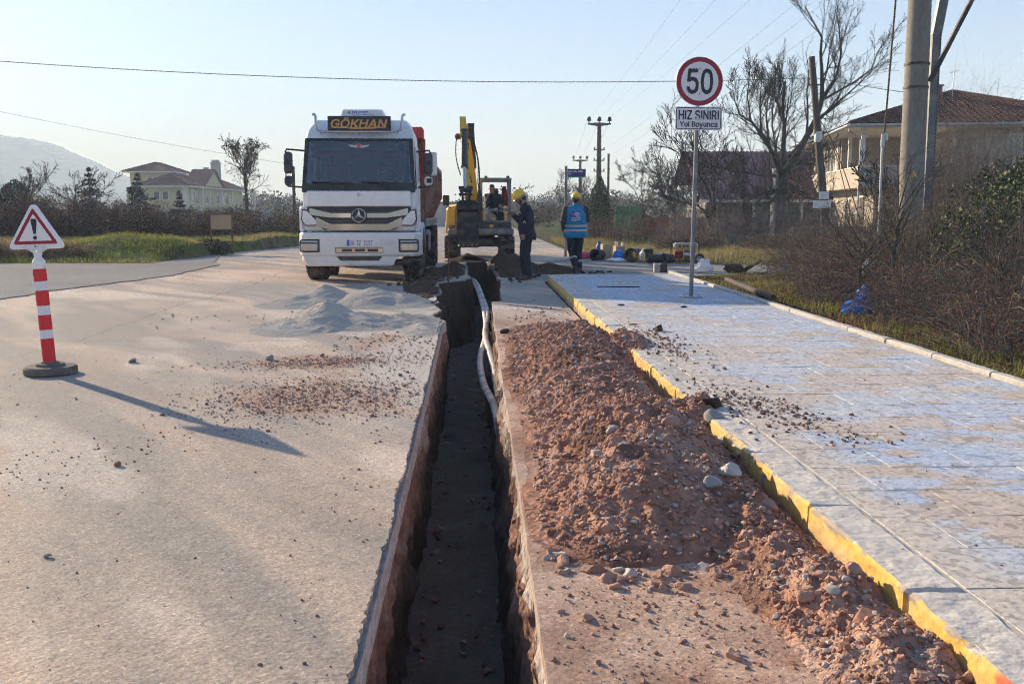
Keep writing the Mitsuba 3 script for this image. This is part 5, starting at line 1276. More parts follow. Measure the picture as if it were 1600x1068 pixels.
tri = sg.Polygon([(-.268, .05), (.268, .05), (0, .455)]).buffer(-.03).buffer(.03)
mb = MB(); mb.prism(tri, -.018, .018, 'y'); mb.xf(mat4(roty(-.03), t0_)); ps = mb.put('sign_panel', 'm_plastic_white', wsn, False, WT)
rt_ = sg.Polygon([(-.208, .092), (.208, .092), (0, .405)]).buffer(-.012).buffer(.012)
mb = MB(); mb.prism(rt_.difference(rt_.buffer(-.027)), -.022, -.0185, 'y'); mb.xf(mat4(roty(-.03), t0_)); mb.put('red_border', 'm_sign_red', ps, False, WT)
mb = MB(); mb.prism(sg.Polygon([(-.010, .180), (.010, .180), (.026, .282), (.026, .298), (.016, .310), (-.016, .310), (-.026, .298), (-.026, .282)]), -.0225, -.0186, 'y'); mb.prism(sg.Point(0, .147).buffer(.017), -.0225, -.0186, 'y')
mb.xf(mat4(roty(-.03), t0_)); mb.put('exclamation_mark', 'm_ink', ps, False, WT)
mb = MB(); mb.prism(sg.box(-.012, .066, .0, .078), -.0205, -.0186, 'y'); mb.prism(sg.box(.006, .070, .03, .074), -.0205, -.0186, 'y'); mb.xf(mat4(roty(-.03), t0_)); mb.put('maker_mark', 'm_ink', ps, False, WT)
# street name sign
nx, ny = 2.83, 31.0
ss = thing('street_sign', 'thin grey pole with a small purple street name plate beyond the walking man', 'street sign')
mb = MB(); mb.cyl((nx, ny, 0), (nx, ny, 2.77), .045, sides=14); mb.put('pole', 'm_grey_paint', ss, 50)
mb = MB(); mb.box((nx + .33, ny, 2.56), (.56, .035, .24), .006); npl = mb.put('name_plate', 'm_purple', ss, False)
mb = MB(); mb.box((nx + .33, ny - .001, 2.435), (.56, .038, .035)); mb.put('plate_strip', 'm_teal', npl, False)
mb = MB()
for x0, ws_, z, h_ in ((.09, (.035, .03, .03, .028), 2.60, .045), (.25, (.03, .025, .03, .028), 2.60, .045), (.40, (.03, .03, .028, .03, .026), 2.60, .045), (.09, (.03, .026, .03), 2.53, .035)):
    x = x0
    for w in ws_: mb.box((nx + x + w / 2 - .02, ny - .02, z), (w - .008, .004, h_)); x += w
mb.put('plate_lettering', 'm_sign_white', npl, False)
# empty board frame on the left verge
bd = thing('board', 'rusty steel board on two posts standing in the left verge', 'sign board')
bx0, by = -8.62, 33.2
for x in (0, .68):
    mb = MB(); mb.bar((bx0 + x, by, 0), (bx0 + x, by, 1.30), .05); mb.put('post', 'm_rust', bd, False)
mb = MB(); mb.box((bx0 + .34, by - .03, 1.04), (.70, .02, .48)); mb.put('panel', 'm_card', bd, False)
mb = MB()
for z in (.79, 1.29): mb.box((bx0 + .34, by - .035, z), (.76, .05, .035))
for x in (-.02, .70): mb.box((bx0 + x, by - .035, 1.04), (.045, .05, .47))
mb.put('frame', 'm_rust', bd, False)
# iron rod in the trench edge
mb = MB(); mb.tube([(-.50, 19.6, -.9), (-.515, 19.58, .1), (-.50, 19.6, .82)], .016, 8); tag(mb.put('iron_rod', 'm_rust', None, 60), 'thin rusty rod standing upright in the trench before the excavator', 'rod')
# cable conduits along the right wall of the trench
def conduit(P, r, lab):
    P = np.array(P, float); from scipy.interpolate import CubicSpline
    t = np.concatenate([[0], np.cumsum(np.linalg.norm(np.diff(P, axis=0), axis=1))]); q = np.arange(0, t[-1], .022)
    C = CubicSpline(t, P)(q); R = r * (1 + .05 * np.sign(np.sin(q * 2 * np.pi / .09)))
    mb = MB(); mb.tube(C, R, 16); tag(mb.put('conduit', 'm_conduit', None, 60), lab, 'pipe')
conduit([(.215, 8.3, -.50), (.20, 8.6, -.42), (.165, 9.2, -.36), (.115, 9.8, -.36), (.07, 11.0, -.38), (.06, 11.8, -.36), (.13, 13.2, -.30), (.16, 15.2, -.22), (.11, 17.8, -.16), (.02, 20.5, -.12), (-.08, 22.2, -.12)], .036, 'front pale grey conduit running along the right trench wall')
conduit([(.245, 9.2, -.44), (.225, 9.9, -.37), (.215, 11.0, -.35), (.17, 12.4, -.30), (.14, 13.6, -.26), (.20, 15.4, -.21), (.15, 17.8, -.14), (.06, 20.5, -.09), (-.04, 22.2, -.10)], .036, 'second pale conduit tucked behind the front one by the trench wall')
# ------------------------------------------------------------------ poles and wires
def wire(a, b, sag, r, lab, m='m_ink', n=28):
    a, b = np.array(a, float), np.array(b, float); t = np.linspace(0, 1, n)[:, None]
    p = a + (b - a) * t; p[:, 2] -= sag * 4 * (t * (1 - t))[:, 0]
    mb = MB(); mb.tube(p, r, 5, False); k = mb.put('overhead_wire', m, None, True); tag(k, lab, 'wire'); return k
# big concrete pole right with steel lattice post behind
px_, py_ = 7.74, 17.6
cp = thing('concrete_pole', 'thick round concrete pole rising out of the thicket at the right', 'utility pole')
mb = MB(); mb.cyl((px_ + .02, py_, -.1), (px_ - .03, py_, 9.5), .225, .165, sides=36); mb.put('shaft', 'm_pole', cp, 50)
for z in (3.55, 3.95):
    mb = MB(); mb.lathe([(.205, -.02), (.214, -.02), (.214, .02), (.205, .02)], (px_, py_, z), 36); mb.put('strap', 'm_dark_metal', cp, 40)
mb = MB(); mb.prism([(-.06, 0), (.06, 0), (0, .11)], -.002, .002, 'y'); mb.xf(mat4(rotz(-.3), (px_ - .06, py_ - .235, 2.0))); tag(mb.put('warning_plate', 'm_yellow', cp, False), 'small yellow plate on the concrete pole')
lp = thing('steel_post', 'perforated grey steel post standing close behind the concrete pole', 'utility pole')
mb = MB(); mb.box((px_ + .47, py_ + .35, 2.2), (.16, .10, 4.6)); mb.bar((px_ + .47, py_ + .35, 4.5), (px_ + .77, py_ + .3, 6.6), .16, .10); sh_ = mb.put('shaft', 'm_grey_paint', lp, False)
mb = MB()
for k in range(60): mb.box((px_ + .53, py_ + .297, 1.3 + k * .055), (.018, .006, .028))
tag(mb.put('punched_holes', 'm_ink', sh_, False), kind='stuff')
mb = MB(); mb.bar((px_ + .20, py_ - .1, 3.65), (px_ + 1.5, py_ - .15, 6.4), .07, .07); mb.put('brace', 'm_dark_metal', lp, False)
# guy wire left of the pole with its insulator
gk = thing('guy_wire', 'taut guy wire with insulator left of the concrete pole', 'wire')
gx_, gy_ = 7.18, 17.3
mb = MB(); mb.tube([(gx_ - .08, gy_, 2.75), (gx_ + .06, gy_, 6.5)], .016, 8); mb.put('rod', 'm_rust', gk, 60)
mb = MB(); mb.box((gx_ - .10, gy_, 2.62), (.07, .05, .24), .015); mb.box((gx_ - .04, gy_, 2.68), (.05, .05, .14), .01); mb.put('insulator', 'm_steel', gk, False)
mb = MB(); mb.cyl((gx_ - .09, gy_, 0), (gx_ - .11, gy_, 2.55), .022, sides=8); mb.put('anchor_rod', 'm_steel', gk, 60)
# leaning wooden pole with two white plates
wp = thing('wooden_pole', 'old leaning wooden pole with blank white plates before the pale house', 'utility pole')
wx, wy = 12.05, 34.0
a_, b_ = np.array([wx + .12, wy, -.1]), np.array([wx - .65, wy + .15, 6.55])
mb = MB(); mb.cyl(a_, b_, .155, .10, sides=18); mb.put('shaft', 'm_wood', wp, 50)
for z, w, dx in ((1.62, .62, -.12), (1.92, .34, -.02)):
    mb = MB(); c_ = a_ + (b_ - a_) * (z + .1) / 6.65; mb.box(c_ + [dx, -.17, 0], (w, .02, .26), .004); mb.put('blank_plate', 'm_sign_white', wp, False)
mb = MB(); c_ = a_ + (b_ - a_) * .86; mb.box(c_ + [0, -.05, 0], (.5, .05, .05)); mb.cyl(c_ + [-.2, -.05, 0], c_ + [-.2, -.05, .12], .035, sides=8); mb.put('cross_arm', 'm_dark_metal', wp, False)
mb = MB(); c_ = a_ + (b_ - a_) * .60; mb.lathe([(.128, -.18), (.131, -.18), (.131, .18), (.128, .18)], c_, 18); mb.put('sleeve_band', 'm_steel', wp, 40)
# street lamp post, white pipe post and far poles
def tee_pole(x, y, h, r, arm, lab, racks=True):
    t_ = thing('power_pole', lab, 'utility pole')
    mb = MB(); mb.cyl((x, y, 0), (x, y, h), r * 1.5, r, sides=14); mb.put('shaft', 'm_wood', t_, 50)
    mb = MB(); mb.prism([(-arm, -.05), (-arm, .03), (0, .08), (arm, .03), (arm, -.05), (.1, -.16), (-.1, -.16)], -.08, .08, 'y'); mb.xf(mat4(np.eye(3), (x, y - .02, h))); ar = mb.put('cross_arm', 'm_wood', t_, False)
    for dx in (-arm + .1, 0, arm - .1):
        mb = MB(); mb.lathe([(.03, 0), (.03, .14), (.14, .16), (.15, .26), (.10, .28), (.13, .32), (.12, .40), (.05, .44), (0, .45)], (x + dx, y, h + .03), 14); mb.put('insulator', 'm_ink', ar, 40)
    if racks:
        for z in (.76, .66, .56):
            mb = MB(); mb.box((x, y - .14, h * z), (.75, .07, .07)); 
            for dx in (-.33, .33): mb.cyl((x + dx, y - .14, h * z), (x + dx, y - .14, h * z + .16), .04, sides=8)
            mb.put('rack', 'm_dark_metal', t_, False)
    return t_
tee_pole(8.55, 69, 7.25, .14, .80, 'tall concrete power pole with three insulators behind the clipped cypress')
tee_pole(11.8, 112, 6.9, .14, .85, 'farther concrete power pole between street sign and cypress', False)
# far posts near the excavator
mb = MB(); mb.cyl((12.9, 43, 0), (12.9, 43, 3.2), .10, .08, sides=12); tag(mb.put('post', 'm_white', None, 50), 'slim white pipe post left of the walnut trunk', 'post')
mb = MB(); mb.cyl((9.35, 70, 0), (9.35, 70, 5.3), .09, .08, sides=10); tag(mb.put('post', 'm_wood', None, 50), 'dark short post right of the tall power pole', 'post')
mb = MB(); mb.cyl((-10.3, 58, 0), (-10.3, 58, 3.9), .10, .09, sides=10); tag(mb.put('post', 'm_wood', None, 50), 'thin dark post just left of the truck cab', 'post')
mb = MB(); mb.box((5.6, 62, 1.0), (.28, .06, .36)); mb.cyl((5.6, 62.05, 0), (5.6, 62.05, 1.0), .03, sides=8); tag(mb.put('marker_plate', 'm_yellow', None, False), 'small yellow plate on a stake in the far verge', 'sign')
# wires
wire((-22, 33, 6.65), (11.55, 34.1, 5.85), .55, .012, 'long dark cable crossing the whole sky to the wooden pole')
wire((11.5, 34.1, 5.85), (40, 43.5, 5.9), .75, .012, 'dark cable running on from the wooden pole over the house roof')
wire((-60, 62, 15.2), (-13, 70, 4.6), .9, .010, 'thin wire falling towards the bare tree right of the villa', 'm_twig_grey')
for k, (xa, xb) in enumerate(((7.85, 4.6), (8.55, 6.0), (9.25, 7.4))):
    wire((xa, 69, 7.7), (xb + 1.2, 8, 9.2), .5, .004, ('leftmost', 'middle', 'rightmost')[k] + ' of the three high thin wires over the speed sign', 'm_twig_grey')
for k, z in enumerate((5.6, 4.9, 4.15)):
    wire((8.9, 69, z), (9.0, 16.5, 7.9 - .55 * k), .35, .0045, ('highest', 'middle', 'lowest')[k] + ' of the three rack wires running to the concrete pole', 'm_twig_grey')
for k, (dx, h_) in enumerate(((-.8, 7.3), (.0, 7.3), (.8, 7.3))):
    wire((8.55 + dx, 69, 7.7), (11.8 + dx, 112, 7.3), .5, .008, ('left', 'middle', 'right')[k] + ' wire between the two far power poles', 'm_twig_grey')
# ------------------------------------------------------------------ houses
def frame_of(x, y, ang):
    return T().translate([x, y, 0]).rotate([0, 0, 1], math.degrees(ang))
class House:
    def __init__(self, base, label, x, y, ang, cat='house'):
        self.k = thing(base, label, cat); self.to = frame_of(x, y, ang)
    def part(self, mb, base, m, parent=None, smooth=False):
        return mb.put(base, m, parent or self.k, smooth, self.to)
    def window(self, wall_key, c, w, h, axis, sgn, frame='m_trim', pane='m_darkwin', bars=1, depth=.10):
        """axis 'x': on a wall whose normal is +-x; 'y' likewise; c = centre on the wall plane"""
        def B(du, dz, su, sz, off, th, mb):
            s = (th, su, sz) if axis == 'x' else (su, th, sz)
            o = (sgn * off, du, dz) if axis == 'x' else (du, sgn * off, dz)
            mb.box(np.array(c) + o, s)
        mb = MB(); t = .09
        for du in (-w / 2, w / 2): B(du, 0, t, h + t, .02, .10, mb)
        for dz in (-h / 2, h / 2): B(0, dz, w - t, t, .02, .10, mb)
        for q in range(bars): B(-w / 2 + w * (q + 1) / (bars + 1), 0, .05, h - t, .0, .06, mb)
        wk = self.part(mb, 'window', frame)
        mb = MB(); B(0, 0, w - .02, h - .02, -.01, .03, mb); self.part(mb, 'pane', pane, wk)
        return wk
def tile_slope(a, b, c, d, nu, nv, amp=.035, step=.05):
    """roof slope a-b (eave) to d-c (ridge) with pantile waves and stepped courses"""
    a, b, c, d = (np.array(q, float) for q in (a, b, c, d))
    rows, U = [], np.linspace(0, 1, nu)
    n = np.cross(b - a, d - a); n /= np.linalg.norm(n)
    w = np.linalg.norm(b - a)
    vs = []
    for k in range(nv):
        for t, h in ((k / nv, step), ((k + .97) / nv, .0)):
            L0, L1 = a + (d - a) * t, b + (c - b) * t
            p = L0 + (L1 - L0) * U[:, None]
            s = (L0 - a) @ (b - a) / w + U * np.linalg.norm(L1 - L0)
            vs.append(p + n * (h + amp * np.cos(s * 2 * np.pi / .30))[:, None])
    m = len(vs); v = np.array(vs).reshape(-1, 3)
    i, j = np.meshgrid(np.arange(m - 1), np.arange(nu - 1), indexing='ij')
    return v, np.stack([i * nu + j, i * nu + j + 1, (i + 1) * nu + j + 1, (i + 1) * nu + j], -1).reshape(-1, 4)
def hip_roof(H, u0, u1, v0, v1, ze, zr, m, nu=150, nv=16, th=.12, ridge_along='v', bname='roof', parent=None, fascia='m_trim'):
    du, dv = u1 - u0, v1 - v0
    if ridge_along == 'v':
        q = min(du, dv) / 2 * .98; r0, r1 = ((u0 + u1) / 2, v0 + q, zr), ((u0 + u1) / 2, v1 - q, zr)
        slopes = [((u0, v0, ze), (u1, v0, ze), r0, r0), ((u1, v0, ze), (u1, v1, ze), r1, r0), ((u1, v1, ze), (u0, v1, ze), r1, r1), ((u0, v1, ze), (u0, v0, ze), r0, r1)]
    else:
        q = min(du, dv) / 2 * .98; r0, r1 = (u0 + q, (v0 + v1) / 2, zr), (u1 - q, (v0 + v1) / 2, zr)
        slopes = [((u0, v0, ze), (u1, v0, ze), r1, r0), ((u1, v0, ze), (u1, v1, ze), r1, r1), ((u1, v1, ze), (u0, v1, ze), r0, r1), ((u0, v1, ze), (u0, v0, ze), r0, r0)]
    mb = MB()
    for s_ in slopes: mb.add(*tile_slope(*s_, nu, nv))
    k = H.part(mb, bname, m, parent)
    mb = MB()
    for e0, e1 in (((u0, v0), (u1, v0)), ((u1, v0), (u1, v1)), ((u1, v1), (u0, v1)), ((u0, v1), (u0, v0))):
        mb.bar((*e0, ze - .09), (*e1, ze - .09), .08, .18)
    mb.box(((u0 + u1) / 2, (v0 + v1) / 2, ze - .15), (du - .1, dv - .1, .05))
    H.part(mb, 'fascia', fascia, k)
    mb = MB()
    cs = [(u0, v0, ze), (u1, v0, ze), (u1, v1, ze), (u0, v1, ze)]
    ends = [r0, r0, r1, r1] if ridge_along == 'v' else [r0, r1, r1, r0]
    for c_, e in list(zip(cs, ends)) + [(r0, r1)]:
        c_, e = np.array(c_), np.array(e); L = np.linalg.norm(e - c_)
        n = max(1, int(L / .38))
        for q in range(n):
            a_, b_ = c_ + (e - c_) * q / n, c_ + (e - c_) * (q + 1) / n
            mb.cyl(a_ + [0, 0, .03], b_ + [0, 0, .055], .12, .10, sides=8)
    H.part(mb, 'ridge_tiles', m, k)
    return k
# pale two-storey house on the right
hs = House('house', 'pale cream two storey house with brown tiled hip roof behind the thicket', 19.3, 49.8, math.atan2(-3.2, 18.2))
mb = MB(); mb.box((5.95, 9.2, 1.3), (10.1, 16.6, 2.6)); gw = hs.part(mb, 'wall', 'm_cream')
mb = MB(); mb.box((5.75, 9.0, 2.66), (11.5, 18, .22)); hs.part(mb, 'floor_slab', 'm_cream')
mb = MB(); mb.box((7.9, 9.0, 4.15), (6.6, 17.4, 2.78)); mb.box((2.45, 12.3, 4.15), (4.3, 10.8, 2.78)); uw = hs.part(mb, 'upper_wall', 'm_cream')
mb = MB(); mb.box((.06, 7.6, 3.17), (.12, 15.1, .82)); mb.box((2.3, .06, 3.17), (4.4, .12, .82)); hs.part(mb, 'parapet', 'm_cream')
mb = MB(); mb.box((.06, 7.6, 3.60), (.18, 15.2, .06)); mb.box((2.3, .06, 3.60), (4.5, .18, .06)); hs.part(mb, 'parapet_cap', 'm_trim')
for u, v in ((.10, .10), (.10, 3.4), (4.4, .10)):
    mb = MB(); mb.box((u, v, 4.6), (.18, .18, 1.95)); hs.part(mb, 'column', 'm_trim')
for v in (8.3, 10.4, 12.6, 14.6): hs.window(uw, (.30, v, 4.45), 1.25, 1.55, 'x', -1, pane='m_curtain_white' if v in (8.3, 12.6) else 'm_darkwin', frame='m_trim')
for v in (7.3, 9.35, 11.5, 13.6):
    mb = MB(); mb.box((.28, v, 4.4), (.06, .30, 1.9)); hs.part(mb, 'shutter', 'm_wood', uw)
hs.window(uw, (6.5, .30, 4.3), 2.2, 1.6, 'y', -1, pane='m_curtain_white', bars=3); hs.window(uw, (9.5, .30, 4.3), 1.6, 1.5, 'y', -1, bars=2); hs.window(uw, (4.55, 2.6, 4.2), 1.4, 1.7, 'x', -1, pane='m_curtain_white')
hs.window(gw, (.90, 7.5, 1.4), 1.1, 1.2, 'x', -1); hs.window(gw, (.90, 12.5, 1.4), 1.3, 1.2, 'x', -1, pane='m_curtain_white'); hs.window(gw, (4.0, .90, 1.4), 1.5, 1.2, 'y', -1)
mb = MB(); mb.box((.88, 3.6, 1.05), (.08, 1.0, 2.1)); dr_ = hs.part(mb, 'door', 'm_wood'); mb = MB(); mb.box((.86, 3.6, 2.14), (.12, 1.2, .1)); hs.part(mb, 'door_frame', 'm_trim', dr_)
rk = hip_roof(hs, -.75, 12.2, -.75, 18.7, 5.62, 7.75, 'm_roof', nu=260, nv=20)
mb = MB(); mb.box((4.6, 4.6, 7.2), (.55, .55, 1.5)); mb.box((4.6, 4.6, 7.98), (.66, .66, .08)); hs.part(mb, 'chimney', 'm_brick', rk)
mb = MB(); mb.tube([(-.72, -.55, 5.5), (-.72, -.55, 5.3), (-.05, -.05, 4.9), (-.05, -.05, .2)], .05, 8); hs.part(mb, 'downpipe', 'm_steel')
mb = MB(); mb.tube([(-.78, -.82, 5.52), (12.2, -.82, 5.52)], .07, 8); mb.tube([(-.82, -.78, 5.52), (-.82, 18.7, 5.52)], .07, 8); hs.part(mb, 'gutter', 'm_steel')
mb = MB(); mb.tube([(5.4, 4.4, 7.3), (5.45, 4.4, 9.1)], .02, 6); mb.tube([(5.2, 4.4, 8.6), (5.7, 4.4, 8.75)], .014, 5); hs.part(mb, 'aerial', 'm_steel')
mb = MB(); mb.box((-.02, .0, 2.5), (.10, .3, .12)); hs.part(mb, 'lamp', 'm_white')
# low garden wall in front of it
mb = MB(); mb.bar((13.3, 41.5, .35), (22.5, 40.2, .35), .18, .8)
tag(mb.put('garden_wall', 'm_cream', None, False), 'low pale garden wall before the cream house', 'wall')
# maroon metal-roofed shed behind the walnut
sd = House('shed', 'low building with a big maroon sheet metal roof behind the walnut tree', 14.2, 62, -.05, 'building')
mb = MB(); mb.box((4.4, 4.5, .95), (8.2, 7.0, 1.9)); sw_ = sd.part(mb, 'wall', 'm_dark_metal')
def corr(u0, u1, v0, v1, z0, z1):
    n = int((u1 - u0) / .06); U = np.linspace(u0, u1, n); o = .03 * np.cos(U * 2 * np.pi / .33)
    v = np.vstack([np.column_stack([U, 0 * U + v0, z0 + o]), np.column_stack([U, 0 * U + v1, z1 + o])]); i = np.arange(n - 1)
    return v, np.stack([i, i + 1, i + 1 + n, i + n], 1)
mb = MB(); mb.add(*corr(-.2, 9.3, 0, 7.5, 2.05, 5.45)); mb.add(*corr(-.2, 9.3, 7.5, 12, 5.45, 3.2)); rf = sd.part(mb, 'roof', 'm_roof_maroon', smooth=True)
mb = MB(); mb.box((4.55, -.03, 1.98), (9.5, .08, .16)); sd.part(mb, 'eave_board', 'm_trim', rf)
for u in (.2, 3.2, 6.2, 9.1):
    mb = MB(); mb.box((u, .15, .95), (.12, .12, 1.9)); sd.part(mb, 'post', 'm_trim')
mb = MB()
for k in range(34): mb.box((16.2 + k * .21, 41.6, .38), (.12, .025, .72))
for z in (.2, .6): mb.box((19.7, 41.63, z), (7.2, .03, .06))
tag(mb.put('picket_fence', 'm_wood', None, False), 'grey weathered picket fence beside the walnut trunk', 'fence')
# green gate with brick pillar
gt = thing('gate', 'green sheet metal gate between brick pillars beyond the cypress', 'gate')
for k, x in enumerate((8.15, 9.0)):
    mb = MB(); mb.box((x + .40, 58, .95), (.78, .04, 1.35)); lf_ = mb.put('leaf', 'm_green_paint', gt, False)
    mb = MB()
    for dx in (.03, .27, .52, .77): mb.box((x + dx, 57.95, .95), (.05, .05, 1.42))
    for z in (.28, .95, 1.64): mb.box((x + .40, 57.95, z), (.78, .04, .05))
    mb.put('frame', 'm_green_paint', lf_, False)
for x, h_ in ((8.0, .95), (9.95, 1.1)):
    mb = MB(); mb.box((x + (.1 if x > 9 else -.15), 57.6, h_ / 2), (.42, .42, h_)); mb.put('pillar', 'm_brick', gt, False)
mb = MB(); mb.box((13.2, 57.7, .5), (6.0, .2, 1.0)); tag(mb.put('garden_wall', 'm_brick', None, False), 'low reddish brick wall right of the green gate', 'wall')
# yellow villa far left
vl = House('villa', 'large yellow villa with brown hip roofs beyond the left hedge', 0, 0, 0.0)
mb = MB(); mb.box((-45.6, 168, 2.0), (6.4, 36, 5.7)); vw = vl.part(mb, 'wall', 'm_house_yellow')
mb = MB(); mb.box((-51.3, 166, 3.2), (6.0, 9, 8.4)); tw = vl.part(mb, 'tower_wall', 'm_house_yellow')
mb = MB(); mb.box((-48.9, 160, 2.0), (6, 15, 5.6)); vl.part(mb, 'rear_wall', 'm_house_yellow')
r1 = hip_roof(vl, -49.6, -41.5, 149, 187, 4.95, 6.75, 'm_roof_far', nu=60, nv=8)
r2 = hip_roof(vl, -55.2, -47.2, 160.5, 171.5, 7.45, 8.95, 'm_roof_far', nu=40, nv=6)
for x, y in ((-48.6, 149.93), (-42.55, 149.93)):
    mb = MB(); mb.box((x, y, 2.0), (.7, .2, 5.7)); vl.part(mb, 'pilaster', 'm_trim', vw)
for y in (152.5, 158.5, 163, 171, 178):
    mb = MB(); mb.box((-42.36, y, 2.0), (.2, .6, 5.7)); vl.part(mb, 'pilaster', 'm_trim', vw)
mb = MB(); mb.box((-45.6, 149.93, 1.35), (6.6, .24, .25)); mb.box((-42.33, 168, 1.35), (.24, 36, .25)); vl.part(mb, 'string_course', 'm_trim', vw)
for x in (-46.7, -45.4): vl.window(vw, (x, 149.97, 3.55), .85, 1.2, 'y', -1, bars=0)
vl.window(vw, (-45.8, 149.97, .75), .9, .6, 'y', -1, bars=0)
for y in (155.3, 161, 168, 174): vl.window(vw, (-42.37, y, 3.3), 2.0, 1.8, 'x', 1, bars=2)
vl.window(tw, (-51.2, 161.47, 5.9), .8, 1.2, 'y', -1, bars=0)
mb = MB(); mb.prism([(158, 5.0), (170, 5.0), (164, 7.6)], -45.2, -41.9, 'x'); dm = vl.part(mb, 'gable', 'm_house_yellow', r1)
mb = MB(); mb.bar((-43.4, 157.3, 4.9), (-43.4, 164, 7.85), 3.6, .16); mb.bar((-43.4, 170.7, 4.9), (-43.4, 164, 7.85), 3.6, .16); vl.part(mb, 'gable_roof', 'm_roof_far', r1)
for x, y, w, h_ in ((-43.5, 172, 1.35, 9.2), (-44.6, 170, .9, 7.9)):
    mb = MB(); mb.box((x, y, h_ - 2), (w, w, 4)); mb.box((x, y, h_ + .05), (w * 1.15, w * 1.15, .2)); mb.box((x, y, h_ + .35), (w * .8, w * .8, .4)); vl.part(mb, 'chimney', 'm_concrete', r1)
for x in (-49, -45.4, -41.8):
    mb = MB(); mb.cyl((x, 193, 0), (x, 193, 4.8), .3, sides=12); vl.part(mb, 'porch_column', 'm_trim')
mb = MB(); mb.box((-45.5, 190.5, 4.95), (8.6, 7, .25)); vl.part(mb, 'porch_roof', 'm_trim')
mb = MB(); mb.bar((-75, 128, .5), (-12, 135, .5), .3, 1.7); tag(mb.put('boundary_wall', 'm_concrete', None, False), 'long grey boundary wall in front of the villa', 'wall')
# hazy house farther back
hz = House('house', 'hazy house with a roof lantern between the villa and the truck', 0, 0, 0)
mb = MB(); mb.box((-68, 330, 1.4), (8.4, 9, 3.2)); hw = hz.part(mb, 'wall', 'm_trim'); hr_ = hip_roof(hz, -73.2, -62.2, 324.5, 336, 3.2, 4.5, 'm_roof_far', nu=30, nv=5)
mb = MB()
for x in (-69.7, -66.9):
    for y in (329, 331.5): mb.box((x, y, 4.8), (.35, .35, 1.2))
mb.box((-68.3, 330, 4.35), (3.2, 3, .5)); hz.part(mb, 'lantern', 'm_trim', hr_)
hip_roof(hz, -70.6, -66.0, 328, 332, 5.5, 6.6, 'm_roof_far', nu=20, nv=4, bname='lantern_roof')
for x in (-63.4, -62.7):
    mb = MB(); mb.cyl((x, 325.5, 0), (x, 325.5, 3.1), .18, sides=8); hz.part(mb, 'porch_column', 'm_trim')
for x in (-71, -68.5, -66): hz.window(hw, (x, 325.47, 1.9), 1.1, 1.3, 'y', -1, bars=0)
# small far shed seen between truck and excavator
fs = House('shed', 'grey flat roofed far shed between truck and excavator', -4.2, 88, 0, 'building')
mb = MB(); mb.box((1.2, 2, .9), (3.2, 4, 2.2)); fs.part(mb, 'wall', 'm_concrete'); mb = MB(); mb.box((1.2, 2, 2.07), (3.5, 4.3, .14)); fs.part(mb, 'roof', 'm_grey_paint')
# ------------------------------------------------------------------ hills
def hill(name_, lab, cx, cy, prof, depth, seed, amp, m='m_hill', canopy=2.2):
    """ridge profile prof: (x, z) across; falls off in depth"""
    X = np.arange(prof[0][0], prof[-1][0], 6.0); Yd = np.linspace(-1, 1, 60)
    Z = np.interp(X, [p[0] for p in prof], [p[1] for p in prof])
    gx, gy = np.meshgrid(X, Yd, indexing='ij')
    z = Z[:, None] * (np.cos(gy * np.pi / 2) ** 1.1)
    p3 = np.stack([gx / 60, gy * depth / 60, 0 * gx + seed], -1)
    z = z + (meshkit.fbm(p3, 4, seed) - .5) * amp * np.clip(z / 10, 0, 1) + (meshkit.noise(np.stack([gx / 7, gy * depth / 7, 0 * gx], -1), seed) - .3) * canopy * np.clip(z / 6, 0, 1) - 1
    mb = MB(); mb.add(np.stack([gx + cx, gy * depth + cy, z], -1).reshape(-1, 3), grid_faces(*gx.shape))
    tag(mb.put(name_, m, None, True), lab, 'hill', kind='structure')
HS = 1.85
hill('hill', 'big hazy wooded hill at the left', 0, 900 * HS, [(x * HS, z * HS) for x, z in [(-1150, 30), (-830, 54), (-590, 64), (-480, 66), (-405, 64), (-372, 56), (-345, 43), (-322, 34), (-299, 25), (-271, 17), (-241, 12), (-216, 13), (-184, 10), (-138, 4), (-83, 0)]], 500, 3, 16, canopy=5)
hill('hill_range', 'low hazy hills low on the horizon behind the houses', 0, 1050, [(-1500, 26), (-560, 22), (-470, 16), (-400, 7), (-340, 4), (-200, 5), (0, 5), (150, 5), (440, 8), (1180, 14), (1700, 15)], 180, 9, 6, canopy=3)
# ------------------------------------------------------------------ vegetation
def unit(v): return v / (np.linalg.norm(v, axis=-1, keepdims=True) + 1e-9)
def spawn(P, R, r, per, t0, t1, ang, lr, rr, k, up=.15, wig=.10, taper=.25):
    """children of the polylines P (n,k0,3): per children each"""
    n, k0 = R.shape; per = max(1, per)
    idx = np.repeat(np.arange(n), per); t = t0 + (t1 - t0) * ((np.tile(np.arange(per), n) + r.random(n * per)) / per)
    L = np.linalg.norm(np.diff(P, axis=1), axis=-1).sum(1)[idx]
    f = t * (k0 - 1); i = np.minimum(f.astype(int), k0 - 2); w = (f - i)[:, None]
    base = P[idx, i] * (1 - w) + P[idx, i + 1] * w
    d = unit(P[idx, i + 1] - P[idx, i]); rad = (R[idx, i] * (1 - w[:, 0]) + R[idx, i + 1] * w[:, 0])
    q = unit(np.cross(d, r.normal(size=d.shape))); a = ang * r.uniform(.6, 1.35, len(idx))[:, None]
    D = unit(d * np.cos(a) + q * np.sin(a))
    len_ = L * lr * r.uniform(.55, 1.25, len(idx)) * (1.15 - .55 * t)
    pts = [base]; s = len_ / (k - 1)
    for _ in range(k - 1):
        D = unit(D + wig * r.normal(size=D.shape) + np.array([0, 0, up]) / (k - 1) * 2)
        pts.append(pts[-1] + D * s[:, None])
    C = np.stack(pts, 1); r0 = np.minimum(rad * rr * .8, len_ * .024)
    return C, r0[:, None] * np.linspace(1, taper, k)
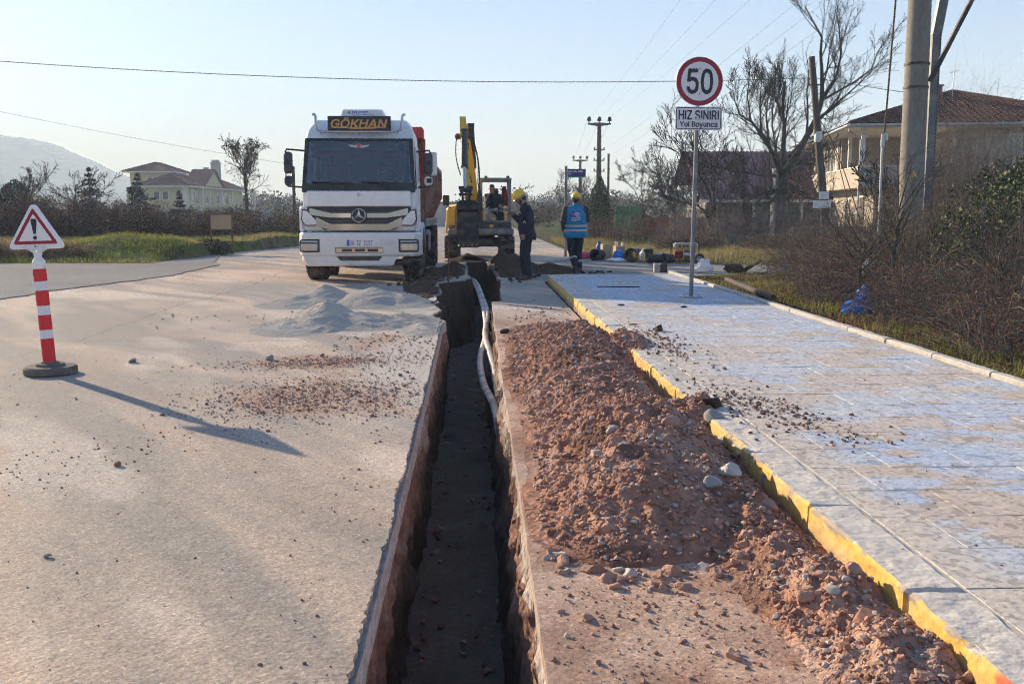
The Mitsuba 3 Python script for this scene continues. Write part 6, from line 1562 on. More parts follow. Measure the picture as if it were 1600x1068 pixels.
def limbs(polys, n=9):
    P, R = [], []
    polys = [(p, r0 * (1.0 if q == 0 else .62), r1 * (1.0 if q == 0 else .6)) for q, (p, r0, r1) in enumerate(polys)]
    for p, r0, r1 in polys:
        p = np.array(p, float); s = np.concatenate([[0], np.cumsum(np.linalg.norm(np.diff(p, axis=0), axis=1))]); q = np.linspace(0, s[-1], n)
        P.append(np.column_stack([np.interp(q, s, p[:, c]) for c in range(3)])); R.append(np.linspace(r0, r1, n))
    return np.array(P), np.array(R)
def bare_tree(base, label, polys, spec, seed, bark='m_bark', twig='m_branch', cat='tree', rough=.05, minr=.0035):
    """polys: hand-laid trunk and limbs; spec: list of spawn levels"""
    r = np.random.default_rng(seed); t = thing(base, label, cat)
    P, R = limbs(polys, 12); P = P + (rough * r.normal(size=P.shape)) * np.linspace(0, 1, 12)[None, :, None] * np.minimum(1, R[:, :1, None] * 8)
    mb = MB(); mb.add(*tubes(P, R, 9)); mb.put('trunk', bark, t, True)
    cb = MB(); lev = (P, R)
    for j, s in enumerate(spec):
        C = spawn(lev[0], lev[1], r, **s); C = (C[0], np.maximum(C[1], minr))
        cb.add(*tubes(C[0], C[1], 5 if j == 0 else 4 if j == 1 else 3)); lev = C
    cb.put('crown', twig, t, True)
    return t, lev
W = lambda x0, y0, s: (lambda px, pz, dy=0.0: (x0 + px * s, y0 + dy, pz * s))
# walnut: px offsets from the trunk foot, about 2.5 cm each
w = W(12.2, 39.5, .0252)
wal = [([w(0, -2), w(-3, 60), w(-2, 90, .1), w(0, 115, .1)], .27, .23), ([w(0, 108), w(2, 160, .2), w(1, 215, .3), w(3, 258, .3)], .20, .06),
       ([w(-2, 108), w(16, 140, -.3), w(35, 184, -.8), w(48, 232, -.9), w(44, 290, -.8), w(40, 325, -.7), w(22, 362, -.6)], .24, .035), ([w(46, 225, -.8), w(62, 255, -1.2), w(66, 295, -1.4), w(58, 335, -1.3)], .10, .03),
       ([w(52, 225, -.8), w(80, 244, -1.6), w(104, 262, -1.9), w(112, 290, -2.0), w(122, 306, -2.0)], .08, .02), ([w(38, 190, -.8), w(66, 205, .6), w(92, 222, 1.0), w(108, 246, 1.3)], .08, .02),
       ([w(-2, 112), w(-23, 143, -.6), w(-47, 173, -1), w(-66, 190, -1.2), w(-84, 198, -1.4)], .20, .05), ([w(-47, 172, -1), w(-52, 215, -1.1), w(-49, 262, -1.0)], .07, .02), ([w(-30, 152, -.7), w(-36, 195, -.6), w(-34, 246, -.5)], .08, .02),
       ([w(-66, 189, -1.2), w(-74, 226, -1.3), w(-72, 268, -1.3)], .06, .02), ([w(-12, 128, -.3), w(-17, 190, .2), w(-19, 262, .3)], .08, .025), ([w(-84, 197, -1.4), w(-96, 222, -1.5), w(-98, 250, -1.4)], .05, .015),
       ([w(-3, 92), w(-40, 82, -1.5), w(-75, 76, -2.4), (w(-112, 92, -3.0))], .15, .03), ([w(-6, 84, -.3), w(-45, 62, -1.6), w(-68, 42, -2.2), w(-95, 27, -2.6), w(-112, 38, -2.8)], .15, .04),
       ([w(0, 108), w(-34, 116, 1.2), w(-66, 120, 2.0), w(-95, 146, 2.6), w(-112, 172, 2.8)], .14, .03), ([w(0, 98), w(40, 90, 1.2), w(80, 70, 1.6), w(100, 72, 1.7), w(106, 84, 1.7)], .12, .02),
       ([w(2, 118), w(40, 132, .9), w(75, 128, 1.4), w(105, 150, 1.8)], .11, .02), ([w(10, 140), w(38, 160, 1.2), w(64, 172, 2.0), w(100, 186, 2.4)], .10, .02), ([w(2, 200, .3), w(-12, 240, .5), w(-10, 285, .6)], .06, .015), ([w(1, 180, .3), w(16, 225, .6), w(20, 270, .7)], .06, .015)]
bare_tree('walnut_tree', 'big bare pollarded walnut tree with long low limbs before the maroon roof', wal,
          [dict(per=11, t0=.2, t1=1, ang=.75, lr=.50, rr=.6, k=6, up=.5, wig=.10), dict(per=6, t0=.15, t1=1, ang=.65, lr=.55, rr=.7, k=5, up=.3, wig=.12), dict(per=3, t0=.2, t1=1, ang=.65, lr=.62, rr=.6, k=4, up=.15, wig=.14)], 21, minr=.0075)
# upright shoots of the pollard heads belong to the same tree: more of them by a second tree standing behind
w = W(9.2, 37.5, .0242)
t2 = [([w(0, -1), w(-2, 30), w(-8, 60, .1)], .13, .10), ([w(-8, 58), w(-25, 95, -.6), w(-52, 130, -1.0), w(-90, 165, -1.4)], .09, .015), ([w(-8, 60), w(-6, 110, .3), w(6, 165, .5)], .08, .015), ([w(-4, 40), w(-40, 66, -.8), w(-95, 78, -1.4)], .07, .012),
      ([w(-8, 55), w(22, 100, .6), w(50, 130, .9)], .07, .015), ([w(-12, 70), w(-30, 130, .8), w(-38, 180, 1.0)], .06, .012), ([w(-2, 30), w(30, 60, -.7), w(70, 85, -1.1)], .06, .012), ([w(-20, 85), w(-60, 105, .9), (w(-110, 125, 1.4))], .05, .01)]
bare_tree('bare_tree', 'spreading bare tree just right of the speed sign post', t2,
          [dict(per=11, t0=.2, t1=1, ang=.7, lr=.5, rr=.6, k=6, up=.3, wig=.12), dict(per=7, t0=.2, t1=1, ang=.6, lr=.55, rr=.7, k=5, up=.2, wig=.14), dict(per=4, t0=.2, t1=1, ang=.6, lr=.5, rr=.6, k=4, up=.1, wig=.14)], 22, minr=.0085)
w = W(7.75, 45, .0289)
bare_tree('bare_tree', 'small bare tree in front of the green gate', [([w(0, -1), w(-2, 30), w(-4, 45)], .09, .07), ([w(-4, 42), w(-20, 80, -.3), w(-42, 100, -.5)], .05, .012), ([w(-4, 44), w(12, 75, .5), w(30, 120, .8)], .05, .012), ([w(-3, 30), w(-30, 45, .6), w(-62, 70, .9)], .04, .01), ([w(-4, 44), w(-8, 90, .2), w(-2, 135, .3)], .045, .012)],
          [dict(per=7, t0=.2, t1=1, ang=.7, lr=.5, rr=.5, k=6, up=.25, wig=.12), dict(per=5, t0=.2, t1=1, ang=.65, lr=.5, rr=.6, k=5, up=.15, wig=.14), dict(per=3, t0=.2, t1=1, ang=.6, lr=.5, rr=.6, k=4, up=.1, wig=.14)], 23, minr=.0085)
for k, (x, y, h, lab) in enumerate(((6.4, 64, 3.4, 'thin bare tree behind the walking man near the far street sign'), (10.5, 52, 3.6, 'bare bushy tree between the green gate and the speed sign'), (14.6, 46, 4.2, 'bare bushy tree standing left of the maroon roof'),
                                    (24.5, 40, 3.6, 'bare shrubby tree in front of the cream house wall'), (16.5, 27, 3.1, 'bare thorny tree right of the concrete pole'), (19.5, 26, 3.5, 'tall bare twiggy tree at the far right edge'), (10.2, 23.5, 2.6, 'small bare tree left of the guy wire'))):
    p = [([(x, y, -.1), (x + .05, y, h * .25), (x - .05, y + .05, h * .42)], .075, .05)]
    r = np.random.default_rng(400 + k)
    for q in range(6):
        a = r.uniform(0, 6.28); e = r.uniform(.5, 1.0) * h * .45
        p.append(([(x, y, h * r.uniform(.12, .4)), (x + math.cos(a) * e * .5, y + math.sin(a) * e * .5, h * r.uniform(.5, .65)), (x + math.cos(a) * e, y + math.sin(a) * e, h * r.uniform(.7, 1))], .04, .012))
    bare_tree('bare_tree', lab, p, [dict(per=9, t0=.2, t1=1, ang=.65, lr=.5, rr=.6, k=6, up=.3, wig=.12), dict(per=6, t0=.2, t1=1, ang=.6, lr=.55, rr=.7, k=5, up=.2, wig=.14), dict(per=3, t0=.2, t1=1, ang=.6, lr=.5, rr=.6, k=4, up=.1, wig=.14)], 430 + k, twig='m_twig_grey' if k in (3, 4, 5) else 'm_branch', minr=.0085)
# left side trees
for k, (x, y, h, sp, lab) in enumerate(((-24.3, 55, 3.9, 1.7, 'leftmost broad bare tree rising above the left hedge'), (-21.8, 56, 3.6, 1.7, 'second broad bare tree above the left hedge, right of the dark dome bush'), (-12.6, 56, 4.9, 1.0, 'slender tree with sparse leaves right of the villa'))):
    r = np.random.default_rng(500 + k); p = [([(x, y, -.1), (x + .05, y, h * .3), (x + (.0 if k == 2 else -.1), y, h * (.9 if k == 2 else .5))], .13, .03 if k == 2 else .08)]
    for q in range(11 if k == 2 else 8):
        a = r.uniform(0, 6.28); e = sp * r.uniform(.7, 1.35) * (1.0 if k < 2 else .8); z0 = h * (r.uniform(.3, .5) if k < 2 else r.uniform(.42, .82))
        p.append(([(x, y, z0), (x + math.cos(a) * e * .6, y + math.sin(a) * e * .6, z0 + h * r.uniform(.12, .25)), (x + math.cos(a) * e, y + math.sin(a) * e, min(h, z0 + h * r.uniform(.2, .45)))], .045, .012))
    t_, lev = bare_tree('bare_tree', lab, p, [dict(per=8, t0=.2, t1=1, ang=.7, lr=.5, rr=.6, k=6, up=.2, wig=.14), dict(per=5, t0=.2, t1=1, ang=.65, lr=.5, rr=.6, k=5, up=.1, wig=.16), dict(per=2, t0=.2, t1=1, ang=.6, lr=.5, rr=.6, k=4, up=.05, wig=.14)], 530 + k, minr=.0105)
    if k == 2:
        tips = lev[0][:, -1]; tips = tips[r.random(len(tips)) < .45]
        labels[t_]['label'] = lab
        mb = MB(); n = len(tips); d = r.normal(size=(n, 2, 3)); d = unit(d) * .06
        mb.add(np.concatenate([tips[:, None] - d[:, :1], tips[:, None] - d[:, 1:], tips[:, None] + d[:, :1], tips[:, None] + d[:, 1:]], 1).reshape(-1, 3), np.arange(4 * n).reshape(-1, 4), (.09, .06, .03)); mb.put('leaves', 'm_leaf', t_)

def leaf_quads(mb, C, size, r, pal, up=.0):
    """many little bent leaves at the points C"""
    n = len(C); a = unit(r.normal(size=(n, 3)) + [0, 0, up]); b = unit(np.cross(a, r.normal(size=(n, 3))))
    s = (size * r.uniform(.6, 1.4, n))[:, None]
    v = np.stack([C - a * s * .5, C + b * s * .32, C + a * s * .6, C - b * s * .32], 1)
    pal = np.asarray(pal); c = pal[r.integers(len(pal), size=n)] * r.uniform(.65, 1.35, (n, 1))
    mb.add(v.reshape(-1, 3), np.arange(4 * n).reshape(-1, 4), np.repeat(c, 4, 0))
def canes(r, n, cx, cy, rx, ry, h, k=9, spread=.9, rad=.006):
    """arching bramble canes"""
    a = r.uniform(0, 2 * np.pi, n); q = np.sqrt(r.random(n))
    bx, by = cx + rx * q * np.cos(a), cy + ry * q * np.sin(a)
    az = r.uniform(0, 2 * np.pi, n); L = spread * r.uniform(.4, 1.3, n); H = h * r.uniform(.35, 1.1, n) * (1 - .45 * q ** 2); be = r.uniform(1.0, 1.7, n)
    t = np.linspace(0, 1, k)[None]
    arc = np.sin(np.pi / 2 * be[:, None] * t) / 1.0
    P = np.stack([bx[:, None] + np.cos(az)[:, None] * L[:, None] * t ** 1.3, by[:, None] + np.sin(az)[:, None] * L[:, None] * t ** 1.3, H[:, None] * arc], -1)
    P += np.cumsum(r.normal(size=P.shape), 1) * .022 * h
    P[..., 2] = np.maximum(P[..., 2], .01)
    R = rad * (.45 + 1.7 * r.random(n) ** 2)[:, None] * np.linspace(1, .35, k)[None]
    return P, R
BROWN = [(.14, .075, .05), (.11, .065, .045), (.17, .10, .065), (.085, .06, .045), (.15, .12, .09)]
DRYRED = [(.17, .07, .045), (.14, .06, .04), (.12, .075, .05)]
GREEN = [(.035, .055, .018), (.05, .075, .022), (.03, .045, .02), (.065, .08, .03), (.05, .05, .025)]
OLIVE = [(.07, .075, .03), (.05, .06, .025), (.09, .075, .04)]
def bramble(base, label, cx, cy, rx, ry, h, n, seed, leaf=2500, pal=BROWN, lsize=.035, rad=.006, twig='m_twig', group=None, spread=.9, cat='bush', twigs=3):
    r = np.random.default_rng(seed); t = thing(base, label, cat, group)
    P, R = canes(r, n, cx, cy, rx, ry, h, spread=spread, rad=rad)
    mb = MB(); mb.add(*tubes(P, R, 4))
    C = spawn(P, R, r, per=twigs, t0=.25, t1=1, ang=.8, lr=.32, rr=.6, k=4, up=-.05, wig=.18); mb.add(*tubes(C[0], np.maximum(C[1], rad * .3), 3))
    mb.put('canes', twig, t, True)
    if leaf:
        Q = np.concatenate([P[:, 2:].reshape(-1, 3), C[0].reshape(-1, 3)]); Q = Q[r.integers(len(Q), size=leaf)] + r.normal(size=(leaf, 3)) * .03
        mb = MB(); leaf_quads(mb, Q, lsize, r, pal); mb.put('leaves', 'm_leaf', t)
    return t
# thicket on the right, bush by bush from near to far
TAN = [(.20, .14, .10), (.16, .105, .075), (.24, .18, .13), (.13, .085, .06), (.19, .16, .12), (.08, .10, .035), (.10, .11, .04)]
RB = [(5.35, 9.4, .7, .8, .62, 240, 'low dry bramble bush nearest the footpath edge at the right', DRYRED, 1500), (6.1, 10.6, .9, 1.0, 1.0, 420, 'tangled bramble bush at the right edge of the picture, lower one', TAN, 2000), (5.6, 11.9, .7, .9, .85, 340, 'dry bramble bush right of the blue bag', DRYRED, 1700),
      (6.9, 12.2, 1.0, 1.1, 1.45, 520, 'dense bramble bush below the ivy mound', TAN, 2400), (5.55, 14.6, .65, .9, .95, 340, 'reddish bramble bush behind the blue bag', DRYRED, 2200), (6.6, 14.2, .9, 1.0, 1.45, 480, 'bramble bush before the foot of the concrete pole', TAN, 2200),
      (6.4, 16.9, .9, 1.2, 1.25, 420, 'brown bramble bush left of the concrete pole foot', TAN, 2200), (6.9, 20.3, .9, 1.1, 1.05, 300, 'far end bush of the right thicket beside the driveway', OLIVE, 2200), (8.9, 19.8, 1.6, 1.5, 2.0, 460, 'broad bush behind the concrete pole', TAN, 2200),
      (9.9, 19.3, 1.4, 1.5, 2.5, 520, 'tall twiggy grey bush right of the concrete pole', OLIVE, 1500), (13.2, 26.5, 2.2, 1.2, 4.3, 900, 'very tall grey twiggy thicket before the house front', OLIVE, 1500), (7.6, 15.9, .9, .9, 1.75, 420, 'bramble bush hiding the foot of the concrete pole', TAN, 1800)]
for k, (x, y, rx, ry, h, n, lab, pal, lf_) in enumerate(RB):
    bramble('bramble_bush', lab, x, y, rx, ry, h, n, 700 + k, lf_, pal, .030, .0045, group=None, twigs=4, spread=.9 if h < 2.2 else .6)
def mound(base, label, lobes, n, pal, size, seed, inner=.35, cat='bush', stems=120):
    """evergreen mass: leaves on and under the surface of merged lobes (cx,cy,cz,rx,ry,rz)"""
    r = np.random.default_rng(seed); t = thing(base, label, cat)
    pts = []
    vol = np.array([l[3] * l[4] + l[5] * l[4] for l in lobes]); pick = r.choice(len(lobes), n, p=vol / vol.sum())
    d = unit(r.normal(size=(n, 3))); l = np.array(lobes)[pick]
    cl = meshkit.fbm((l[:, :3] + d * l[:, 3:]) * 1.6, 3, seed)
    rad = (1 - inner * r.random(n) ** 2) * (.78 + .42 * cl)
    C = l[:, :3] + d * l[:, 3:] * rad[:, None]; C = C[C[:, 2] > .03]
    mb = MB(); leaf_quads(mb, C, size, r, pal, up=.2); mb.put('leaves', 'm_leaf_dark', t)
    L = np.array(lobes)[r.choice(len(lobes), stems)]; e = unit(r.normal(size=(stems, 3)) + [0, 0, .4])
    b0 = np.column_stack([L[:, 0], L[:, 1], 0 * L[:, 0]]); b1 = L[:, :3] + e * L[:, 3:] * r.uniform(.8, 1.25, (stems, 1)); tt = np.linspace(0, 1, 6)[None, :, None]
    P = b0[:, None] * (1 - tt) + b1[:, None] * tt; P += np.cumsum(r.normal(size=P.shape), 1) * .03
    mb = MB(); mb.add(*tubes(P, .012 * np.ones((stems, 1)) * np.linspace(1, .3, 6)[None], 4)); mb.put('stems', 'm_twig', t, True)
    return t
mound('ivy_mound', 'dark green leafy evergreen mound at the right edge above the brambles', [(7.9, 13.9, 1.05, .95, .8, .95), (8.9, 14.6, 1.35, 1.2, 1.0, 1.05), (7.1, 13.6, .75, .6, .7, .65), (10.2, 15, 1.4, 1.4, 1.2, 1.2), (7.7, 12.9, .55, .7, .6, .55), (6.95, 13.35, .95, .7, .6, .6), (6.3, 12.6, .55, .5, .5, .5)], 30000, [(.05, .08, .025), (.07, .105, .03), (.04, .06, .02), (.09, .11, .04), (.07, .07, .03)], .05, 801)
mound('ivy_mound', 'smaller dark green leafy clump behind the ivy mound by the concrete pole', [(8.6, 16.6, 1.1, .8, .8, .9), (9.6, 17.2, 1.4, 1.0, 1.0, 1.0)], 8000, GREEN, .05, 802)
# bare saplings standing up out of the thicket
for k, (x, y, h, lab) in enumerate(((5.72, 13.35, 2.15, 'bare dark sapling with forked top in front of the concrete pole'), (5.45, 13.85, 1.45, 'thin bare sapling right behind the blue bag'), (5.9, 10.9, 1.35, 'thin bare sapling among the brambles at the right edge'))):
    r = np.random.default_rng(600 + k)
    p = [([(x, y, 0), (x - .02, y + .03, h * .4), (x + .03, y, h * .68)], .045 if k == 0 else .022, .018)]
    for q in range(7):
        a = r.uniform(0, 6.28); e = r.uniform(.25, .7); z0 = h * r.uniform(.3, .66)
        p.append(([(x, y, z0), (x + math.cos(a) * e * .6, y + math.sin(a) * e * .6, z0 + .25 * h), (x + math.cos(a) * e, y + math.sin(a) * e, min(h, z0 + h * .42))], .018, .005))
    bare_tree('sapling', lab, p, [dict(per=6, t0=.2, t1=1, ang=.7, lr=.45, rr=.5, k=5, up=.15, wig=.14), dict(per=3, t0=.2, t1=1, ang=.6, lr=.5, rr=.6, k=4, up=.1, wig=.14)], 640 + k, minr=.0022)
# two red cane stems arching high before the pale house
for k, (a, b, lab) in enumerate((((8.2, 20, 0), (6.6, 20.3, 3.6), 'long thin reddish cane arching up left of the guy wire'), ((8.3, 21, 0), (7.2, 21.2, 3.4), 'second thin reddish cane beside the guy wire'))):
    t = np.linspace(0, 1, 12)[:, None]; a, b = np.array(a, float), np.array(b, float); p = a + (b - a) * t; p[:, 2] = b[2] * np.sin(t[:, 0] * 1.45); mb = MB(); mb.tube(p, np.linspace(.014, .005, 12), 5); tag(mb.put('cane', 'm_rust', None, True), lab, 'plant stem')
# hedge on the left, bush by bush
r = np.random.default_rng(9)
HB_ = [(-24.5, 36.5, 1.55), (-22.2, 37.2, 1.75), (-20.0, 36.0, 1.7), (-18.1, 37.2, 1.85), (-16.0, 36.6, 1.95), (-14.1, 37.4, 1.9), (-12.3, 38.5, 1.65), (-10.6, 40.5, 1.45), (-9.2, 44, 1.4), (-8.0, 48, 1.5), (-7.6, 54, 1.5), (-14.5, 44, 1.75), (-18.5, 43, 1.9), (-11.5, 47, 1.5), (-22.5, 44, 1.7)]
ords = ['first', 'second', 'third', 'fourth', 'fifth', 'sixth', 'seventh', 'eighth', 'ninth', 'tenth', 'eleventh']
for k, (x, y, h) in enumerate(HB_):
    lab = (ords[k] + ' brown bush from the left in the front row of the roadside hedge') if k < 11 else ['brown bush behind the hedge front, below the villa', 'brown bush behind the hedge front, below the spruce', 'low brown bush behind the board, below the slender tree', 'brown bush behind the hedge front at far left'][k - 11]
    bramble('hedge_bush', lab, x, y, 1.35, 1.1, h, 420, 900 + k, 4200, BROWN + DRYRED if k % 3 else BROWN + OLIVE, .045, .0075, spread=.6, twigs=4, twig='m_branch')
for k, (x, y, lab) in enumerate(((-8.55, 32.6, 'dark round green shrub at the foot of the rusty board'),)):
    mound('shrub', lab, [(x, y, .22, .62, .5, .32), (x - .4, y + .1, .16, .45, .4, .22), (x + .35, y, .15, .4, .4, .22)], 3800, GREEN, .05, 850, stems=40)
# bare sucker stems and weeds on the right verge
RV = [(9.6, 36.5, 1.9, 'pale bare sucker stems left of the speed sign post'), (11.3, 36.2, 1.8, 'pale bare sucker stems right of the speed sign post'), (13.0, 35.6, 1.7, 'pale bare sucker stems before the walnut trunk'), (8.4, 38.5, 1.7, 'bare sucker stems right of the green gate'), (14.6, 34.5, 1.3, 'bare low stems below the cream house'), (6.3, 40, 1.2, 'dry low weeds below the cypress'), (5.2, 44, 1.1, 'dry low weeds left of the cypress'),
      (12.2, 31.5, .8, 'dry brown weeds at the walnut foot'), (9.8, 32.2, .7, 'dry brown weeds behind the generator'), (7.2, 33.5, .7, 'dry brown weeds behind the boxes'), (-14.2, 28.6, .75, 'brown dry weeds by the road edge at the far left'), (-12.0, 29.0, .55, 'low brown weeds right of the warning sign'), (-16.0, 29.5, .9, 'brown dry weeds behind the warning sign at the left edge')]
for k, (x, y, h, lab) in enumerate(RV):
    bramble('weed_clump' if h < 1.25 else 'sucker_clump', lab, x, y, 1.15, .6, h, 170 if h > 1 else 300, 1000 + k, 500 if h > 1.25 else 2200, BROWN, .05, .011 if h > 1.25 else .006, twig='m_twig_grey' if h > 1.25 else 'm_twig', spread=.35, cat='plant', twigs=3)
# conifers
def conifer(base, label, x, y, h, rad, seed, pal, n_lev=26, droop=.25, start=.08, quad=.16, dens=1.0):
    r = np.random.default_rng(seed); t = thing(base, label, 'tree')
    mb = MB(); mb.cyl((x, y, -.1), (x, y, h), h * .022, .015, sides=8); mb.put('trunk', 'm_bark', t, 50)
    C = []; B = []
    for k in range(n_lev):
        z = h * (start + (1 - start) * (k + r.random()) / n_lev); L0 = rad * (1 - z / h) ** .85 * r.uniform(.75, 1.2)
        for a in r.uniform(0, 6.28, 7):
            L = L0 * r.uniform(.6, 1.15); m = max(4, int(L / (quad * .33) * dens)); s = r.random(m) ** .7 * L
            side = r.normal(size=m) * .16 * L0 * (1 - s / (L + .01)) + r.normal(size=m) * quad * .3
            C.append(np.column_stack([x + math.cos(a) * s - math.sin(a) * side, y + math.sin(a) * s + math.cos(a) * side, z - droop * s ** 1.3 + r.normal(size=m) * quad * .25 + .12 * s * (s / (L + .01)) ** 3]))
            B.append([[x, y, z], [x + math.cos(a) * L * .9, y + math.sin(a) * L * .9, z - droop * (L * .9) ** 1.3]])
    mb = MB(); leaf_quads(mb, np.concatenate(C), quad, r, pal); mb.put('crown', 'm_leaf_dark', t)
    mb = MB(); B = np.array(B); mb.add(*tubes(B, np.column_stack([np.full(len(B), .02 * h / 5), np.full(len(B), .006)]), 3)); mb.put('branches', 'm_bark', t)
    return t
DK = [(.018, .03, .022), (.025, .04, .028), (.03, .042, .03), (.02, .028, .022)]
conifer('cedar_tree', 'pointed feathery conifer alone left of the spruce', -23.3, 62, 4.0, 1.7, 31, DK, 22, .25, .12, .15, .9)
conifer('spruce_tree', 'tall dark spruce at the left corner of the villa', -24.7, 75, 4.1, 2.1, 32, DK, 26, .28, .08, .17, 1.3)
conifer('pine_tree', 'small dark pine before the middle of the villa', -22.3, 77, 2.9, 1.35, 33, DK, 18, .10, .08, .16, 1.5)
mound('dome_bush', 'dark rounded evergreen bush under the leftmost bare tree', [(-26.9, 60, 1.3, .95, .9, 1.75), (-25.6, 60, .7, 1.6, .9, 1.0)], 9000, DK, .14, 860, cat='tree', stems=30)
mound('cypress', 'clipped green cone cypress beyond the walking man', [(6.95, 56, .75, .74, .7, .8), (6.97, 56, 1.5, .66, .62, .9), (7.0, 56, 2.2, .46, .45, .8), (7.0, 56, 2.8, .24, .24, .55)], 16000, [(.05, .085, .02), (.07, .10, .025), (.04, .06, .02)], .075, 861, inner=.2, cat='tree', stems=24)
# grass
def grass(base, label, polys_, n, hmin, hmax, pal, seed, w=.006, zf=None, clump=2.0):
    r = np.random.default_rng(seed); g = sg.Polygon(polys_); x0, y0, x1, y1 = g.bounds
    pts = np.column_stack([r.uniform(x0, x1, n * 3), r.uniform(y0, y1, n * 3)]); pts = pts[shapely.contains_xy(g, pts[:, 0], pts[:, 1])]
    dn = n2(pts[:, 0], pts[:, 1], clump, seed, 3); pts, dn = pts[dn > r.random(len(pts)) * .5 + .22][:n], None
    m = len(pts); cl = n2(pts[:, 0], pts[:, 1], clump * .6, seed + 1, 3); h = (hmin + (hmax - hmin) * r.random(m)) * (.4 + 1.2 * cl); a = r.uniform(0, 6.28, m); ln = h * r.uniform(.1, .8, m)
    z = zf(pts[:, 0], pts[:, 1]) if zf else np.zeros(m)
    b = np.column_stack([pts, z - .01]); s = np.column_stack([np.cos(a + 1.57), np.sin(a + 1.57), 0 * a]) * (w * r.uniform(.7, 1.4, m))[:, None]; l = np.column_stack([np.cos(a), np.sin(a), 0 * a])
    mid = b + l * (ln * .35)[:, None] + np.column_stack([0 * a, 0 * a, h * .62]); tip = b + l * ln[:, None] + np.column_stack([0 * a, 0 * a, h])
    v = np.stack([b - s, b + s, mid + s * .7, mid - s * .7, tip], 1).reshape(-1, 3); i = 5 * np.arange(m)
    f = np.vstack([np.stack([i, i + 1, i + 2], 1), np.stack([i, i + 2, i + 3], 1), np.stack([i + 3, i + 2, i + 4], 1)])
    pal = np.asarray(pal); mixv = n2(pts[:, 0], pts[:, 1], .5, seed + 2, 3); k = np.clip((mixv * 1.6 - .3) * len(pal) + r.normal(size=m) * .7, 0, len(pal) - 1).astype(int)
    c = pal[k] * r.uniform(.7, 1.3, (m, 1))
    mb = MB(); mb.add(v, f, np.repeat(c, 5, 0)); return tag(mb.put(base, 'm_leaf', None), label, 'grass', kind='stuff')
LUSH = [(.36, .28, .19), (.33, .26, .14), (.30, .28, .11), (.24, .25, .07), (.17, .20, .05), (.11, .14, .045), (.09, .11, .05)]
DRY = [(.32, .25, .16), (.26, .19, .12), (.22, .20, .09), (.18, .20, .07), (.25, .17, .12)]
def bank(x, y):
    e = np.interp(x, [-40, -8.9, -7.6, -6.7], [27.6, 27.6, 33.5, 41]); d = np.clip((y - e - .2) / 3.0, 0, 1)
    return .38 * d * d * (3 - 2 * d) * (.5 + n2(x, y, .45, 61, 3)) + .26 * np.exp(-((x + 10.3) / 1.6) ** 2 - ((y - 31.5) / 1.2) ** 2)
gx, gy = np.meshgrid(np.linspace(-45, -6.2, 160), np.linspace(27.2, 62, 130), indexing='ij')
mb = MB(); z = bank(gx, gy); z = np.where(gx > np.interp(gy, [27.6, 33.5, 41, 62], [-8.6, -8.6, -7.0, -6.5]), -.06, z)
mb.add(np.stack([gx, gy, z], -1).reshape(-1, 3), grid_faces(*gx.shape)); tag(mb.put('verge', 'm_ground', None, True), 'grassy bank along the left side road', 'verge', kind='structure')
grass('verge_grass', 'bright green grass on the left roadside bank', [(-26, 27.3), (-8.65, 27.3), (-8.65, 33.2), (-7.1, 41), (-6.7, 48), (-10, 36.5), (-26, 36)], 80000, .03, .20, LUSH, 62, .007, bank, 1.1)
grass('verge_grass', 'dry and green grass on the verge beyond the driveway', [(3.6, 29.5), (4.6, 27.3), (8.5, 26), (16, 25.4), (18, 34), (8, 36), (3.6, 48)], 60000, .06, .30, [LUSH[1], LUSH[2], DRY[0], DRY[2], LUSH[3], DRY[1]], 63, .008, None, .8)
grass('verge_grass', 'patchy grass and weeds between footpath and thicket', [(4.12, 3), (4.12, 11.2), (4.7, 11.5), (4.5, 16.5), (4.12, 17), (4.12, 20.3), (7.5, 23.3), (13, 23.2), (8, 19), (5.6, 16), (5.4, 11), (5.6, 8), (12, 6), (12, 3)], 46000, .03, .17, [DRY[0], DRY[4], LUSH[3], LUSH[4], LUSH[3], LUSH[2], LUSH[4]], 64, .0045, None, 1.3)
# dead leaves and litter under the brambles
r = np.random.default_rng(65); n = 22000; x = 4.13 + np.abs(r.normal(size=n)) * 1.6; y = r.uniform(4, 21, n)
mb = MB(); leaf_quads(mb, np.column_stack([x, y, .015 + .04 * r.random(n)]), .04, r, BROWN + DRYRED + [(.10, .085, .065), (.19, .16, .14), (.15, .13, .12)]); tag(mb.put('leaf_litter', 'm_leaf', None), 'dead leaves littering the ground under the brambles', 'leaves', kind='stuff')
# far woods
def woods(label, x0, x1, y0, y1, n, h0, h1, seed, pal, q=.55, per=160):
    r = np.random.default_rng(seed); C = []
    for k in range(n):
        x, y, h = r.uniform(x0, x1), r.uniform(y0, y1), r.uniform(h0, h1); m = per
        d = unit(r.normal(size=(m, 3))) * (r.random((m, 1)) ** .45); C.append(np.column_stack([x + d[:, 0] * h * .42, y + d[:, 1] * h * .42, h * .52 + d[:, 2] * h * .5]))
    C = np.concatenate(C); mb = MB(); leaf_quads(mb, C, q, r, pal); return tag(mb.put('far_wood', 'm_leaf', None), label, 'wood', kind='stuff')
FAR = [(.07, .055, .045), (.055, .05, .035), (.09, .065, .05), (.05, .055, .03)]
woods('hazy far wood along the horizon right of the excavator', -4, 60, 210, 330, 120, 3.5, 7.5, 71, FAR, .55, 130)
woods('hazy far wood along the horizon left of the truck', -170, -20, 190, 300, 150, 3, 6, 72, FAR, .55, 110)
woods('scrub along the far road edge right of the excavator', 4.2, 14, 70, 150, 70, 1.0, 2.6, 73, FAR, .22, 150)
woods('scrub far behind the right houses', 14, 90, 80, 190, 110, 2, 5, 74, FAR, .4, 110)
woods('scrub behind the left hedge', -60, -9, 60, 120, 130, 1.0, 2.1, 75, FAR, .25, 130)
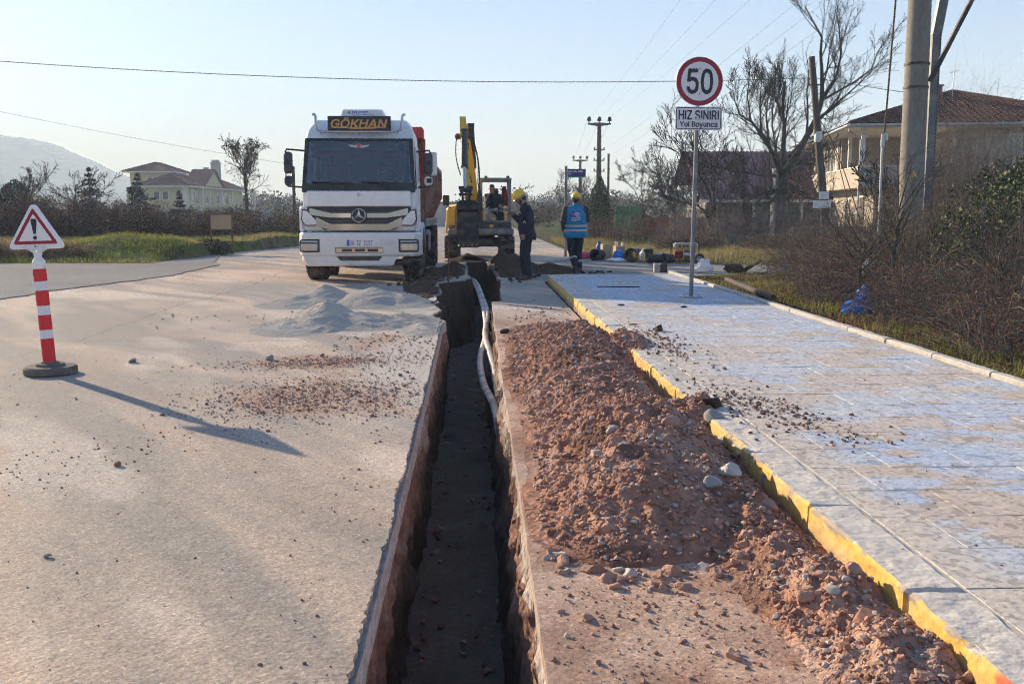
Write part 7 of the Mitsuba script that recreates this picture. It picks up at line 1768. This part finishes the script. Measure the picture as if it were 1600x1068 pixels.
# ------------------------------------------------------------------ things lying about
def crumple(base, m, label, cat, c, s, seed, sub=3, amp=.55):
    v, f = ICO[sub]; r = np.random.default_rng(seed)
    n_ = meshkit.fbm(v * 2.3 + seed, 4, seed); rid = np.abs(meshkit.fbm(v * 3.1 + 9 + seed, 3, seed + 1) - .5) * 2
    v = v * (.62 + amp * n_ + .28 * rid)[:, None] * np.asarray(s); v[:, 2] = np.maximum(v[:, 2], -s[2] * .55)
    mb = MB(); mb.add(v + np.asarray(c), f); return tag(mb.put(base, m, None, 25), label, cat)
b1 = crumple('plastic_bag', 'm_blue_bag', 'bright blue crumpled plastic bag under the brambles beside the footpath', 'bag', (5.18, 13.25, .10), (.22, .14, .14), 3)
mb = MB(); v, f = ICO[2]; n_ = meshkit.fbm(v * 2.7, 4, 8); mb.add(v * (.5 + n_)[:, None] * [.09, .08, .15] + [5.28, 13.3, .27], f); mb.put('knotted_top', 'm_blue_bag', b1, 25)
crumple('plastic_bag', 'm_blue_bag', 'small blue scrap of bag in the grass by the driveway', 'bag', (7.15, 22.6, .10), (.13, .1, .12), 5)
b2 = crumple('plastic_bag', 'm_plastic_white', 'tied white plastic bag standing at the driveway edge', 'bag', (5.2, 22.5, .11), (.21, .17, .16), 7)
mb = MB(); v, f = ICO[1]; 
for dx in (-.05, .07): mb.add(v * [.06, .03, .07] + [5.22 + dx, 22.48, .28], f)
mb.put('knot', 'm_plastic_white', b2, 40)
crumple('plastic_bag', 'm_pink', 'pink bag lying in the grass right of the walking man', 'bag', (3.25, 29.3, .09), (.32, .16, .12), 9)
crumple('plastic_bag', 'm_blue_bag', 'light blue bag between the cartons and the black pipes', 'bag', (4.08, 28.2, .14), (.16, .14, .18), 12)
crumple('plastic_bag', 'm_plastic_white', 'flat white bag on the grass before the cartons', 'bag', (3.95, 27.8, .04), (.28, .18, .06), 13)
crumple('plastic_bag', 'm_plastic_white', 'white bag pressed into the brambles behind the blue bag', 'bag', (5.85, 14.6, .55), (.10, .1, .16), 15)
for k, (x, y, w, h, lab) in enumerate(((3.78, 28.6, .26, .46, 'tall plain brown carton beside the black pipe stub'), (4.20, 28.9, .27, .40, 'brown carton with white cups on its top'))):
    c_ = thing('carton', lab, 'box'); mb = MB(); mb.box((x, y, h / 2), (w, w, h), .008, rot=rotz(.2)); mb.put('body', 'm_card', c_, False)
    mb = MB(); mb.box((x, y, h + .003), (w * .9, .05, .004), rot=rotz(.2)); mb.put('tape', 'm_rock_pale', c_, False)
    if k:
        mb = MB(); mb.cyl((x - .08, y, h), (x - .08, y, h + .12), .04, .05, 12); tag(mb.put('cup', 'm_white', None, 50), 'white cup standing on the brown carton', 'cup')
        mb = MB(); mb.cyl((x + .09, y + .02, h), (x + .12, y + .02, h + .10), .035, .045, 12); tag(mb.put('cup', 'm_white', None, 50), 'tilted white cup at the right edge of the brown carton', 'cup')
def pipe_piece(lab, a, b, r_, wall_=.02, flange=True):
    t_ = thing('pipe_fitting', lab, 'pipe'); a, b = np.array(a, float), np.array(b, float); d = unit(b - a); L = np.linalg.norm(b - a)
    mb = MB(); mb.lathe([(r_ - wall_, 0), (r_, 0), (r_, L), (r_ - wall_, L), (r_ - wall_, 0)], sides=24)
    x = np.cross([0, 0, 1.0], d); x = unit(x) if np.linalg.norm(x) > .1 else np.array([1.0, 0, 0]); y = np.cross(d, x); M = np.eye(4); M[:3, 0], M[:3, 1], M[:3, 2], M[:3, 3] = x, y, d, a
    mb.xf(M); mb.put('barrel', 'm_black', t_, 40)
    if flange:
        mb = MB(); mb.lathe([(r_ - .002, 0), (r_ + .035, 0), (r_ + .035, .05), (r_ - .002, .05)], sides=24); mb.xf(M); mb.put('collar', 'm_grey_plastic', t_, 40)
pipe_piece('black pipe stub lying left of the tall carton', (3.42, 28.2, .16), (3.75, 28.75, .16), .15)
pipe_piece('black ribbed pipe stub lying right of the light blue bag', (4.42, 28.1, .17), (4.72, 28.8, .17), .16)
pipe_piece('black pipe elbow piece before the white bucket', (4.72, 27.0, .12), (5.15, 26.9, .12), .11)
pipe_piece('black pipe piece standing behind the elbow piece', (4.82, 27.5, 0.01), (4.82, 27.5, .36), .13)
pipe_piece('short black coupling beside the generator', (5.10, 26.75, .13), (5.35, 26.85, .13), .12)
mb = MB(); mb.lathe([(0, 0), (.11, 0), (.12, .05), (.12, .22), (.05, .30), (.04, .36), (0, .36)], (4.72, 27.7, .02), 18); tag(mb.put('jug', 'm_white', None, 40), 'white plastic jug among the black pipes', 'jug')
bk = thing('bucket', 'white paint bucket standing left of the generator', 'bucket')
mb = MB(); mb.lathe([(.11, 0), (.135, .26), (.125, .26), (.10, .02), (0, .02)], (5.13, 27.25, .0), 22); mb.put('pail', 'm_white', bk, 40); mb = MB(); mb.lathe([(.137, .24), (.145, .24), (.145, .27), (.137, .27)], (5.13, 27.25, .0), 22); mb.put('rim', 'm_plastic_white', bk, 40)
mb = MB(); mb.lathe([(0, 0), (.09, 0), (.09, .12), (.05, .18), (.05, .26), (0, .26)], (3.62, 28.9, .28), 16); tag(mb.put('hydrant_cap', 'm_blue_ink', None, 40), 'blue valve cap standing on the black pipe stub', 'valve')
# generator
GT = T().translate([5.72, 27.0, .004]).rotate([0, 0, 1], -14)
gn = thing('generator', 'portable petrol generator with red engine and pale tank on the verge', 'generator')
mb = MB()
for y in (-.24, .24):
    mb.tube([(-.38, y, .06), (-.38, y, .52), (-.33, y, .57), (.33, y, .57), (.38, y, .52), (.38, y, .06), (-.38, y, .06)], .016, 8)
for x in (-.38, .38):
    for z in (.08, .54): mb.cyl((x, -.24, z), (x, .24, z), .015, sides=8)
mb.put('frame', 'm_black', gn, 60, GT)
mb = MB(); mb.man(rbox((.02, 0, .47), (.66, .44, .15), .05)); mb.put('fuel_tank', 'm_plastic_white', gn, 35, GT)
mb = MB(); mb.cyl((.0, 0, .54), (.0, 0, .575), .05, sides=14); mb.put('tank_cap', 'm_black', gn, 40, GT)
mb = MB(); mb.box((.05, -.20, .47), (.56, .08, .15), .01); cpn = mb.put('control_panel', 'm_card', gn, False, GT)
mb = MB(); mb.box((.22, -.243, .47), (.13, .01, .10)); mb.put('sticker', 'm_blue_ink', cpn, False, GT)
mb = MB()
for x in (-.12, -.02, .08): mb.cyl((x, -.235, .46), (x, -.255, .46), .028, sides=12)
mb.put('socket', 'm_black', cpn, 40, GT)
mb = MB(); mb.man(rbox((-.16, 0, .22), (.22, .30, .22), .04)); mb.cyl((-.16, -.15, .2), (-.16, -.20, .2), .09, sides=22); mb.put('engine', 'm_red_cloth', gn, 40, GT)
mb = MB(); mb.cyl((-.02, 0, .22), (.28, 0, .22), .13, sides=22); mb.put('alternator', 'm_steel', gn, 40, GT)
for y in (-.27, .27):
    mb = MB(); mb.lathe([(.03, -.03), (.11, -.03), (.125, -.015), (.125, .015), (.11, .03), (.03, .03)], sides=22, axis='y'); mb.v = [v + [.40, y, .125] for v in mb.v]; wk_ = mb.put('wheel', 'm_rubber', gn, 40, GT)
    mb = MB(); mb.lathe([(0, -.02), (.07, -.035), (.07, .035), (0, .02)], sides=14, axis='y'); mb.v = [v + [.40, y, .125] for v in mb.v]; mb.put('hub', 'm_steel', wk_, 40, GT)
# concrete test block, lumps, log, ball
cb = thing('concrete_block', 'pair of short concrete blocks at the far right footpath corner', 'block')
for x, m in ((4.22, 'm_concrete'), (4.37, 'm_dark_metal')):
    mb = MB(); mb.box((x, 22.95, .10), (.14 if m == 'm_concrete' else .15, .17, .21), .012); mb.put('block', m, cb, False)
mb = MB(); v, f = rock_mesh(901, 3, .5); mb.add(v * [.34, .22, .18] + [5.95, 22.6, .10], f); mb.put('lump', 'm_darksoil', None, True, key=tag(name('soil_lump'), 'dark broken lump of soil right of the white bag', 'soil'))
mb = MB(); v, f = rock_mesh(902, 3, .5); mb.add((v * [.30, .16, .12]) @ roty(-.5).T + [6.32, 22.5, .17], f); mb.put('lump', 'm_darksoil', None, True, key=tag(name('soil_lump'), 'dark tilted slab of soil at the driveway edge', 'soil'))
mb = MB(); v, f = rock_mesh(903, 2, .2); mb.add(v * [.17, .17, .17] + [7.35, 23.9, .14], f); mb.put('lump', 'm_darksoil', None, True, key=tag(name('soil_lump'), 'dark round lump on the driveway near the thicket', 'soil'))
lg = thing('log', 'cut log with pale end leaning on the verge beside the footpath', 'log')
mb = MB(); mb.cyl((4.42, 17.3, .22), (4.68, 15.4, .06), .045, .055, 14); mb.put('stem', 'm_wood', lg, 50)
mb = MB(); d_ = unit(np.array([-.26, 1.9, .16])); c_ = np.array([4.42, 17.3, .22]); mb.cyl(c_, c_ + d_ * .006, .044, sides=14); mb.put('cut_end', 'm_card', lg, 50)
mb = MB(); mb.tube([(2.05, 16.6, .155), (2.55, 16.5, .16), (2.75, 16.52, .156)], .012, 6); tag(mb.put('stick', 'm_wood', None, True), 'thin dark stick lying on the shaded footpath', 'stick')
for k, (x, y) in enumerate(((1.98, 13.3), (2.75, 13.0))):
    mb = MB(); v, f = rock_mesh(910 + k, 2, .4); mb.add(v * [.06, .03, .02] + [x, y, .165], f); tag(mb.put('soil_clod', 'm_darksoil', None, True), ['small flat dark clod on the footpath left of the speed sign', 'small flat dark clod on the footpath before the speed sign'][k], 'clod of soil')
# ------------------------------------------------------------------ the air
scene['haze'] = {'type': 'cube', 'to_world': T().translate([0, 1150, 68.5]).scale([2600, 1500, 70]), 'bsdf': {'type': 'null'}, 'interior': {'type': 'ref', 'id': 'haze_air'}}
tag('haze', 'pale blue winter haze filling the air over the road and fields', 'haze', kind='stuff')
